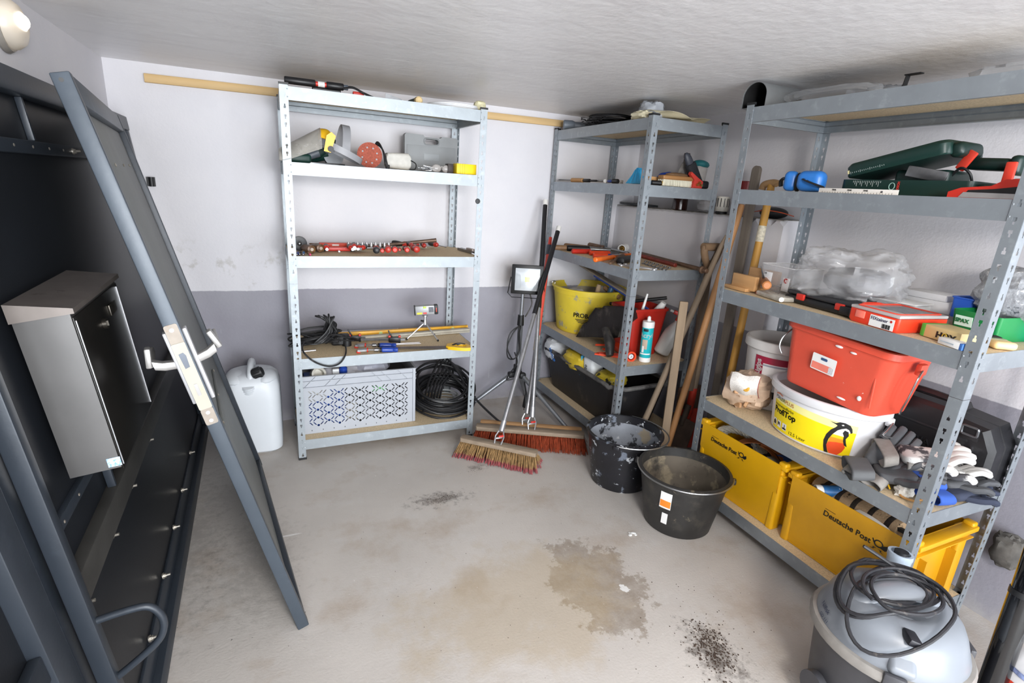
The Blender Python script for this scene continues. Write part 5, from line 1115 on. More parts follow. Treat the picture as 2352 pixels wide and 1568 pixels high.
# cartridge gun and blade guard, orange-red
p0, p1 = (1.8208, 2.4268, 0.5748), (1.7798, 2.2442, 0.5708)
t = LT('caulking_gun', 'orange-red caulking gun lying behind the front post', 'caulking gun', (p0[0], p0[1]+.02, B2+.026), (p1[0], p1[1]+.0, B2+.026)); L_ = D(p0, p1)
b = MB().lathe([(.024, 0), (.026, .002), (.026, L_*1.0), (.030, L_), (.030, L_*1.12), (.020, L_*1.12), (.018, L_*1.02)], 24, capb=False); b.v = [Vector((v.z, v.x, v.y)) for v in b.v]; ob('barrel', b, ORR, t)
lat('white_core', [(.014, L_*1.0), (.014, L_*1.1), (.006, L_*1.1), (.006, L_*1.05)], mat('c9cdd2', .4), t, 18)
for k, (p, q) in enumerate((((1.7805, 2.4047, 0.5898), (1.7013, 2.4822, 0.5748)), ((1.8337, 2.4764, 0.5648), (1.7364, 2.4465, 0.5548)))):
    tt = rod('orange-red '+('rear' if k == 0 else 'front')+' handle of the caulking gun', 'x', 'x', [], p, q) if False else None
    P0, P1 = t.matrix_world.inverted() @ Vector(p), t.matrix_world.inverted() @ Vector(q); ob('trigger_arm', MB().tube([P0, P0.lerp(P1, .5), P1], [.010, .012, .014], 8, flat=.4), ORR, t)
t = T('blade_guard', 'flat ribbed orange-red plastic guard lying below the caulking gun', 'guard', (1.7195, 2.3626, 0.5458), (0, 0, -.55))
ob('plate', MB().prism([(-.085, -.015), (.06, -.035), (.075, .0), (.06, .035), (-.07, .012)], .008), ORR, t)
for k in range(4): ob('rib', MB().box((-.005, -.018+.012*k, .009), (.11, .002, .002)), mat('b03016', .4), t)
# black mortar tub with bags
TB = mat('1c1b1d', .5, 0, .15, 9, .1, 40, spots=[('4a453f', 9, .62, .15)]); TBR = mat('5d5b59', .7, 0, .3, 20, .15, 50, spots=[('24242a', 12, .5, .15)])
tb = T('mortar_tub', 'large black mortar tub with a dusty rim on the lowest shelf of the corner rack', 'tub', (1.878, 2.655, B1), (0, 0, 0))
tw, td = .40, .87
ob('body', MB().loft([rr3(tw-.10, td-.12, .06, 0), rr3(tw-.09, td-.11, .06, .01), rr3(tw-.01, td-.01, .07, .262), rr3(tw-.02, td-.02, .07, .262), rr3(tw-.10, td-.12, .06, .014), rr3(tw-.2, td-.3, .05, .012)]), TB, tb)
b = MB(); ring = [Vector((x, y, .262+.004*math.sin(i*1.3)+random.uniform(-.002, .002))) for i, (x, y) in enumerate(rrect(tw+.0, td+.0, .075, 12))]
sub = []
for i in range(len(ring)):
    a_, c_ = ring[i], ring[(i+1) % len(ring)]
    for k in range(max(1, int((c_-a_).length/.03))): sub.append(a_.lerp(c_, k/max(1, int((c_-a_).length/.03)))+Vector((0, 0, random.uniform(-.0015, .0015))))
b.tube(sub, .013, 8, True); ob('rim', b, TBR, tb)
BAG = mat('dadde0', .45, 0, .08, 14, .2, 40, spots=[('a9b4c4', 12, .66, .04)])
kn = T('plaster_bag', 'white plaster bag with blue lettering at the far end of the tub', 'bag', (1.765, 3.00, .31)); o = crumple('bag', (0, 0, 0), .10, .10, .155, BAG, 21, parent=kn)
Mk = Matrix(((.22, .0, -.97, -.098), (-.97, .0, -.22, -.062), (0, 1, 0, .058), (0, 0, 0, 1)))
text('KNAUF', .030, mat('2b6bb5', .5), kn, Mk @ Matrix.Rotation(-.95, 4, 'Z'), bold=.0008, align='CENTER')
yl = T('screed_bag', 'yellow and blue adhesive bag in the middle of the tub', 'bag', (1.77, 2.70, .345)); crumple('bag', (0, 0, 0), .11, .13, .13, mat('c9ae2e', .45, 0, .12, 14, .2, 40, spots=[('3f8fb5', 14, .62, .03), ('8c7f4c', 9, .62, .05)]), 23, parent=yl)
wb = T('filler_bag', 'white bag printed erm 850 with a blue edge, leaning in the tub', 'bag', (1.755, 2.56, .32)); 
ob('bag', MB().rbox((0, 0, .085), (.10, .09, .16), .02, 3, R=(.1, -.2, .2)), mat('dfe2e4', .45, 0, .05), wb); Mk = Matrix(((0.2, -.35, -.9, -.058), (-.98, -.1, -.2, .03), (0, .93, -.35, .05), (0, 0, 0, 1)))
text('erm 850', .030, mat('1c1f24', .5), wb, Matrix(((.0, 0, -1, -.0715), (0, -1, 0, -.015), (1, 0, 0, .012), (0, 0, 0, 1))), bold=.0006); ob('blue_edge', MB().rbox((-.04, .048, .085), (.05, .012, .13), .004), mat('3b93b8', .5), wb)
y2_ = T('primer_bag', 'yellow and black bag end nearest the front post in the tub', 'bag', (1.80, 2.43, .32)); crumple('bag', (0, 0, 0), .09, .08, .10, mat('b8a22c', .5, 0, .15, 20, .2, 40, spots=[('2a2a20', 18, .58, .03)]), 27, parent=y2_)
# --- hand tools on the middle shelf of the corner rack
HW = mat('74563a', .6, 0, .3, 20)
def bb(p): return (p[0], p[1], p[2])
T3 = [
 ('hammer with a worn brown and black grip overhanging the left end of the shelf', 'hammer', 'hammer', (1.6325, 2.9567, 1.0822), (1.991, 2.8511, 1.0822), [('butt', 0, .22, .013, HW), ('grip', .22, .62, .015, BLKG), ('steel_shaft', .62, 1.0, .008, STL)]),
 ('long-handled tool with an orange-brown wooden shaft behind the hammer', 'file', 'file', (1.8081, 3.1782, 1.0762), (2.0661, 2.8586, 1.0762), [('handle', 0, .48, .010, HW), ('blade', .48, 1, .006, STL)]),
 ('old brown wooden-handled tool at the back of the pliers', 'old_file', 'file', (2.0153, 3.1573, 1.0802), (2.0244, 2.7057, 1.0802), [('handle', 0, .4, .013, RST), ('blade', .4, 1, .008, STL)]),
 ('bright red plastic-handled plier, leftmost of the red tools', 'pliers', 'pliers', (1.6754, 2.8048, 1.0782), (1.9098, 2.7899, 1.0782), [('handle', 0, .55, .012, RED), ('jaw', .55, 1, .010, STL)]),
 ('orange-red plier right of the bright red one', 'pliers', 'pliers', (1.7554, 2.731, 1.0772), (1.9593, 2.7168, 1.0772), [('handle', 0, .68, .012, ORR), ('jaw', .68, 1, .010, STL)]),
 ('blue and orange plier behind the pipe wrench', 'pliers', 'pliers', (1.7075, 2.616, 1.0772), (1.8973, 2.5657, 1.0772), [('handle', 0, .45, .013, ORR), ('grip', .45, .8, .011, BL), ('jaw', .8, 1, .010, STL)]),
 ('brown-handled pincer lying under the pipe wrench jaw', 'pincer', 'pincers', (1.6359, 2.3371, 1.0742), (1.8651, 2.5442, 1.0842), [('handle', 0, .5, .007, RST), ('jaw', .5, 1, .012, RST)]),
 ('black-handled plier right behind the front post', 'pliers', 'pliers', (1.7287, 2.3807, 1.0782), (1.9967, 2.5613, 1.0782), [('handle', 0, .6, .018, BLKG), ('jaw', .6, 1, .010, STL)]),
 ('dark red steel bar, the shorter of the two long bars', 'tommy_bar', 'bar', (2.0585, 2.6161, 1.0762), (2.014, 2.26, 1.0742), [('shaft', 0, 1, .010, mat('7c2f22', .5, .3, .3, 30))]),
 ('long brown iron bar reaching past the right post', 'crowbar', 'bar', (2.0918, 2.679, 1.0842), (2.0421, 2.053, 1.0762), [('shaft', 0, .92, .009, RST), ('collar', .92, .95, .016, RST), ('tip', .95, 1, .010, RST)])]
for lb, nm, ct, p, q, sg in T3:
    L_ = D(p, q); rod(lb, nm, ct, [(n_, [(r_*.9, a_*L_), (r_*1.25, a_*L_+.004), (r_*1.25, c_*L_-.004), (r_*.8, c_*L_)], m) for n_, a_, c_, r_, m in sg], p, q, 0, 'pliers on the corner rack' if ct == 'pliers' else None)
# second legs of the pliers, pipe wrench, pill tub
p, q = (1.5962, 2.4256, 1.0802), (1.9558, 2.6126, 1.0842); L_ = D(p, q)
t = LT('pipe_wrench', 'orange pipe wrench with a grey adjusting jaw', 'wrench', p, q); lat('handle', [(.010, 0), (.014, .004), (.013, L_*.55)], ORO, t, 10); ob('jaw', MB().prism([(L_*.5, -.018), (L_*.72, -.024), (L_*1.02, -.012), (L_*.98, .006), (L_*.7, .016), (L_*.5, .012)], .02, Matrix.Translation((0, 0, -.01))), ORO, t)
ob('adjuster', MB().prism([(L_*.5, -.012), (L_*.68, -.026), (L_*.78, -.01), (L_*.68, .012), (L_*.52, .014)], .024, Matrix.Translation((0, 0, -.012))), STL, t)
q = (2.0705, 2.8281, 1.0642)
t = T('screw_tub', 'white plastic tub lying on its side with brass screws inside', 'tub', (q[0], q[1]+.02, B3+.026), (PI/2-.1, 0, .75+PI/2+.6))
ob('tub', MB().lathe([(.024, -.09), (.026, -.088), (.026, 0), (.022, 0), (.021, -.06), (.001, -.06)], 24), WHT, t); ob('screws', MB().lathe([(.019, -.02), (.016, -.012), (.006, -.010), (.001, -.012)], 20).jit(.002), mat('8a6a35', .4, .8, .4, 200, .5, 200), t, kind='stuff')
t.rotation_euler = (PI/2, 0, -.9)
t = T('tile_spacer_box', 'black plastic case under the pliers beside the front post', 'case', (1.8727, 2.529, 1.0642), (0, 0, -.5)); ob('shell', MB().rbox((0, .05, .011), (.09, .05, .022), .006), BLK, t)
for k in range(3):
    p, q = (((1.7019, 2.3447, 1.0682), (1.7985, 2.1916, 1.0682)), ((1.685, 2.3046, 1.0682), (1.7891, 2.1632, 1.0682)), ((1.7438, 2.3506, 1.0682), (1.8108, 2.1796, 1.0682)))[k]
    t = LT('ring_spanner', 'long chrome ring spanner at the shelf edge beside the front post, '+('uppermost of three', 'nearest of three', 'rearmost of three')[k], 'spanner', p, q, 'chrome ring spanners'); L_ = D(p, q)
    ob('shaft', MB().rbox((L_/2, 0, 0), (L_, .007, .005), .001), ALU, t); 
    for x in (0, L_): ob('ring', MB().lathe([(.008, -.004), (.011, -.003), (.011, .003), (.008, .004)], 14, Matrix.Translation((x, 0, 0))), ALU, t)
for k in range(7):
    p, q = (1.9236, 2.4218, 1.0672), (1.8977, 2.1858, 1.0672); d = Vector(q)-Vector(p); c0 = Vector(p)+d*(k/6.)
    e = c0+Vector((-.045, -.055+.004*k, 0)); t = LT('open_spanner', 'small combination spanner in a fanned row on the shelf, number %s from the post' % ('one two three four five six seven'.split()[k]), 'spanner', c0+Vector((.045, .04, 0)), e, 'small spanners in a fanned row'); L_ = .115
    ob('shaft', MB().rbox((L_/2, 0, 0), (L_, .006, .004), .001), STL, t); ob('ring', MB().lathe([(.006, -.004), (.009, -.003), (.009, .003), (.006, .004)], 12), STL, t)
    ob('jaw', MB().prism([(L_-.004, -.004), (L_+.008, -.010), (L_+.016, -.008), (L_+.009, 0), (L_+.016, .008), (L_+.008, .010), (L_-.004, .004)], .005, Matrix.Translation((0, 0, -.0025))), STL, t)
# --- fourth shelf of the corner rack
T4 = [('pointed chisel with a pale wooden handle at the left end of the shelf', 'chisel', 'chisel', (1.7, 3.0925, 1.4894), (1.72, 2.8249, 1.5043), [('blade', 0, .55, .004, STL), ('handle', .55, 1, .013, WOOD)]),
 ('black-handled scraper right of the wooden chisel', 'scraper', 'scraper', (1.72, 2.819, 1.4993), (1.72, 2.6774, 1.4922), [('handle', 0, .5, .010, BLKG), ('shaft', .5, 1, .006, BLKG)]),
 ('long slim dark tool with a white knob end', 'punch', 'punch', (1.73, 2.7308, 1.493), (1.73, 2.6015, 1.4905), [('shaft', 0, .9, .005, STL), ('knob', .9, 1, .011, WHT)]),
 ('small tool with a blue and black knob', 'awl', 'awl', (1.73, 2.5793, 1.4894), (1.73, 2.4828, 1.4955), [('shaft', 0, .5, .008, BL), ('knob', .5, 1, .013, BLKG)]),
 ('black tool with yellow bands right of the front post', 'putty_knife', 'putty knife', (1.7513, 2.23, 1.4931), (1.813, 2.21, 1.4928), [('handle', 0, .85, .012, BLKG), ('band', .85, 1, .011, YEL)])]
for lb, nm, ct, p, q, sg in T4:
    L_ = D(p, q); p = (p[0], p[1], B4+.013); q = (q[0], q[1], B4+.013); rod(lb, nm, ct, [(n_, [(r_*.7, a_*L_), (r_, a_*L_+.004), (r_, c_*L_-.004), (r_*.7, c_*L_)], m) for n_, a_, c_, r_, m in sg], p, q)
q = (1.8, 2.6181, 1.4992)
ob('grey_strip', MB().rbox((0, 0, .012), (.03, .13, .022), .002), mat('c4bfbb', .6), None, 'pale grey strip behind the knobs on the corner rack', 'strip', loc=(1.80, q[1], B4))
t = T('blue_brush', 'blue crumpled dust cloth left of the front post on the corner rack', 'cloth', (1.735, 2.315, B4)); b = MB()
for k in range(34):
    a = -1.0+2.0*k/33; b.loft([[(x_*1.0, .065*math.sin(a)*1.1+y_, .004) for x_, y_ in ((-.03, -.004), (.03, -.004), (.03, .004), (-.03, .004))], [(x_*.45+random.uniform(-.004, .004), .022*math.sin(a)+.0+y_*.6, .080*math.cos(a*.75)+random.uniform(-.004, .003)) for x_, y_ in ((-.03, -.004), (.03, -.004), (.03, .004), (-.03, .004))]])
ob('folds', b, mat('2f9fd0', .6, 0, .12, 30), t, kind='stuff'); 
q = (1.8273, 2.28, 1.5121)
ob('wood_block', MB().rbox((0, 0, .022), (.10, .05, .044), .003), WOOD, None, 'pale wooden block right behind the front post', 'block', loc=(q[0]-.005, 2.30, B4), rot=(0, 0, .1))
p, q = (1.873, 2.33, 1.5321), (1.9744, 2.33, 1.543)
t = T('wire_brush', 'wire brush with an arched blue handle', 'brush', ((p[0]+q[0])/2, 2.34, B4)); hb = q[0]-p[0]
ob('handle', MB().tube(spl([(-hb/2, 0, .018), (-hb/3, 0, .055), (0, 0, .064), (hb/3, 0, .068), (hb/2, 0, .055), (hb/2-.01, 0, .02)], 5), .0085, 8), BL, t); ob('brush_block', MB().rbox((0, 0, .014), (hb, .03, .02), .003), BL, t)
p, q = (1.8024, 2.2, 1.4903), (2.004, 2.2, 1.4887)
t = T('scrubbing_brush', 'wooden scrubbing brush with white bristles on the right of the corner rack', 'brush', ((p[0]+q[0])/2, 2.225, B4)); W_ = q[0]-p[0]
ob('handle', MB().rbox((0, 0, .043), (W_, .05, .022), .008, 3), mat('9a6f42', .55, 0, .2, 8, wood=0), t); ob('handle', MB().sph((.0, 0, .058), (W_*.36, .022, .012), 16, 8), mat('6c5138', .6, 0, .2), t); b = MB()
for i in range(30):
    for j in range(4): x = -W_/2+.006+i*(W_-.012)/29; y = -.019+j*.0127; b.cyl((x, y, .033), (x*1.06+random.uniform(-.002, .002), y*1.3, .002), .0022, .003, 5)
ob('bristles', b, mat('dcd8c4', .7), t, kind='stuff')
t = T('filling_knife', 'broad grey spatula blade leaning upright with an amber tip', 'spatula', (1.9978, 2.3, 1.5357), (0, .12, 0)); t.location.z = B4
P = [(-0.0384, 0.0527, 0.0), (-0.0332, 0.0886, 0.0), (-0.0194, 0.125, 0.0), (-0.0041, 0.1385, 0.0), (0.0236, 0.1192, 0.0), (0.0452, 0.0894, 0.0), (0.049, 0.0582, 0.0)]
ob('blade', MB().prism([(x, y) for x, y, z in P], .003, TR((0, 0, 0), (PI/2, 0, 0))), mat('8b8681', .45, .4, .3, 25, .1, 40, spots=[('b0854c', 8, .62, .1)]), t)
t = T('black_hand_brush', 'black hand brush leaning to the left behind the scrubbing brush', 'brush', (2.085, 2.25, 1.5101), (0, -.62, 0)); t.location.z = B4
ob('bristle_body', MB().rbox((-.0, 0, .075), (.055, .04, .15), .012, 3), mat('1e2024', .8, 0, .2, 60, .5, 200), t); ob('handle', MB().sph((0, 0, .16), (.022, .016, .05), 14, 8), mat('3a3d46', .5), t)
t = T('angle_grinder', 'teal-backed grey sander standing at the back right of the shelf', 'sander', (2.1628, 2.36, 1.5689), (0, .1, 0)); t.location.z = B4; ob('body', MB().rbox((.0, 0, .065), (.075, .06, .12), .02, 3), mat('a9a4a0', .6, 0, .1, 30), t); ob('cap', MB().sph((-.0, 0, .132), (.052, .036, .022), 16, 8), mat('1f6b70', .5), t)
t = T('hinge_clamp', 'red clamp with a brass wing screw at the right end of the shelf', 'clamp', (2.0221, 2.19, 1.4855), (0, 0, 0)); t.location.z = B4; t.location.y = 2.20
ob('jaw', MB().prism([(-.04, .0), (.025, .0), (.028, .035), (-.005, .05), (-.055, .078), (-.06, .066), (-.03, .04)], .02, TR((0, .01, 0), (PI/2, 0, 0))), mat('c0392f', .45, 0, .1), t)
for k, (x, z) in enumerate(((.0, .028), (-.012, .018), (.012, .016))): ob('screw', MB().cyl((x, -.01, z), (x, -.022, z), .006, n=10), mat('b59a5a', .3, .9), t)
ob('dark_pouch', MB().rbox((0, 0, .02), (.055, .06, .04), .012, 3), BLK, None, 'black pouch in the right corner of the fourth shelf, beside the red clamp', 'pouch', loc=(2.075, 2.225, B4))
# --- top of the corner rack
t = rod('grey drain pipe end with a socket collar on top of the corner rack', 'drain_pipe', 'pipe', [('pipe', [(.021, .04), (.021, .30)], mat('6d747c', .5)), ('socket_collar', [(.022, -.005), (.028, 0), (.028, .05), (.022, .065), (.021, .05), (.001, .045)], mat('5f6770', .5))], (1.672, 3.03, B5+.028), (1.93, 2.92, B5+.028))
t = T('wire_coil', 'flat coil of thin black wire on top of the corner rack', 'wire', (1.82, 2.74, B5), (0, 0, 0)); P = []; rs = random.Random(5)
for i in range(14*16): a = 2*PI*i/16; rr = .115+.025*math.sin(a*.29)+rs.uniform(-.003, .003); P.append((rr*math.cos(a), rr*math.sin(a), .012+.052*(.5+.5*math.sin(a*.13))))
ob('winding', MB().tube(spl(P, 2), .0035, 5), BLKG, t); P = []
for i in range(90): a = i*.8; P.append((-.10+.06*math.sin(a*.37)+.03*math.sin(a*1.3), -.02+.09*math.cos(a*.29), .012+.03*(.5+.5*math.sin(a*.7))))
ob('loose_wire', MB().tube(spl(P, 3), .0022, 5), BLKG, t)
ob('coir_disc', MB().lathe([(.08, .0), (.10, .01), (.098, .05), (.07, .085), (.03, .092), (.001, .092)], 28).jit(.0015), mat('5d5148', .95, 0, .4, 60, .8, 150), None, 'brown fibrous dome touching the ceiling above the corner rack', 'fibre mat', loc=(1.93, 2.52, B5))
crumple('plastic_bag', (1.765, 2.315, B5), .065, .06, .092, mat('a9adb4', .25, 0, .2, 20, al=.85), 31, fold=.6, label='crumpled clear grey bag on top of the corner rack behind the front post', cat='bag')
PAP = mat('cfc8ac', .6, 0, .1, 14, .2, 40); b = MB().grid(lambda u, v: (1.70+.34*u, 2.19+.14*v+.01*math.sin(u*9), B5+.006+.022*abs(math.sin(u*5+v*3))*(1-.3*v)+.018*(1-u)), 24, 10, t=.001)
ob('paper_sheet', b, PAP, None, 'long beige paper sheet lying on the front right edge of the top', 'paper', org=(1.70, 2.19, B5)); crumple('paper_scrap', (1.70, 2.30, B5), .04, .07, .038, PAP, 33, fold=.7, label='crumpled beige paper hanging at the front post top, left side', cat='paper')
# --- on the ledge
AMB = mat('2a100a', .12, 0, .2, 10, clear=.3)
t = T('amber_bottle', 'tall brown glass bottle standing on the wall ledge behind the corner rack', 'bottle', (2.262, 2.58, 1.358)); ob('glass', MB().lathe([(.040, 0), (.044, .005), (.044, .16), (.038, .20), (.017, .255), (.015, .30)], 28), AMB, t); ob('cap', MB().lathe([(.017, .298), (.0175, .30), (.0175, .322), (.015, .325), (.001, .326)], 20), mat('2b0f0d', .4), t)
t = T('radiator_thermostat', 'white slotted radiator thermostat head on the wall ledge', 'thermostat', (2.262, 2.245, 1.358)); TH_ = mat('d0cbc0', .5, 0, .08); ob('base', MB().lathe([(.028, 0), (.030, .002), (.030, .012), (.026, .014)], 24), BLK, t); ob('body', MB().lathe([(.033, .014), (.035, .018), (.033, .085), (.030, .092), (.001, .092)], 28), TH_, t)
for k in range(24):
    a = 2*PI*k/24; 
    if k % 2 == 0: ob('slot', MB().box((.0345*math.cos(a), .0345*math.sin(a), .060), (.003, .003, .045), None, (0, 0, a)), BLK, t)
crumple('clear_bag', (2.262, 2.36, 1.358), .045, .055, .07, mat('b5b3b4', .3, 0, .1, 20, al=.6), 41, label='clear plastic bag on the ledge right of the brown bottle', cat='bag')
ob('dark_tile', MB().rbox((0, 0, .012), (.10, .28, .012), .002, R=(.0, .05, 0)), mat('3b3d40', .4, 0, .3, 30, spots=[('7f8387', 30, .6, .1)]), None, 'dark grey offcut lying on the ledge at the back', 'offcut', loc=(2.262, 2.98, 1.358))
t = T('trimmer_head', 'black rounded trimmer spool with an orange line on the ledge end', 'spool', (2.262, 1.905, 1.358)); ob('housing', MB().sph((0, 0, .028), (.055, .072, .028), 20, 10), BLK, t); ob('cord', MB().tube(spl([(-.03, .13, .02), (-.05, .06, .03), (-.057, 0, .038), (-.055, -.08, .034), (-.03, -.14, .02)], 6), .0022, 6), mat('c4502c', .5), t)
t = T('spice_jar', 'small glass jar with a dark red lid on the ledge behind the rack post', 'jar', (2.27, 2.115, 1.358)); ob('glass', MB().lathe([(.026, 0), (.028, .004), (.028, .13), (.026, .136)], 24), mat('cfcbc8', .15, 0, .1, 20, al=.6), t); ob('lid', MB().lathe([(.0285, .134), (.0285, .172), (.026, .175), (.001, .175)], 24), mat('7c1c1c', .4), t)
ob('red_band', MB().lathe([(.0285, .10), (.029, .10), (.029, .108), (.0285, .108)], 24, capa=False, capb=False), RED, t); ob('contents', MB().lathe([(.026, .004), (.026, .06), (.001, .062)], 20), RED, t)
# ================================================================ long handles leaning between the two racks
HB = mat('7a6a58', .75, 0, .2, 4, .2, 40, wood=0); HO_ = mat('a0744a', .65, 0, .15, 4, .1, 40, wood=0); HD_ = mat('5f5042', .8, 0, .25, 4, .2, 40, wood=0); HG = mat('927e67', .75, 0, .15, 4, .15, 40, wood=0)
def taper(p, q, segs): return rod
p, q = (1.80, 2.06, .02), (2.13, 2.0566, 1.2599)
p = Vector(q)+(Vector((1.8, 2.0774, 0.2797))-Vector(q))*1.18; p.z = max(.02, p.z)
L_ = D(p, q); rod('thin grey-brown round handle with a pointed top, leaning towards the right post', 'wooden_pole', 'handle', [('shaft', [(.010, 0), (.016, .01), (.0165, L_*.8), (.012, L_*.95), (.004, L_)], HB)], p, q)
p, q = (1.87, 1.9902, 0.1992), (1.93, 2.0662, 0.9175); p = Vector(q)+(Vector(p)-Vector(q))*1.30
t = LT('wooden_stake', 'square pale wooden stake standing left of the orange-brown handle', 'stake', p, q); L_ = D(p, q); ob('stake', MB().rbox((L_/2, 0, 0), (L_, .042, .042), .005), HG, t)
q, p = (2.155, 2.0108, 1.415), (1.9, 1.9853, 0.1582); p = Vector(q)+(Vector(p)-Vector(q))*1.10; p.z = max(p.z, .02); L_ = D(p, q)
rod('smooth orange-brown round handle, frontmost of the leaning handles', 'wooden_pole', 'handle', [('shaft', [(.016, 0), (.0175, .01), (.0175, L_*.7), (.0155, L_-.01), (.013, L_)], HO_)], p, q)
# spade with D grip
q, p = Vector((2.12, 2.1022, 1.1193)), Vector((2.12, 2.1655, 0.4093)); p.y = 2.12; q.y = 2.125; L_ = D(p, q)
t = LT('spade', 'old spade with a worn wooden D-grip and brown blade, behind the stakes', 'spade', q, p, None, (1, 0, 0)); lat('shaft', [(.017, 0), (.021, .08), (.022, L_*.7), (.026, L_+.02)], HD_, t)
b = MB().tube(spl([(.04, 0, .0), (0, 0, -.030), (-.05, 0, -.050), (-.075, 0, -.048)], 5), .019, 10); b.tube(spl([(.04, 0, .0), (0, 0, .030), (-.05, 0, .050), (-.075, 0, .048)], 5), .019, 10); b.cyl((-.072, 0, -.062), (-.072, 0, .062), .021, n=14); ob('grip', b, mat('7a6148', .75, 0, .25, 10), t)
ob('blade', MB().grid(lambda u, v: (L_+.0+u*.30, (v-.5)*0+.012*math.cos((v-.5)*2.4)-.01, (v-.5)*(.17-.03*u*u)), 8, 8, t=.003), mat('5b4437', .7, .3, .3, 15, .3, 50), t)
p = Vector((2.14, 2.1078, 0.4024)); q = Vector((2.16, 2.14, 1.22))
t = LT('shovel', 'shovel with a red steel socket and red blade at the foot of the handles', 'shovel', Vector((2.165, 2.10, .95)), p, None, (1, 0, 0)); L_ = D((2.165, 2.10, .95), p); RD = mat('b3311f', .55, .1, .25, 15, .15, 60, spots=[('6b4a3a', 12, .6, .08)])
lat('shaft', [(.016, 0), (.018, L_)], HB, t); lat('socket', [(.020, L_-.0), (.022, L_+.15), (.010, L_+.20)], RD, t); ob('blade', MB().grid(lambda u, v: (L_+.13+u*.25, .015*math.cos((v-.5)*2.4)-.015, (v-.5)*(.19-.05*u*u)), 8, 8, t=.003), RD, t)
t = T('square_spade', 'rusty square spade blade standing on the floor behind the black bucket', 'spade', (1.97, 2.05, 0), (.0, .28, .1)); ob('blade', MB().grid(lambda u, v: ((v-.5)*0+.012*math.cos((u-.5)*2.4), (u-.5)*.18, .006+v*.26), 8, 8, t=.003), mat('5a4a40', .7, .3, .3, 15, .3, 50), t); ob('socket', MB().cyl((.012, 0, .22), (.012, 0, .34), .016, n=12), mat('4d4138', .7, .3), t)
ob('stone_slab', MB().rbox((0, 0, .10), (.035, .12, .20), .006, R=(0, .2, 0)), mat('8c8272', .9, 0, .2, 20, .3, 60), None, 'pale stone offcut standing behind the plaster bucket', 'stone', loc=(1.86, 2.13, 0))
q, p = Vector((2.18, 1.9802, 1.5782)), Vector((2.13, 1.9378, 0.4306)); p = q+(p-q)*1.34; L_ = D(p, q); p.z = max(p.z, .01)
t = LT('flat_plank', 'tall flat grey plank with a rounded top between the racks', 'plank', p, q, None, (1, 0, 0)); b = MB().prism([(0, -.026), (L_, -.023)]+[(L_+.023*math.sin(a), -.023*math.cos(a)) for a in [PI*k/8 for k in range(1, 8)]]+[(L_, .023), (0, .026)], .018, Matrix.Translation((0, 0, -.009))); ob('board', b, mat('6d655c', .85, 0, .25, 4, .2, 40, wood=0), t)
q, p = Vector((2.155, 1.8573, 1.514)), Vector((2.06, 1.8067, 0.5065)); p = q+(p-q)*1.0; L_ = D(p, q); YW = mat('b08238', .6, 0, .3, 5, .1, 30, wood=0, spots=[('5c4530', 7, .56, .1)])
t = LT('garden_spade', 'yellow-brown handle with a wooden T-grip and paper label, behind the right rack', 'spade', q, p, None, (0, -1, 0)); lat('shaft', [(.015, 0), (.0175, .03), (.0185, L_)], YW, t); lat('socket', [(.021, L_), (.023, L_+.12), (.02, L_+.3)], mat('b8412f', .5, 0, .15), t); lat('paper_label', [(.0186, .19), (.0188, .19), (.0188, .265), (.0186, .265)], mat('c4bca8', .6, 0, .3, 80), t)
ob('t_grip', MB().tube(spl([(.022, -.0, -.048), (.0, 0, -.040), (-.008, 0, 0), (-.004, 0, .028), (.0, 0, .034)], 5), .0165, 12), mat('a07f58', .65, 0, .15), t)

# ================================================================ things on the right rack
C1, C2, C3, C4, C5 = [z+.0005 for z in ZC]
def MF(x, y, z, s=1.): return Matrix(((0, 0, -1, x), (-s, 0, 0, y), (0, s, 0, z), (0, 0, 0, 1)))   # art facing the room (-x)
# post crates
YC = mat('e0a912', .36, 0, .05, 8, .03, 50); YC2 = mat('d39b14', .4, 0, .07, 8, .05, 40, spots=[('6e5a2a', 11, .68, .03)])
INK = mat('141414', .5)
def post_horn(t, M, m):
    b = MB(); b.tube([M @ Vector((.012*math.cos(a), .010*math.sin(a)+.004, .0008)) for a in [2*PI*k/20 for k in range(20)]], .0022, 6, True, flat=.35)
    b.add([M @ Vector(p) for p in ((.010, .002, .001), (.026, .012, .001), (.030, .0, .001), (.022, -.008, .001), (.006, -.006, .001))], [(0, 1, 2, 3, 4)])
    b.add([M @ Vector(p) for p in ((-.012, .004, .001), (-.018, .014, .001), (-.021, .012, .001), (-.014, .0, .001))], [(0, 1, 2, 3)])
    for s_ in (-1, 1): b.add([M @ Vector((s_*x, y, .001)) for x, y in ((.002, -.012), (.014, -.012), (.012, -.016), (.022, -.020), (.008, -.018), (.010, -.015))], [(0, 1, 2, 3, 4, 5)])
    ob('horn_emblem', b, m, t, ang=0)
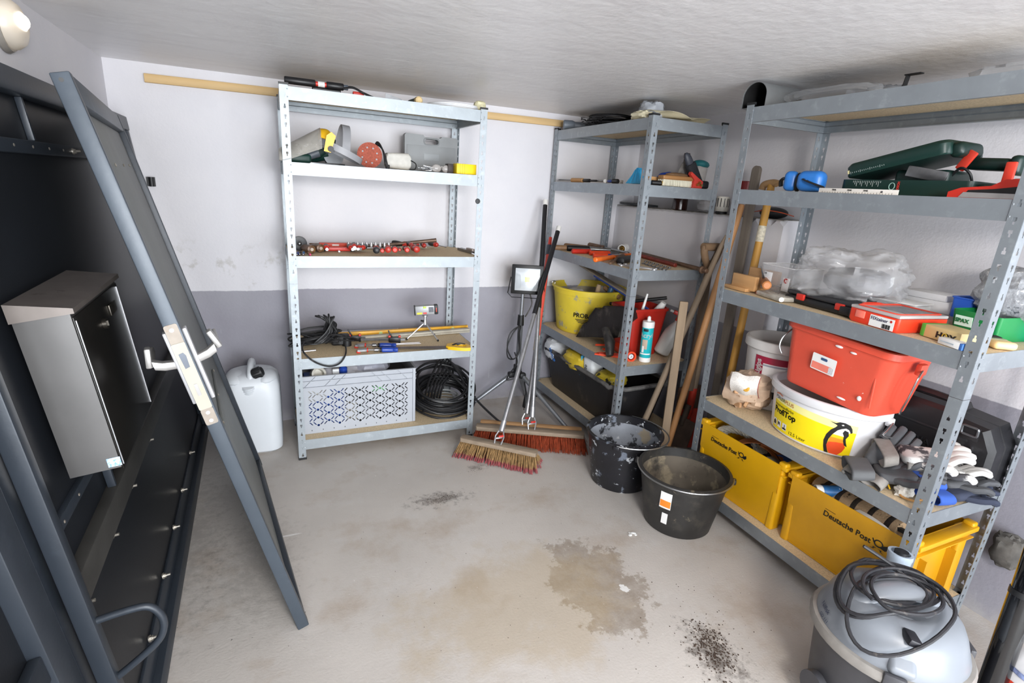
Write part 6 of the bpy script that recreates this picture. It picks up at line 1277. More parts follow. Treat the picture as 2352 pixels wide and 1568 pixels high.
def post_crate(label, x0, y0, y1, z, H, m, ty, tz, ts, rot=0.):
    W_, L_ = .335, y1-y0; t = T('post_crate', label, 'crate', (x0+W_/2, (y0+y1)/2, z), (0, 0, rot)); w2, l2 = W_/2, L_/2; tk = .004
    for nm, s_ in (('front_wall', -1), ('back_wall', 1)):
        b = MB(); f = lambda z_, o: s_*(w2-.012*(1-z_/H)-o)
        prof = [(0, 0), (H*.55, 0), (H*.60, -.006), (H, -.006)]
        b.loft([[(f(z_, tk+o), -l2+.02, z_) for z_, o in prof[::-1]]+[(f(z_, o), -l2+.008, z_) for z_, o in prof], [(f(z_, tk+o), l2-.02, z_) for z_, o in prof[::-1]]+[(f(z_, o), l2-.008, z_) for z_, o in prof]]); ob(nm, b, m, t)
    for s_ in (-1, 1):
        O = [(-w2+.008, 0), (w2-.008, 0), (w2+.002, H), (-w2-.002, H)]; Hh = rrect(.13, .045, .012, 3); Hh = [(x, y+H*.80) for x, y in Hh]
        b = holed(MB(), O, Hh, tk, Matrix(((1, 0, 0, 0), (0, 0, 1, s_*(l2-.02)), (0, 1, 0, 0), (0, 0, 0, 1)))); ob('end_wall', b, m, t, ang=0)
        ob('end_rim', MB().rbox((0, s_*(l2-.004), H-.010), (W_+.006, .042, .020), .005), m, t); ob('end_rim', MB().rbox((0, s_*(l2-.006), H-.045), (W_-.004, .034, .004), .001), m, t)
        for sx in (-1, 1):
            ob('corner_post', MB().loft([[(sx*(w2-.03+x_), s_*(l2-.018)+y_, z_) for x_, y_ in rrect(.052, .034, .010, 3)] for z_ in (0, H-.01)]), m, t)
            ob('corner_lug', MB().rbox((sx*(w2-.012), s_*(l2-.008), H+.002), (.030, .036, .022), .007, 3), m, t)
            ob('rib', MB().box((sx*.085, s_*(l2-.006), H*.36), (.004, .028, H*.70)), m, t)
    ob('bottom', MB().box((0, 0, .004), (W_-.02, L_-.03, .006)), m, t)
    M_ = MF(-w2-.0078+.012*(1-tz/H), ty, tz) @ Matrix.Rotation(-.04, 4, 'X'); text('Deutsche Post', ts, INK, t, M_, bold=.0004); ob('print_bar', MB().box((.024, ts*.95, .001), (.04, .0016, .0006), M_), INK, t)
    wt = ts*6.05; post_horn(t, M_ @ Matrix.Translation((wt+.022, ts*.38, 0)) @ Matrix.Scale(ts/.028*1.05, 4), INK)
    return t
q = (1.835, 1.5866, 0.3065)
pc1 = post_crate('yellow post crate with ropes and straps, the farther of the two', 1.835, 1.262, 1.715, C1, .298, YC, 1.645-1.4885, .232, .026)
q2 = (1.835, 1.0876, 0.3195)
pc2 = post_crate('scuffed yellow post crate with paint rollers, nearest the vacuum cleaner', 1.835, .762, 1.222, C1, .288, YC2, .075, .205, .030)
# contents of crate one
ROPE = mat('bdb5a4', .8, 0, .2, 30, .3, 120, spots=[('3f5a80', 60, .62, .03)])
t = T('rope', 'thick off-white braided rope bundle in the farther yellow crate', 'rope', (1.93, 1.60, .32))
for k in range(6):
    P = [(-.06+.012*k, .075, .0), (-.04+.01*k, .05, .075-.004*k), (.0+.008*k, -.01, .092-.006*k), (.03+.008*k, -.06, .06-.006*k), (.05+.01*k, -.10, .0)]
    Q = spl(P, 10); b = MB()
    for s_ in range(3): b.tube([p+Vector((0, .006*math.cos(i*.8+s_*2.1), .006*math.sin(i*.8+s_*2.1))) for i, p in enumerate(Q)], .0062, 6)
    ob('strand', b, ROPE, t)
LEA = mat('9c5a2c', .55, 0, .15, 20)
def strap(nm, lb, P, w, m, z=0, n=6, ct='strap'):
    P = spl(P, n); b = MB(); rg = []
    for i, p in enumerate(P):
        d = (P[min(i+1, len(P)-1)]-P[max(i-1, 0)]).normalized(); s_ = Vector((d.y, -d.x, 0)); s_ = s_.normalized() if s_.length > .05 else Vector((1, 0, 0)); u_ = d.cross(s_).normalized()*.0015
        rg.append([p-s_*w-u_, p+s_*w-u_, p+s_*w+u_, p-s_*w+u_])
    b.loft(rg); return ob(nm, b, m, None, lb, ct, org=P[0])
strap('leather_strap', 'orange-brown leather strap arching over the rope', [(1.87, 1.56, .33), (1.89, 1.53, .385), (1.95, 1.48, .40), (2.00, 1.42, .37), (2.02, 1.37, .31)], .022, LEA)
strap('leather_strap', 'dark brown leather strap hanging down inside the farther crate', [(1.93, 1.46, .40), (1.96, 1.42, .375), (1.97, 1.38, .33), (1.96, 1.36, .27)], .016, LEA)
strap('harness_strap', 'black safety harness strap sagging in the farther crate', [(1.88, 1.52, .36), (1.89, 1.47, .335), (1.90, 1.41, .335), (1.93, 1.36, .355), (1.99, 1.30, .36)], .024, mat('14151c', .8, 0, .2, 40))
strap('lashing_strap', 'bright blue lashing strap at the near end of the farther crate', [(1.96, 1.38, .385), (1.95, 1.34, .395), (1.93, 1.31, .375), (1.95, 1.29, .33)], .016, mat('234f9e', .7, 0, .2, 60))
ob('plaster_tool', MB().rbox((0, 0, 0), (.07, .075, .07), .004, R=(.2, .3, .3)), mat('6b655d', .8, 0, .2, 20), None, 'grey plastered block beside the blue strap in the crate', 'block', loc=(1.905, 1.355, .345))
t = T('buckle', 'steel ratchet buckle at the near rim of the farther crate', 'buckle', (1.885, 1.30, .375)); ob('hook', MB().tube([(.016*math.cos(a), .016*math.sin(a), .004*a) for a in [k*.5 for k in range(12)]], .005, 7), STL, t); ob('ratchet', MB().rbox((.02, -.01, -.01), (.03, .05, .025), .006), mat('6f5f50', .4, .6), t)
crumple('dark_bag', (1.99, 1.50, .13), .12, .16, .20, mat('20242e', .8, 0, .2, 30), 51, label='dark canvas bag filling the bottom of the farther crate', cat='bag')
# contents of crate two
p, q = (1.845, 1.1233, 0.3848), (1.985, 1.035, .405); L_ = D(p, q)
t = LT('paint_roller', 'white-ended blue and black roller tube sticking out of the near crate', 'roller', p, q); lat('tube', [(.020, .001), (.0235, 0), (.0235, .02), (.021, .022), (.021, L_)], WHT, t, 20); lat('inner', [(.0195, -.0), (.0190, .02), (.001, .021)], mat('a9a9ab', .6), t, 20)
lat('blue_sleeve', [(.0222, .024), (.0225, .026), (.0225, .085), (.0222, .087)], mat('2f6aa3', .4, 0, .15, 60, spots=[('d8dde0', 60, .66, .03)]), t, 20); lat('black_sleeve', [(.0225, .09), (.023, .092), (.023, L_-.02)], mat('2a2725', .6, 0, .3, 40), t, 20); lat('ring', [(.026, .12), (.027, .122), (.027, .128), (.026, .13)], mat('c9c2b8', .5), t, 20)
SL = mat('a3896a', .9, 0, .15, 30, .6, 140, spots=[('2c241c', 26, .60, .05)])
p, q = (1.93, 1.175, .365), (1.905, .84, .378); L_ = D(p, q)
t = LT('roller_sleeve', 'brown paint roller sleeve with dark bands across the near crate', 'roller', p, q); lat('pile', [(.030, 0), (.040, .006), (.042, .03), (.042, L_-.02), (.038, L_-.004), (.028, L_)], SL, t, 28)
for k in range(5): lat('dark_band', [(.0418, .045+.062*k), (.0426, .049+.062*k), (.0426, .062+.062*k), (.0418, .066+.062*k)], mat('2c241d', .95, 0, .3, 60, .6, 140), t, 28)
t = T('paper_stack', 'crumpled white corrugated packing along the front of the near crate', 'packaging', (1.868, .96, .385)); b = MB().grid(lambda u, v: (.035*v-.015, .17-.34*u, .006*math.sin(u*75)-.030*v*v+.0), 90, 4, t=.002); ob('sheet', b, mat('d2cec8', .8, 0, .08), t)
strap('white_hose', 'white flat cable hanging over the front rim of the near crate', [(1.855, .97, .395), (1.848, .92, .400), (1.846, .86, .392), (1.865, .82, .36)], .012, mat('d9d6d2', .5))
ob('black_profile', MB().box((0, 0, 0), (.014, .10, .012)), BLK, None, 'small black profile lying at the near end of the crate', 'profile', loc=(1.885, .85, .398)); crumple('grey_sack', (2.03, 1.0, .13), .12, .18, .22, mat('57524c', .9, 0, .3, 20), 53, label='grey-brown cloth filling the near yellow crate', cat='cloth')
# --- shelf two: white paint bucket with penguin label
PW_ = mat('dcdcdf', .38, 0, .03, 8); pbx = (1.955, 1.231, C2); RA, RB_, TA, TB_, PH = .140, .195, .154, .215, .200
pb = bucket('bucket', 'oval white paint bucket with a yellow penguin label', pbx, RA, TA, PH, PW_, mat('c9b9b2', .6, 0, .1, 12), sy=1.4, n=64, lip=.006)
ob('rim_band', MB().lathe([(TA+.0055, .168), (TA+.0085, .172), (TA+.0085, .196), (TA+.005, .199)], 64, capa=False, capb=False, sy=1.4), PW_, pb)
tab = [0.]; th = [PI-1.5+3.0*k/300 for k in range(301)]
for k in range(300): a = (th[k]+th[k+1])/2; tab.append(tab[-1]+.01*math.sqrt((.150*math.sin(a))**2+(.210*math.cos(a))**2))
s0 = tab[150]
def fe(q):
    s_ = q.x+s0; k = max(0, min(299, int(s_/tab[-1]*300)))
    while k > 0 and tab[k] > s_: k -= 1
    while k < 299 and tab[k+1] < s_: k += 1
    a = th[k]+(s_-tab[k])/(tab[k+1]-tab[k])*.01; r_ = RA+(TA-RA)*q.y/PH+.0006+q.z
    return Vector((r_*math.cos(a), r_*1.4*math.sin(a), q.y))
def lab(q): return fe(Vector((q.x*1.05-.140, q.y+.012, q.z)))
def poly(nm, pts, m, lift=.001, par=pb, f=lab):
    b = MB(); me = bmesh.new(); vs = [me.verts.new((x, y, 0)) for x, y in pts]; E = [me.edges.new((vs[k], vs[(k+1) % len(vs)])) for k in range(len(vs))]; bmesh.ops.triangle_fill(me, use_beauty=True, use_dissolve=False, edges=E)
    bmesh.ops.subdivide_edges(me, edges=[e for e in me.edges if e.calc_length() > .02], cuts=2, use_grid_fill=True); me.verts.index_update()
    b.add([f(Vector((v.co.x, v.co.y, lift))) for v in me.verts], [[v.index for v in f_.verts] for f_ in me.faces]); me.free(); return ob(nm, b, m, par, ang=60)
YL = mat('f6dc10', .4, 0, .02); PYL = mat('f2eb9c', .4, 0, .03)
b = MB().grid(lambda u, v: lab(Vector((u*.325, v*(.118-.02*u)-.0, .0006))), 40, 3, t=.0005); ob('label', b, YL, pb, label='yellow label with a penguin')
b = MB().grid(lambda u, v: lab(Vector((.0+u*.325, (.118-.02*u)+v*.028*min(1, u*4), .0006))), 40, 3, t=.0005); ob('label_band', b, PYL, pb)
for s_, sz, x, y, m, bo in (('MALER', .020, .004, .126, INK, 0), ('PLUS', .020, .065, .126, mat('c8581e', .5), 0), ('Innenwandfarbe', .0165, .006, .097, INK, 0), ('ProfiTop', .033, .006, .070, INK, .0011), ('12,5 Liter', .019, .100, .010, INK, 0)):
    text(s_, sz, m, pb, Matrix.Identity(4), warp=lambda q, x=x, y=y: lab(Vector((q.x+x, q.y+y-.06*(q.x+x)*(1 if y > .12 else .3), .0016))), bold=bo)
poly('roof_mark', [(.004, .144), (.028, .150), (.05, .145), (.046, .142), (.028, .146), (.006, .141)], mat('d9661f', .5), .0016)
for k in range(3):
    poly('pictogram', [(.006+.030*k, .012), (.028+.030*k, .012), (.028+.030*k, .040), (.006+.030*k, .040)], WHT, .0014)
    S_ = ([(.009, .016), (.025, .016), (.025, .028), (.017, .037), (.009, .028)], [(.040, .016), (.045, .026), (.055, .018), (.050, .033), (.039, .036)], [(.068, .015), (.087, .015), (.087, .022), (.080, .022), (.080, .036), (.077, .036), (.076, .022), (.068, .022)])[k]
    poly('pictogram_print', S_, INK, .0019)
# the penguin emblem
OF = .238
def pp(pts): return [(OF+x, z) for x, z in pts]
poly('penguin_mark', pp([(.0, .126), (.020, .124), (.030, .131), (.046, .132), (.062, .126), (.070, .114), (.074, .10), (.070, .095), (.062, .108), (.052, .112), (.040, .106), (.030, .098), (.018, .078), (.010, .055), (.008, .030), (.014, .010), (.020, .0), (.006, .0), (.0, .02), (-.004, .045), (.0, .072), (.010, .094), (.022, .108), (.026, .116), (.018, .120)]), INK, .0018)
poly('penguin_white', pp([(.030, .098), (.040, .106), (.052, .112), (.062, .108), (.068, .098), (.060, .088), (.052, .078), (.030, .079), (.019, .079)]), WHT, .0016)
poly('penguin_yellow', pp([(.019, .079), (.052, .078), (.052, .066), (.014, .067)]), mat('f4c410', .4), .0016)
poly('penguin_orange', pp([(.014, .067), (.052, .066), (.058, .052), (.034, .050), (.011, .044)]), mat('f08c1c', .4), .0016)
poly('penguin_red', pp([(.011, .044), (.034, .050), (.058, .052), (.066, .036), (.060, .016), (.048, .0), (.022, .0), (.014, .012), (.008, .030)]), mat('e04a1c', .4), .0016)
poly('penguin_wing', pp([(.050, .104), (.062, .100), (.066, .085), (.060, .070), (.064, .055), (.070, .040), (.060, .045), (.054, .060), (.052, .08), (.046, .092)]), INK, .0020)
poly('penguin_eye', pp([(.036, .122), (.042, .125), (.045, .121), (.040, .119)]), WHT, .0022)
ob('handle_ear', MB().rbox((.02, -.225, .165), (.03, .02, .03), .006), PW_, pb); ob('handle', MB().tube(spl([(.02, -.236, .165), (-.03, -.250, .15), (-.05, -.252, .135), (.0, -.262, .125), (.05, -.25, .14)], 6), .003, 7), WIRE, pb)
# red-orange square paint bucket on top of it
RO = mat('dd5540', .36, 0, .05, 8, .03, 60, spots=[('f0dcd6', 34, .70, .02), ('f4e9e4', 11, .75, .01)])
sq = T('square_bucket', 'coral-red square paint bucket splashed with white, jammed in the oval white one', 'bucket', (1.945, 1.178, .750), (.045, .02, -.01))
def rr4(w, d, r, z): return [(x, y, z) for x, y in rrect(w, d, r, 6)]
ob('body', MB().loft([rr4(.215, .352, .04, 0), rr4(.222, .360, .042, .008), rr4(.25, .408, .045, .205), rr4(.26, .418, .046, .215), rr4(.272, .432, .048, .218), rr4(.272, .432, .048, .240), rr4(.255, .415, .044, .242), rr4(.21, .345, .04, .02)]), RO, sq)
ob('seam', MB().rbox((-.118, -.165, .12), (.006, .006, .17), .002, R=(-.14, .08, 0)), RO, sq)
for y, z in ((-.226, .19), (.218, .19)): ob('handle_ear', MB().rbox((0, y, z), (.04, .02, .04), .006), RO, sq)
ob('handle', MB().tube(spl([(-.01, -.236, .19), (-.04, -.245, .17), (-.045, -.24, .10), (-.03, -.225, .05), (.0, -.21, .02)], 6), .0032, 7), WIRE, sq); ob('handle', MB().tube(spl([(-.05, .225, .20), (-.09, .235, .16), (-.10, .235, .12), (-.09, .225, .09)], 6), .0032, 7), WIRE, sq)
ML = MF(-.132, .015, .125) @ Matrix.Rotation(-.02, 4, 'Z') @ Matrix.Rotation(.095, 4, 'X')
ob('price_label', MB().prism(rrect(.095, .062, .004, 3), .0008, ML @ Matrix.Translation((0, 0, .002))), WHT, sq); ob('label_print', MB().prism(rrect(.080, .026, .002, 2), .0006, ML @ Matrix.Translation((-.004, -.014, .0028))), mat('e8806e', .5), sq); ob('label_mark', MB().prism(rrect(.026, .010, .003, 2), .0006, ML @ Matrix.Translation((0, .018, .0030))), mat('36547a', .5), sq)
ob('label_barcode', MB().box((.033, -.015, .0034), (.018, .026, .0006), ML), mat('c9c9cc', .5, 0, .5, 500), sq)
for k, (y, z, w, h) in enumerate(((-.02, .205, .03, .010), (-.075, .200, .025, .008), (-.135, .055, .016, .018), (-.075, .028, .035, .008))): ob('paint_splash', MB().sph((-.120-.05*z, y, z), (.0035, w/2, h/2), 10, 6), mat('f2eeec', .5), sq)
# white joint filler bucket
rg_ = bucket('bucket', 'tall white filler bucket with a crimson Rigips panel, behind the sack', (2.07, 1.565, C2), .122, .142, .31, mat('cfccc9', .4, 0, .04), mat('bdb8b4', .6), lip=.007)
ob('rim_band', MB().lathe([(.148, .268), (.152, .272), (.152, .302), (.148, .308)], 48, capa=False, capb=False), mat('cfccc9', .4, 0, .04), rg_)
fr = wrapM(math.radians(198), .1355, 0); 
def frc(q): v = fr(q); k = (.122+.020*q.y/.31)/.1355+.012; return Vector((v.x*k, v.y*k, v.z))
def gp(nm, x0, x1, y0, y1, m, l): ob(nm, MB().grid(lambda u, v: frc(Vector((x0+(x1-x0)*u, y0+(y1-y0)*v, l))), 12, 2, t=.0005), m, rg_)
CR = mat('9a1f3c', .45, 0, .03)
gp('label_panel', -.05, .08, .03, .245, mat('e4e2e0', .45), .0004); gp('crimson_panel', -.05, -.012, .095, .245, CR, .001); gp('crimson_band', -.012, .09, .215, .245, CR, .001); gp('grey_band', -.012, .09, .203, .211, mat('9a9ca6', .5), .001); gp('black_band', -.06, .09, .06, .092, INK, .001)
text('Rigips', .034, WHT, rg_, Matrix.Identity(4), warp=lambda q: frc(Vector((-.022-q.y*1., .150+q.x, .0018))), bold=.0012); text('ProMix', .030, WHT, rg_, Matrix.Identity(4), warp=lambda q: frc(Vector((-.052+q.x, .066+q.y, .0018))), bold=.0008)
# sack of wood chips
sk = T('wood_sack', 'clear sack of pale wood kindling with a printed paper label', 'sack', (1.915, 1.560, C2), (-.05, .0, .35))
CH_ = mat('b98f68', .6, 0, .3, 16, .4, 40, spots=[('e0c6a4', 14, .58, .08), ('7d5a3e', 16, .64, .06)])
crumple('bag', (0, 0, 0), .085, .098, .165, mat('c9ae96', .25, 0, .25, 16, .3, 30, spots=[('e6d6c4', 12, .6, .1), ('8f6d50', 16, .62, .06)]), 61, fold=.5, parent=sk)
for k in range(9):
    a, z = random.uniform(PI*.6, PI*1.7), random.uniform(.02, .12); r_ = .074*math.sqrt(max(.1, 1-((z-.07)/.11)**2)); ob('wood_piece', MB().rbox((r_*math.cos(a), r_*1.1*math.sin(a), z), (random.uniform(.02, .03), random.uniform(.012, .018), random.uniform(.035, .05)), .003, 1, R=(random.uniform(0, 3), random.uniform(0, 3), a)), CH_, sk)
b = MB().grid(lambda u, v: (-.066-.050*math.sin((v)*2.6)-.012*math.cos((u-.5)*3), .052-.115*u, .075+.10*v+.004*math.sin(u*9)), 10, 10, t=.001); LBm = TR((0, 0, 0), (0, 0, .12)); b.v = [LBm @ v for v in b.v]
ob('paper_label', b, mat('dfdad4', .5, 0, .12, 160, spots=[('8a8482', 260, .62, .05)]), sk)
ob('label_flame', MB().sph((-.119, -.032, .125), (.003, .016, .018), 12, 6), mat('e0a83c', .5, 0, .3, 60), sk); ob('label_edge', MB().tube([LBm @ Vector((-.066-.050*math.sin(v*2.6)-.012*math.cos((u-.5)*3)-.001, .052-.115*u, .075+.10*v)) for u, v in [(k/8, 0) for k in range(9)]+[(1, k/8) for k in range(1, 9)]], .0012, 5), mat('a03a34', .5), sk)
# black tool case
KC = mat('1a1a1d', .42, 0, .12, 8, .08, 60, spots=[('3a3a3e', 8, .62, .15)])
kc = T('power_tool_case', 'large black plastic power tool case standing against the wall behind the gloves', 'tool case', (2.15, .965, C2), (0, -.10, 0))
O = [(-.22, .0), (.22, .0), (.225, .17), (.195, .235), (.09, .245), (.08, .262), (-.09, .262), (-.10, .245), (-.19, .235), (-.225, .175)]
Mk = Matrix(((0, 0, 1, -.062), (-1, 0, 0, 0), (0, 1, 0, 0), (0, 0, 0, 1)))
ob('shell', MB().loft([[Mk @ Vector((x*s_, .003+(y-.003)*s2, z_)) for x, y in O] for s_, s2, z_ in ((.93, .95, 0), (1, 1, .014), (1, 1, .06), (.985, .99, .062), (.985, .99, .066), (1, 1, .068), (1, 1, .125))]), KC, kc)
for sx in (-.155, .15): ob('latch', MB().tube([Mk @ Vector((sx+x, .215+y, -.004)) for x, y in rrect(.045, .03, .006, 2)], .004, 6, True), mat('77797d', .3, .7), kc); ob('latch', MB().rbox(tuple(Mk @ Vector((sx, .205, .004))), (.012, .055, .05), .008), KC, kc)
ob('handle', MB().tube([Mk @ Vector(p) for p in spl([(-.085, .24, .04), (-.08, .285, .03), (.08, .285, .03), (.085, .24, .04)], 5)], .011, 8), KC, kc)
for s_ in (-1, 1): ob('panel_rib', MB().rbox(tuple(Mk @ Vector((s_*.165, .09, .004))), (.012, .012, .15), .004), KC, kc)
ob('panel_rib', MB().rbox(tuple(Mk @ Vector((0, .175, .004))), (.012, .30, .012), .004), KC, kc); text('BAVARIA', .034, KC, kc, Mk @ Matrix(((1, 0, 0, -.09), (0, 1, 0, .105), (0, 0, -1, -.003), (0, 0, 0, 1))), ext=.0025) if False else text('BAVARIA', .034, KC, kc, MF(-.0645, .09, .105), ext=.0025)
# gloves
def soft(o):
    for p in o.data.polygons: p.use_smooth = True
    md = o.modifiers.new('soft', 'SUBSURF'); md.levels = 1; md.render_levels = 1; return o
def glove(lb, c, rot, m, mc, s=1., curl=.3, spread=.16, cuff=.05, flat=.55, seed=1):
    t = T('work_glove', lb, 'glove', c, rot, 'work gloves in front of the black case'); rs = random.Random(seed)
    rg = []
    for x, w, h in ((-.055-cuff, .050, .020), (-.055, .043, .017), (-.03, .043, .018), (.0, .048, .020), (.03, .047, .018), (.045, .040, .013)):
        rg.append([(x*s, y*s, (z+.018+.004*math.sin(x*60+seed))*s) for y, z in rrect(w*1.9, h*1.6, h*.75, 3)])
    b = MB().loft(rg[1:]); b.jit(.0015*s); soft(ob('palm', b, m, t, ang=0))
    b = MB(); cr_ = [[(x*s, y*s*1.05, z*s+.001) for x, y, z in r_] for r_ in (rg[0], rg[1])]
    inner = [[(x+.002, y*.88, (z-.018*s)*.82+.018*s) for x, y, z in cr_[0]], [(x-.01, y*.8, (z-.018*s)*.7+.018*s) for x, y, z in cr_[1]]]
    b.loft([inner[1], inner[0], cr_[0], cr_[1]], False, False); b.jit(.001); soft(ob('cuff', b, mc, t, ang=0))
    for k in range(4):
        y = (-.033+.022*k); a = (k-1.5)*spread*.7; L_ = (.058, .068, .066, .052)[k]; P = []
        for j in range(6):
            f = j/5; P.append(Vector(((.040+L_*f*math.cos(a))*s, (y+L_*f*math.sin(a))*s, (.018+curl*.05*math.sin(f*2.4)+rs.uniform(-.002, .002))*s)))
        ob('finger', MB().tube(spl(P, 3), [.0125*s*(1-.2*i/15) for i in range(15)]+[.006*s], 8, flat=.8), m, t)
    P = [(-.01, -.035, .016), (.01, -.058, .02), (.032, -.070, .02+curl*.02), (.048, -.072, .016)]
    ob('thumb', MB().tube([Vector(p)*s for p in spl(P, 4)], [.013*s]*12+[.008*s], 8, flat=.8), m, t); return t
GG = mat('4b4c4f', .75, 0, .15, 14, .2, 60); GK = mat('8b8782', .9, 0, .12, 40, .3, 100); GW = mat('4c4c50', .8, 0, .2, 20, .3, 40, spots=[('dcdad6', 9, .46, .05)]); GBL = mat('2e3446', .85, 0, .15, 20, .3, 60); BLC = mat('2f55a8', .8)
glove('grey glove bent upwards with an open light grey knitted cuff', (1.915, .965, C2+.055), (.5, -.65, .05), GG, GK, 1.2, .15, .03, .05, seed=2)
glove('grey glove with a knitted cuff, right beside the bent one', (1.905, .925, C2+.030), (-.3, -.40, .0), GG, GK, 1.15, .2, .03, .05, seed=3)
glove('glove crusted with white plaster on top of the pile', (1.965, .875, C2+.075), (.1, -.12, -.75), GW, GK, 1.25, .5, .10, .03, seed=4)
glove('second plaster-spotted glove half under the white one', (2.01, .83, C2+.045), (-.1, .0, -.75), GW, GK, 1.15, .4, .10, .04, seed=5)
glove('dark grey glove with a yellow cuff hem', (1.865, .885, C2+.022), (0, -.1, -.75), GG, mat('57585a', .8), 1.2, .3, .12, .05, seed=6)
glove('grey glove lying to the right under the pile', (2.02, .80, C2+.022), (0, 0, -.35), GG, BLC, 1.15, .3, .14, .06, seed=7)
glove('dark blue glove, lowest and rightmost of the pile', (2.00, .775, C2+.001), (0, 0, -.18), GBL, BLC, 1.15, .2, .12, .06, seed=8)
ob('yellow_hem', MB().tube(spl([(1.800, .955, C2+.012), (1.815, .93, C2+.034), (1.825, .895, C2+.022), (1.815, .87, C2+.006)], 5), .0028, 6), YEL, None, 'yellow hem of a glove cuff curling at the front of the pile', 'hem', org=(1.80, .955, C2))
ob('twine', MB().tube(spl([(1.86, .86, C2+.045), (1.83, .85, C2+.05), (1.84, .82, C2+.03), (1.80, .83, C2+.012), (1.815, .80, C2+.006), (1.85, .79, C2+.01)], 6), .0038, 6), mat('a87c48', .9), None, 'tan cord lying over the gloves near the front post', 'cord', org=(1.86, .86, C2))
crumple('paper_tag', (1.828, .835, C2), .03, .025, .035, mat('c9c5bc', .7), 66, fold=.7, label='crumpled white paper scrap beside the tan cord', cat='paper')
# --- shelf three
BE = mat('b88c5c', .55, 0, .12, 5, .1, 40, wood=1)
t = T('mitre_box', 'beech mitre box at the far end of the middle shelf', 'mitre box', (1.885, 1.640, C3), (0, 0, -.04)); ob('base', MB().rbox((0, 0, .008), (.165, .12, .014), .001), BE, t)
ob('side', MB().rbox((.066, -.01, .05), (.016, .16, .078), .001), BE, t)
ob('side', MB().rbox((-.055, -.025, .038), (.020, .125, .060), .001), BE, t)
ob('screw', MB().cyl((-.0765, -.03, .012), (-.079, -.03, .012), .003, n=8), STL, t)
p, q = (1.8, 1.4815, 1.1137), (1.93, 1.6115, 1.1133); L_ = D(p, q)
t = LT('pruning_saw', 'small saw with a round wooden grip and a blade pointing up', 'saw', p, q); lat('grip', [(.012, 0), (.017, .004), (.018, .03), (.015, L_*.9), (.010, L_)], mat('b3713f', .5, 0, .1, 10), t, 18)
Mw = t.matrix_world.inverted(); A_ = [Mw @ Vector(v) for v in [(1.87, 1.5863, 1.176), (1.87, 1.5521, 1.1276), (1.87, 1.5647, 1.1225)]]; b = MB().add([A_[0], A_[1], A_[2], A_[0]+Vector((.0, .0015, 0)), A_[1]+Vector((0, .0015, 0)), A_[2]+Vector((0, .0015, 0))], [(0, 1, 2), (5, 4, 3), (0, 3, 4, 1), (1, 4, 5, 2), (2, 5, 3, 0)]); ob('blade', b, STL, t, ang=0)
CLR = mat('d6d6d8', .12, 0, .06, 12, al=.30)
def tray(t, w, d, h, m, r=.008, tk=.002, tp=.94, nm='tub', lipm=None):
    ob(nm, MB().loft([[(x*tp, y*tp, 0) for x, y in rrect(w, d, r, 3)], [(x, y, h) for x, y in rrect(w, d, r, 3)], [(x+(-tk if x > 0 else tk), y+(-tk if y > 0 else tk), h) for x, y in rrect(w, d, r, 3)], [((x+(-tk if x > 0 else tk))*tp, (y+(-tk if y > 0 else tk))*tp, tk) for x, y in rrect(w, d, r, 3)]]), m, t)
t = T('screw_tub', 'clear plastic tub half full of screws with white paper labels', 'tub', (1.985, 1.525, C3), (0, 0, -.10)); tray(t, .16, .175, .118, CLR); ob('rim', MB().tube([(x, y, .118) for x, y in rrect(.164, .179, .01, 3)], .0022, 5, True), mat('d9d9db', .3), t)
b = MB()
for k in range(90):
    x, y, z = random.uniform(-.06, .06), random.uniform(-.07, .07), random.uniform(.006, .045); a, e = random.uniform(0, 6), random.uniform(-.5, .5); d = Vector((math.cos(a), math.sin(a), e))*.014; b.cyl(Vector((x, y, z))-d, Vector((x, y, z))+d, .0016, n=4); b.cyl(Vector((x, y, z))+d, Vector((x, y, z))+d*1.12, .0036, n=6)
ob('screws', b, mat('8f8a70', .35, .8, .3, 60), t, kind='stuff')
for y, z, h, w in ((.045, .055, .065, .045), (-.055, .05, .055, .035)): ob('paper_label', MB().rbox((-.0795, y, z), (.001, w, h), .0003, R=(0, .04, 0)), mat('e2e2e2', .5, 0, .1, 300, spots=[('7a7a7c', 300, .66, .03)]), t)
ob('price_mark', MB().cyl((-.0805, -.055, .066), (-.0815, -.055, .066), .010, n=18), mat('b3262a', .5), t); text('10', .016, WHT, t, MF(-.082, -.049, .060), bold=.0004)
text('CE', .009, INK, t, MF(-.0815, .062, .078))
t = T('blister_pack', 'flat clear bag of small white fittings lying at the shelf front', 'bag', (1.825, 1.455, C3), (0, 0, -.25)); ob('bag', MB().rbox((0, 0, .011), (.07, .155, .02), .008, 2), mat('c2bcb0', .2, 0, .2, 40, al=.6), t)
for k in range(6): ob('fitting', MB().cyl((-.02+.006*k, -.06+.022*k, .012), (.005+.004*k, -.05+.022*k, .014), .006, n=10), mat('ddd9ce', .5), t)
ob('red_corner', MB().rbox((-.015, .085, .006), (.018, .014, .008), .002), RED, t); ob('dowel_end', MB().cyl((-.03, -.08, .012), (-.02, -.06, .012), .009, n=14), WHT, t)
t = T('drill_case', 'flat black plastic case with red latches under the clear plastic bag', 'case', (1.955, 1.262, C3), (0, 0, -.10)); ob('lower_shell', MB().rbox((0, 0, .016), (.27, .30, .028), .010, 3), BLK, t); ob('upper_shell', MB().rbox((0, 0, .040), (.26, .29, .018), .008, 3), mat('2b2c30', .4, 0, .1), t)
for y in (.07, -.10): ob('latch', MB().rbox((-.136, y, .03), (.012, .035, .024), .004), RED, t)
ob('hinge_latch', MB().rbox((-.138, -.13, .022), (.014, .05, .03), .005), BLKG, t)
crumple('power_tool', (2.00, 1.255, C3+.050), .09, .11, .10, mat('7d7e82', .5, 0, .3, 14), 71, 30, 20, .25, label='greyish tool shape wrapped inside the clear plastic bag', cat='tool')
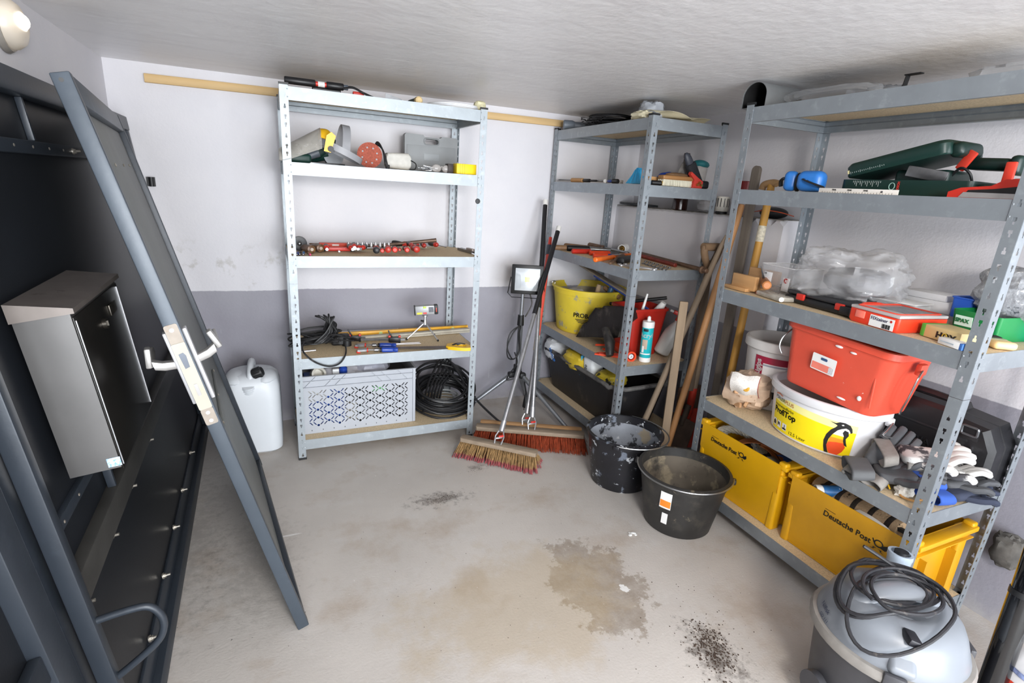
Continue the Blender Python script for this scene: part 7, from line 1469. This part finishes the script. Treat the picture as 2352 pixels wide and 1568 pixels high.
BGm = mat('cfcfd1', .10, 0, .06, 6, .25, 12, al=.27, spec=.9)
o = crumple('plastic_bag', (1.965, 1.262, C3+.030), .150, .185, .190, BGm, 73, 56, 34, .55, label='big crinkled transparent plastic bag draped over the black case', cat='bag'); o.data.set_sharp_from_angle(angle=1.2)

t = T('white_box', 'rounded white plastic tub right of the big clear bag', 'box', (2.10, 1.118, C3), (0, 0, 0)); ob('tub', MB().rbox((0, 0, .028), (.17, .13, .052), .014, 3), WHT, t); ob('rim', MB().rbox((0, 0, .056), (.185, .145, .006), .003), WHT, t)
for k, (c_, d, lb) in enumerate((((2.175, 1.075, C3), (.12, .165, .072), 'flat white carton at the back wall side, lower one'), ((2.165, 1.085, C3+.0725), (.10, .14, .022), 'thin white carton lying on the flat one'))): ob('white_carton', MB().rbox((0, 0, d[2]/2), d, .002), mat('d8d8da', .55, 0, .03), None, lb, 'box', loc=c_)
# red organiser
RF = mat('e23c22', .35, 0, .04)
fx = T('screw_organiser', 'flat red and clear FIXtainer organiser case', 'organiser', (1.868, 1.018, C3), (0, 0, -.16))
O = [(-.108, -.090), (.108, -.090), (.108, .090), (-.02, .090), (-.03, .097), (-.075, .097), (-.085, .090), (-.108, .090)]
ob('base', MB().loft([[(x*.98, y*.98, 0) for x, y in rrect(.20, .175, .010, 3)], [(x, y, .010) for x, y in rrect(.205, .18, .010, 3)], [(x, y, .044) for x, y in rrect(.205, .18, .010, 3)]]), RF, fx); ob('lid', MB().rbox((0, 0, .050), (.202, .178, .011), .004), mat('d9d5d3', .12, 0, .05, al=.55), fx)
ob('lid_frame', MB().tube([(x, y, .0555) for x, y in rrect(.18, .15, .012, 3)], .003, 6, True), RF, fx); ob('print', MB().box((.01, -.01, .0563), (.11, .10, .0008)), mat('7f8288', .3, 0, .4, 40, al=.8), fx)
for k in range(6): ob('bin_contents', MB().rbox((-.06+.024*k*2 if k < 3 else -.06+.024*(k-3)*2, .04 if k < 3 else -.04, .040), (.04, .06, .008), .003), mat(('b0a088', '9a9a9c', 'c9c4b8')[k % 3], .5, .3, .3, 80), fx)
ob('latch', MB().rbox((-.066, .092, .022), (.055, .012, .032), .004), BLK, fx); ob('carry_handle', MB().tube(spl([(-.045, .09, .05), (-.03, .104, .052), (.03, .104, .052), (.045, .09, .05)], 4), .005, 7), RF, fx)
ob('front_latch', MB().rbox((-.1035, .045, .030), (.004, .035, .024), .002), mat('ef7a68', .3), fx); ob('name_label', MB().box((-.1032, -.035, .021), (.001, .085, .036)), WHT, fx)
text('FIXtainer', .016, mat('3d3d55', .5), fx, MF(-.1042, .004, .024)); ob('logo_dot', MB().cyl((-.1036, -.067, .031), (-.1045, -.067, .031), .004, n=12), RED, fx)
for k in range(9): ob('barcode_bar', MB().box((-.104, -.040-.0032*k, .0115), (.0008, .0012+.0008*(k % 3), .014)), INK, fx)
ob('grey_card', MB().rbox((0, 0, .018), (.12, .16, .03), .002), mat('9a8f88', .7, 0, .1), None, 'flat grey-brown carton with a blue print behind the red organiser', 'box', loc=(2.07, .965, C3))
GB_ = mat('147c40', .4, 0, .05)
t = T('green_bin', 'green stacking bin with a SPAX label', 'bin', (2.075, .845, C3), (0, 0, -.12)); tray(t, .20, .14, .078, GB_, .010, .0025, .9, 'bin')
ob('brand_label', MB().box((-.0985, .03, .045), (.0012, .05, .032), None, (0, -.12, 0)), mat('cfe8da', .4), t); text('SPAX', .017, mat('0b6b3c', .4), t, MF(-.1010, .053, .040), bold=.0005)
for y in (.05, -.05): ob('clip', MB().rbox((-.097, y, .055), (.006, .014, .010), .002), GB_, t)
for (c_, lb, h) in (((2.14, .95, C3), 'small blue stacking bin behind the green one', .10), ((2.16, .775, C3), 'blue stacking bin at the near right end of the shelf', .10)):
    t = T('blue_bin', lb, 'bin', c_, (0, 0, -.1)); tray(t, .10, .065, h, mat('2c63cf', .4, 0, .05), .008, .0025, .88, 'bin'); ob('rim', MB().tube([(x, y, h) for x, y in rrect(.102, .067, .008, 3)], .003, 5, True), mat('2c63cf', .4, 0, .05), t)
t = T('wood_screw_box', 'beige and green HOX screw box', 'box', (1.845, .848, C3), (0, 0, -.28)); ob('carton', MB().rbox((0, -.012, .020), (.085, .115, .038), .0015), mat('d6bd86', .55, 0, .06, 6, wood=1), t); ob('green_end', MB().rbox((0, .052, .020), (.0855, .014, .0385), .0015), mat('4aa83c', .5), t)
text('HOX', .024, INK, t, MF(-.0432, .006, .010), bold=.0010, sx=1.15); ob('gold_ring', MB().tube([(-.0436, -.0225+.0075*math.cos(a), .0185+.0075*math.sin(a)) for a in [2*PI*k/16 for k in range(16)]], .0014, 5, True), mat('d8b12a', .4), t)
t = T('small_white_box', 'small flat white carton with a blue end at the shelf front edge', 'box', (1.775, .800, C3), (0, 0, -.35)); ob('carton', MB().rbox((0, 0, .010), (.035, .072, .019), .001), WHT, t); ob('blue_end', MB().rbox((0, -.039, .010), (.0352, .010, .019), .001), mat('3c6fb8', .5), t); ob('print', MB().box((-.0178, .005, .010), (.0006, .045, .004)), mat('b9c4cc', .5), t)
t = T('paint_brush', 'pale wooden brush head with dark bristles lying at the near corner', 'brush', (1.925, .765, C3), (0, 0, -.6)); ob('handle', MB().rbox((.0, -.02, .012), (.06, .045, .022), .009, 3), mat('e0c08c', .5, 0, .06), t); ob('ferrule', MB().rbox((0, .012, .012), (.058, .022, .022), .004), mat('c9b9a4', .4, .6), t); ob('bristles', MB().rbox((0, .035, .014), (.055, .03, .024), .006), mat('1d1a18', .8, 0, .2, 80, .5, 200), t)
crumple('bubble_wrap', (2.13, .805, C3+.055), .095, .135, .165, mat('a3a7ad', .25, 0, .35, 60, .6, 90, spots=[('e4e6e8', 50, .6, .05), ('4e545c', 30, .62, .05)]), 81, 30, 20, .35, label='heap of silvery crinkled wrap behind the blue and green bins', cat='packaging')
# --- fourth shelf
EB = mat('2c74c4', .38, 0, .05, 10, .03, 80)
t = T('ear_defenders', 'blue ear defenders with black cushions and headband arms', 'ear defenders', (1.845, 1.445, C4))
for (y, z, r_, a) in ((.058, .040, (.040, .050, .074), .5), (-.030, .0405, (.062, .098, .074), .15)): ob('ear_cup', MB().rbox((0, y, z), r_, .026, 6, R=(0, 0, a)), EB, t)
ob('cushion', MB().sph((.008, .032, .036), (.024, .012, .036), 20, 12, R=(0, 0, .3)), BLK, t); ob('headband_arm', MB().tube(spl([(-.033, -.020, .046), (-.046, -.055, .036), (-.040, -.086, .026), (-.01, -.09, .020)], 5), .0075, 8, flat=.4), BLK, t); ob('headband_arm', MB().tube(spl([(-.02, .075, .05), (-.01, .095, .040), (.0, .10, .02)], 5), .008, 8, flat=.5), BLK, t)
ob('arm_slot', MB().rbox((-.0405, -.035, .043), (.004, .010, .005), .001), EB, t)
t = T('folding_rule', 'white folding rule lying along the front of the shelf', 'folding rule', (1.792, 1.20, C4), (0, 0, .0))
for k in range(3): ob('rule_leaf', MB().rbox((.004*k-.004, .0-.006*k, .0085), (.0034, .27-.02*k, .0155), .001), mat('e2dfda', .5, 0, .05), t)
for k in range(3): text('FINK', .0075, INK, t, MF(-.0062, .085-.055*k, .0085))
for k in range(26): ob('tick', MB().box((-.006, .12-.0095*k, .003+.0005*(k % 5 == 0)), (.0005, .0007, .004 if k % 5 else .006)), INK, t)
ob('hinge', MB().cyl((-.0055, -.085, .0085), (-.007, -.085, .0085), .0035, n=12), STL, t)
GC = mat('10302b', .42, 0, .1, 10, .05, 60); GC2 = mat('0e2824', .42, 0, .1)
gc = T('green_tool_case', 'open dark green power tool case with red latches', 'tool case', (1.975, 1.115, C4), (0, 0, 0))
b = MB().loft([[(x*.98, y*.98, 0) for x, y in rrect(.21, .40, .02, 4)], [(x, y, .01) for x, y in rrect(.215, .405, .02, 4)], [(x, y, .05) for x, y in rrect(.215, .405, .02, 4)], [(x-.005*(1 if x > 0 else -1), y-.005*(1 if y > 0 else -1), .05) for x, y in rrect(.215, .405, .02, 4)], [(x*.95, y*.96, .008) for x, y in rrect(.21, .40, .02, 4)]]); ob('base_shell', b, GC, gc)
lid = ob('lid_shell', MB().loft([[(x, y, z_) for x, y in rrect(w, d, .025, 4)] for w, d, z_ in ((.205, .31, 0), (.21, .315, .004), (.21, .315, .034), (.195, .30, .045))]), GC, gc); lid.location = (-.0, .04, .092); lid.rotation_euler = (-.24, 0, 0)
ob('lid_lug', MB().rbox((-.02, -.165, .012), (.12, .04, .045), .015, 3), GC2, lid); 
ob('rear_lid', MB().rbox((.03, -.17, .105), (.08, .12, .035), .012, 3, R=(.05, 0, 0)), GC2, gc); ob('rear_lug', MB().rbox((.03, -.245, .100), (.10, .03, .055), .012, 3), GC2, gc)
for (y, z, r_) in ((-.135, .112, .5), (-.245, .078, 0)): ob('latch', MB().rbox((-.04 if y > -.2 else -.03, y, z), (.012, .026, .06), .004, R=(r_, 0, 0)), mat('d23c2a', .4), gc)
ob('saw_body', MB().rbox((0, -.03, .06), (.13, .16, .05), .012, 3), GC2, gc); ob('saw_plate', MB().rbox((-.088, -.06, .070), (.006, .12, .034), .002, R=(.18, 0, 0)), STL, gc); ob('cord', MB().tube(spl([(-.04, -.10, .06), (-.05, -.13, .09), (-.045, -.155, .075), (-.03, -.16, .05)], 5), .004, 6), CAB, gc)
for k in range(16): ob('scale_mark', MB().box((-.1085, .155-.0062*k, .043-.003*(k % 3)), (.0006, .001, .006+.006*(k % 3))), mat('c9d0cc', .5), gc)
for k in range(18): ob('scale_mark', MB().box((-.1055, .135-.0065*k, .012), (.0006, .001, .004+.004*(k % 5 == 0))), mat('b9c4c0', .5), lid)
ob('scale_end', MB().box((-.1056, .143, .016), (.0008, .006, .012)), mat('d8cf9c', .5), lid)
text('BOSCH', .0095, mat('c9352c', .5), gc, MF(-.1088, .0, .014) @ Matrix.Rotation(PI/2, 4, 'Z'), bold=.0003); ob('round_mark', MB().tube([(-.1085, .023+.009*math.cos(a), .03+.011*math.sin(a)) for a in [2*PI*k/14 for k in range(14)]], .0012, 5, True), mat('9fc4b8', .5), gc)
ob('carry_grip', MB().tube(spl([(-.07, -.19, .03), (-.07, -.225, .035), (.05, -.225, .035), (.05, -.19, .03)], 4), .010, 8), GC, gc)
t = T('foam_saw', 'saw with a red, black and silver moulded handle at the near end of the shelf', 'saw', (1.815, .935, C4), (0, 0, -PI/2)); HS = [(.0, .0), (.19, .0), (.19, .048), (.13, .052), (.10, .034), (.03, .028), (.0, .016)]
ob('handle', MB().prism(HS, .030, Matrix(((1, 0, 0, 0), (0, 0, -1, .012), (0, 1, 0, 0), (0, 0, 0, 1)))), RED, t); ob('grip_insert', MB().prism([(.04, .006), (.18, .006), (.18, .036), (.11, .026), (.05, .022)], .034, Matrix(((1, 0, 0, 0), (0, 0, -1, .014), (0, 1, 0, 0), (0, 0, 0, 1)))), BLKG, t); ob('blade_back', MB().prism([(.03, .002), (.20, .002), (.20, .014), (.04, .016)], .037, Matrix(((1, 0, 0, 0), (0, 0, -1, .0155), (0, 1, 0, 0), (0, 0, 0, 1)))), ALU, t)
t = T('red_pouch', 'red rounded tool top standing behind the moulded saw handle', 'tool', (1.90, .80, C4), (0, 0, 0)); ob('body', MB().rbox((0, 0, .03), (.06, .10, .058), .022, 3), RED, t); ob('stripe', MB().rbox((-.028, 0, .028), (.008, .08, .018), .004), BLKG, t)
# --- on top of the right rack
D_ = [(.058*math.cos(a), .040+.050*math.sin(a)*1.0) for a in [PI*k/16 for k in range(17)]]; D_ = [(x, y+.003) for x, y in D_]+[(-.058, 0), (.058, 0)]
t = T('sheet_metal_hood', 'arched sheet-metal hood, black inside, on the far end of the top shelf', 'hood', (1.752, 1.667, C5), (0, 0, 0))
def hood(s, z0, z1): return [[(z_, x*s, max(0, y*s+(1-s)*.03)) for x, y in D_] for z_ in (z0, z1)]
ob('outer_sheet', MB().loft(hood(1, 0, .33)+hood(.965, .33, 0)+[hood(1, 0, .33)[0]], False, False), mat('9c9fa1', .4, .7, .08, 12), t); ob('inner_lining', MB().loft(hood(.955, .004, .325), False, True), mat('0c0c0d', .7), t)
t = T('bagged_part', 'dark part wrapped in clear plastic film beside the metal hood', 'package', (1.90, 1.44, C5)); crumple('dark_part', (0, 0, 0), .07, .15, .045, mat('2c2628', .5, 0, .3, 20), 91, fold=.2, parent=t); crumple('film', (0, 0, .0), .085, .185, .060, mat('b9bcc0', .12, 0, .1, 10, .2, 20, al=.35, spec=.9), 92, 26, 14, .4, parent=t)
t = T('metal_bracket', 'thin black angled metal bracket sticking up from the top shelf', 'bracket', (1.92, 1.21, C5)); ob('leg', MB().rbox((0, 0, .035), (.02, .004, .075), .001, R=(.12, 0, 0)), BLK, t); ob('arm', MB().rbox((0, -.022, .071), (.02, .05, .004), .001), BLK, t)
crumple('grey_film', (1.93, 1.27, C5), .05, .06, .05, mat('8e9298', .25, 0, .2, 10, al=.7), 93, fold=.5, label='small grey folded film beside the black bracket', cat='film'); crumple('clear_film', (2.02, .95, C5), .10, .12, .075, mat('b9bcc0', .15, 0, .1, 10, al=.4), 94, fold=.5, label='clear film heap near the ceiling at the near end of the top shelf', cat='film')
# --- right edge of the view
crumple('dusty_glove', (2.3, 0.6995, 0.2419), .03, .045, .13, mat('54514d', .8, 0, .4, 20, .3, 60), 95, fold=.5, label='dusty grey rag hanging by the right wall behind the black tube', cat='rag')
t = T('white_sack', 'white sack with red and blue print at the bottom right corner', 'sack', (1.86, .40, 0)); crumple('bag', (0, 0, 0), .12, .10, .34, mat('dcdcde', .5, 0, .06, 10, .2, 30), 96, fold=.2, parent=t)
ob('red_print', MB().lathe([(.118, .19), (.121, .20), (.121, .225), (.118, .235)], 28, capa=False, capb=False, sy=.85), mat('d4412c', .5), t); ob('blue_print', MB().lathe([(.117, .26), (.119, .263), (.117, .275)], 28, capa=False, capb=False, sy=.85), mat('8a98c4', .5, 0, .5, 60), t)
# --- dirt on the floor
rs = random.Random(12)
def crumbs(lb, c, sx, sy, n, s0_, s1_, m):
    b = MB()
    for k in range(n):
        x, y = rs.gauss(0, sx), rs.gauss(0, sy); s_ = rs.uniform(s0_, s1_); b.sph((x+.3*y, y, s_*.3), (s_, s_*rs.uniform(.4, 1), s_*.35), 5, 3, R=(0, 0, rs.uniform(0, 3)))
    ob('debris', b, m, None, lb, 'debris', kind='stuff', loc=(c[0], c[1], 0))
DB = mat('43342a', .9, 0, .4, 60)
crumbs('dark earthy crumbs and leaf bits near the vacuum cleaner', (1.2529, 0.9667, 0.0), .035, .050, 520, .0010, .0042, DB); crumbs('scattered specks of dark dirt around the vacuum cleaner', (1.2702, 1.0565, 0.0), .16, .14, 120, .0008, .0028, DB)
crumbs('dark dust specks in front of the left rack', (0.6535, 2.0951, 0.0), .05, .02, 200, .0006, .0022, DB); crumbs('dust specks beside the broom', (0.9124, 2.2913, 0.0), .03, .015, 90, .0006, .002, DB); crumbs('thinly scattered specks over the middle of the floor', (0.7969, 1.693, 0.0), .35, .3, 110, .0006, .002, DB)
crumbs('white paint flakes in front of the dusty bucket', (1.3729, 1.5573, 0.0), .02, .008, 5, .006, .014, WHT)
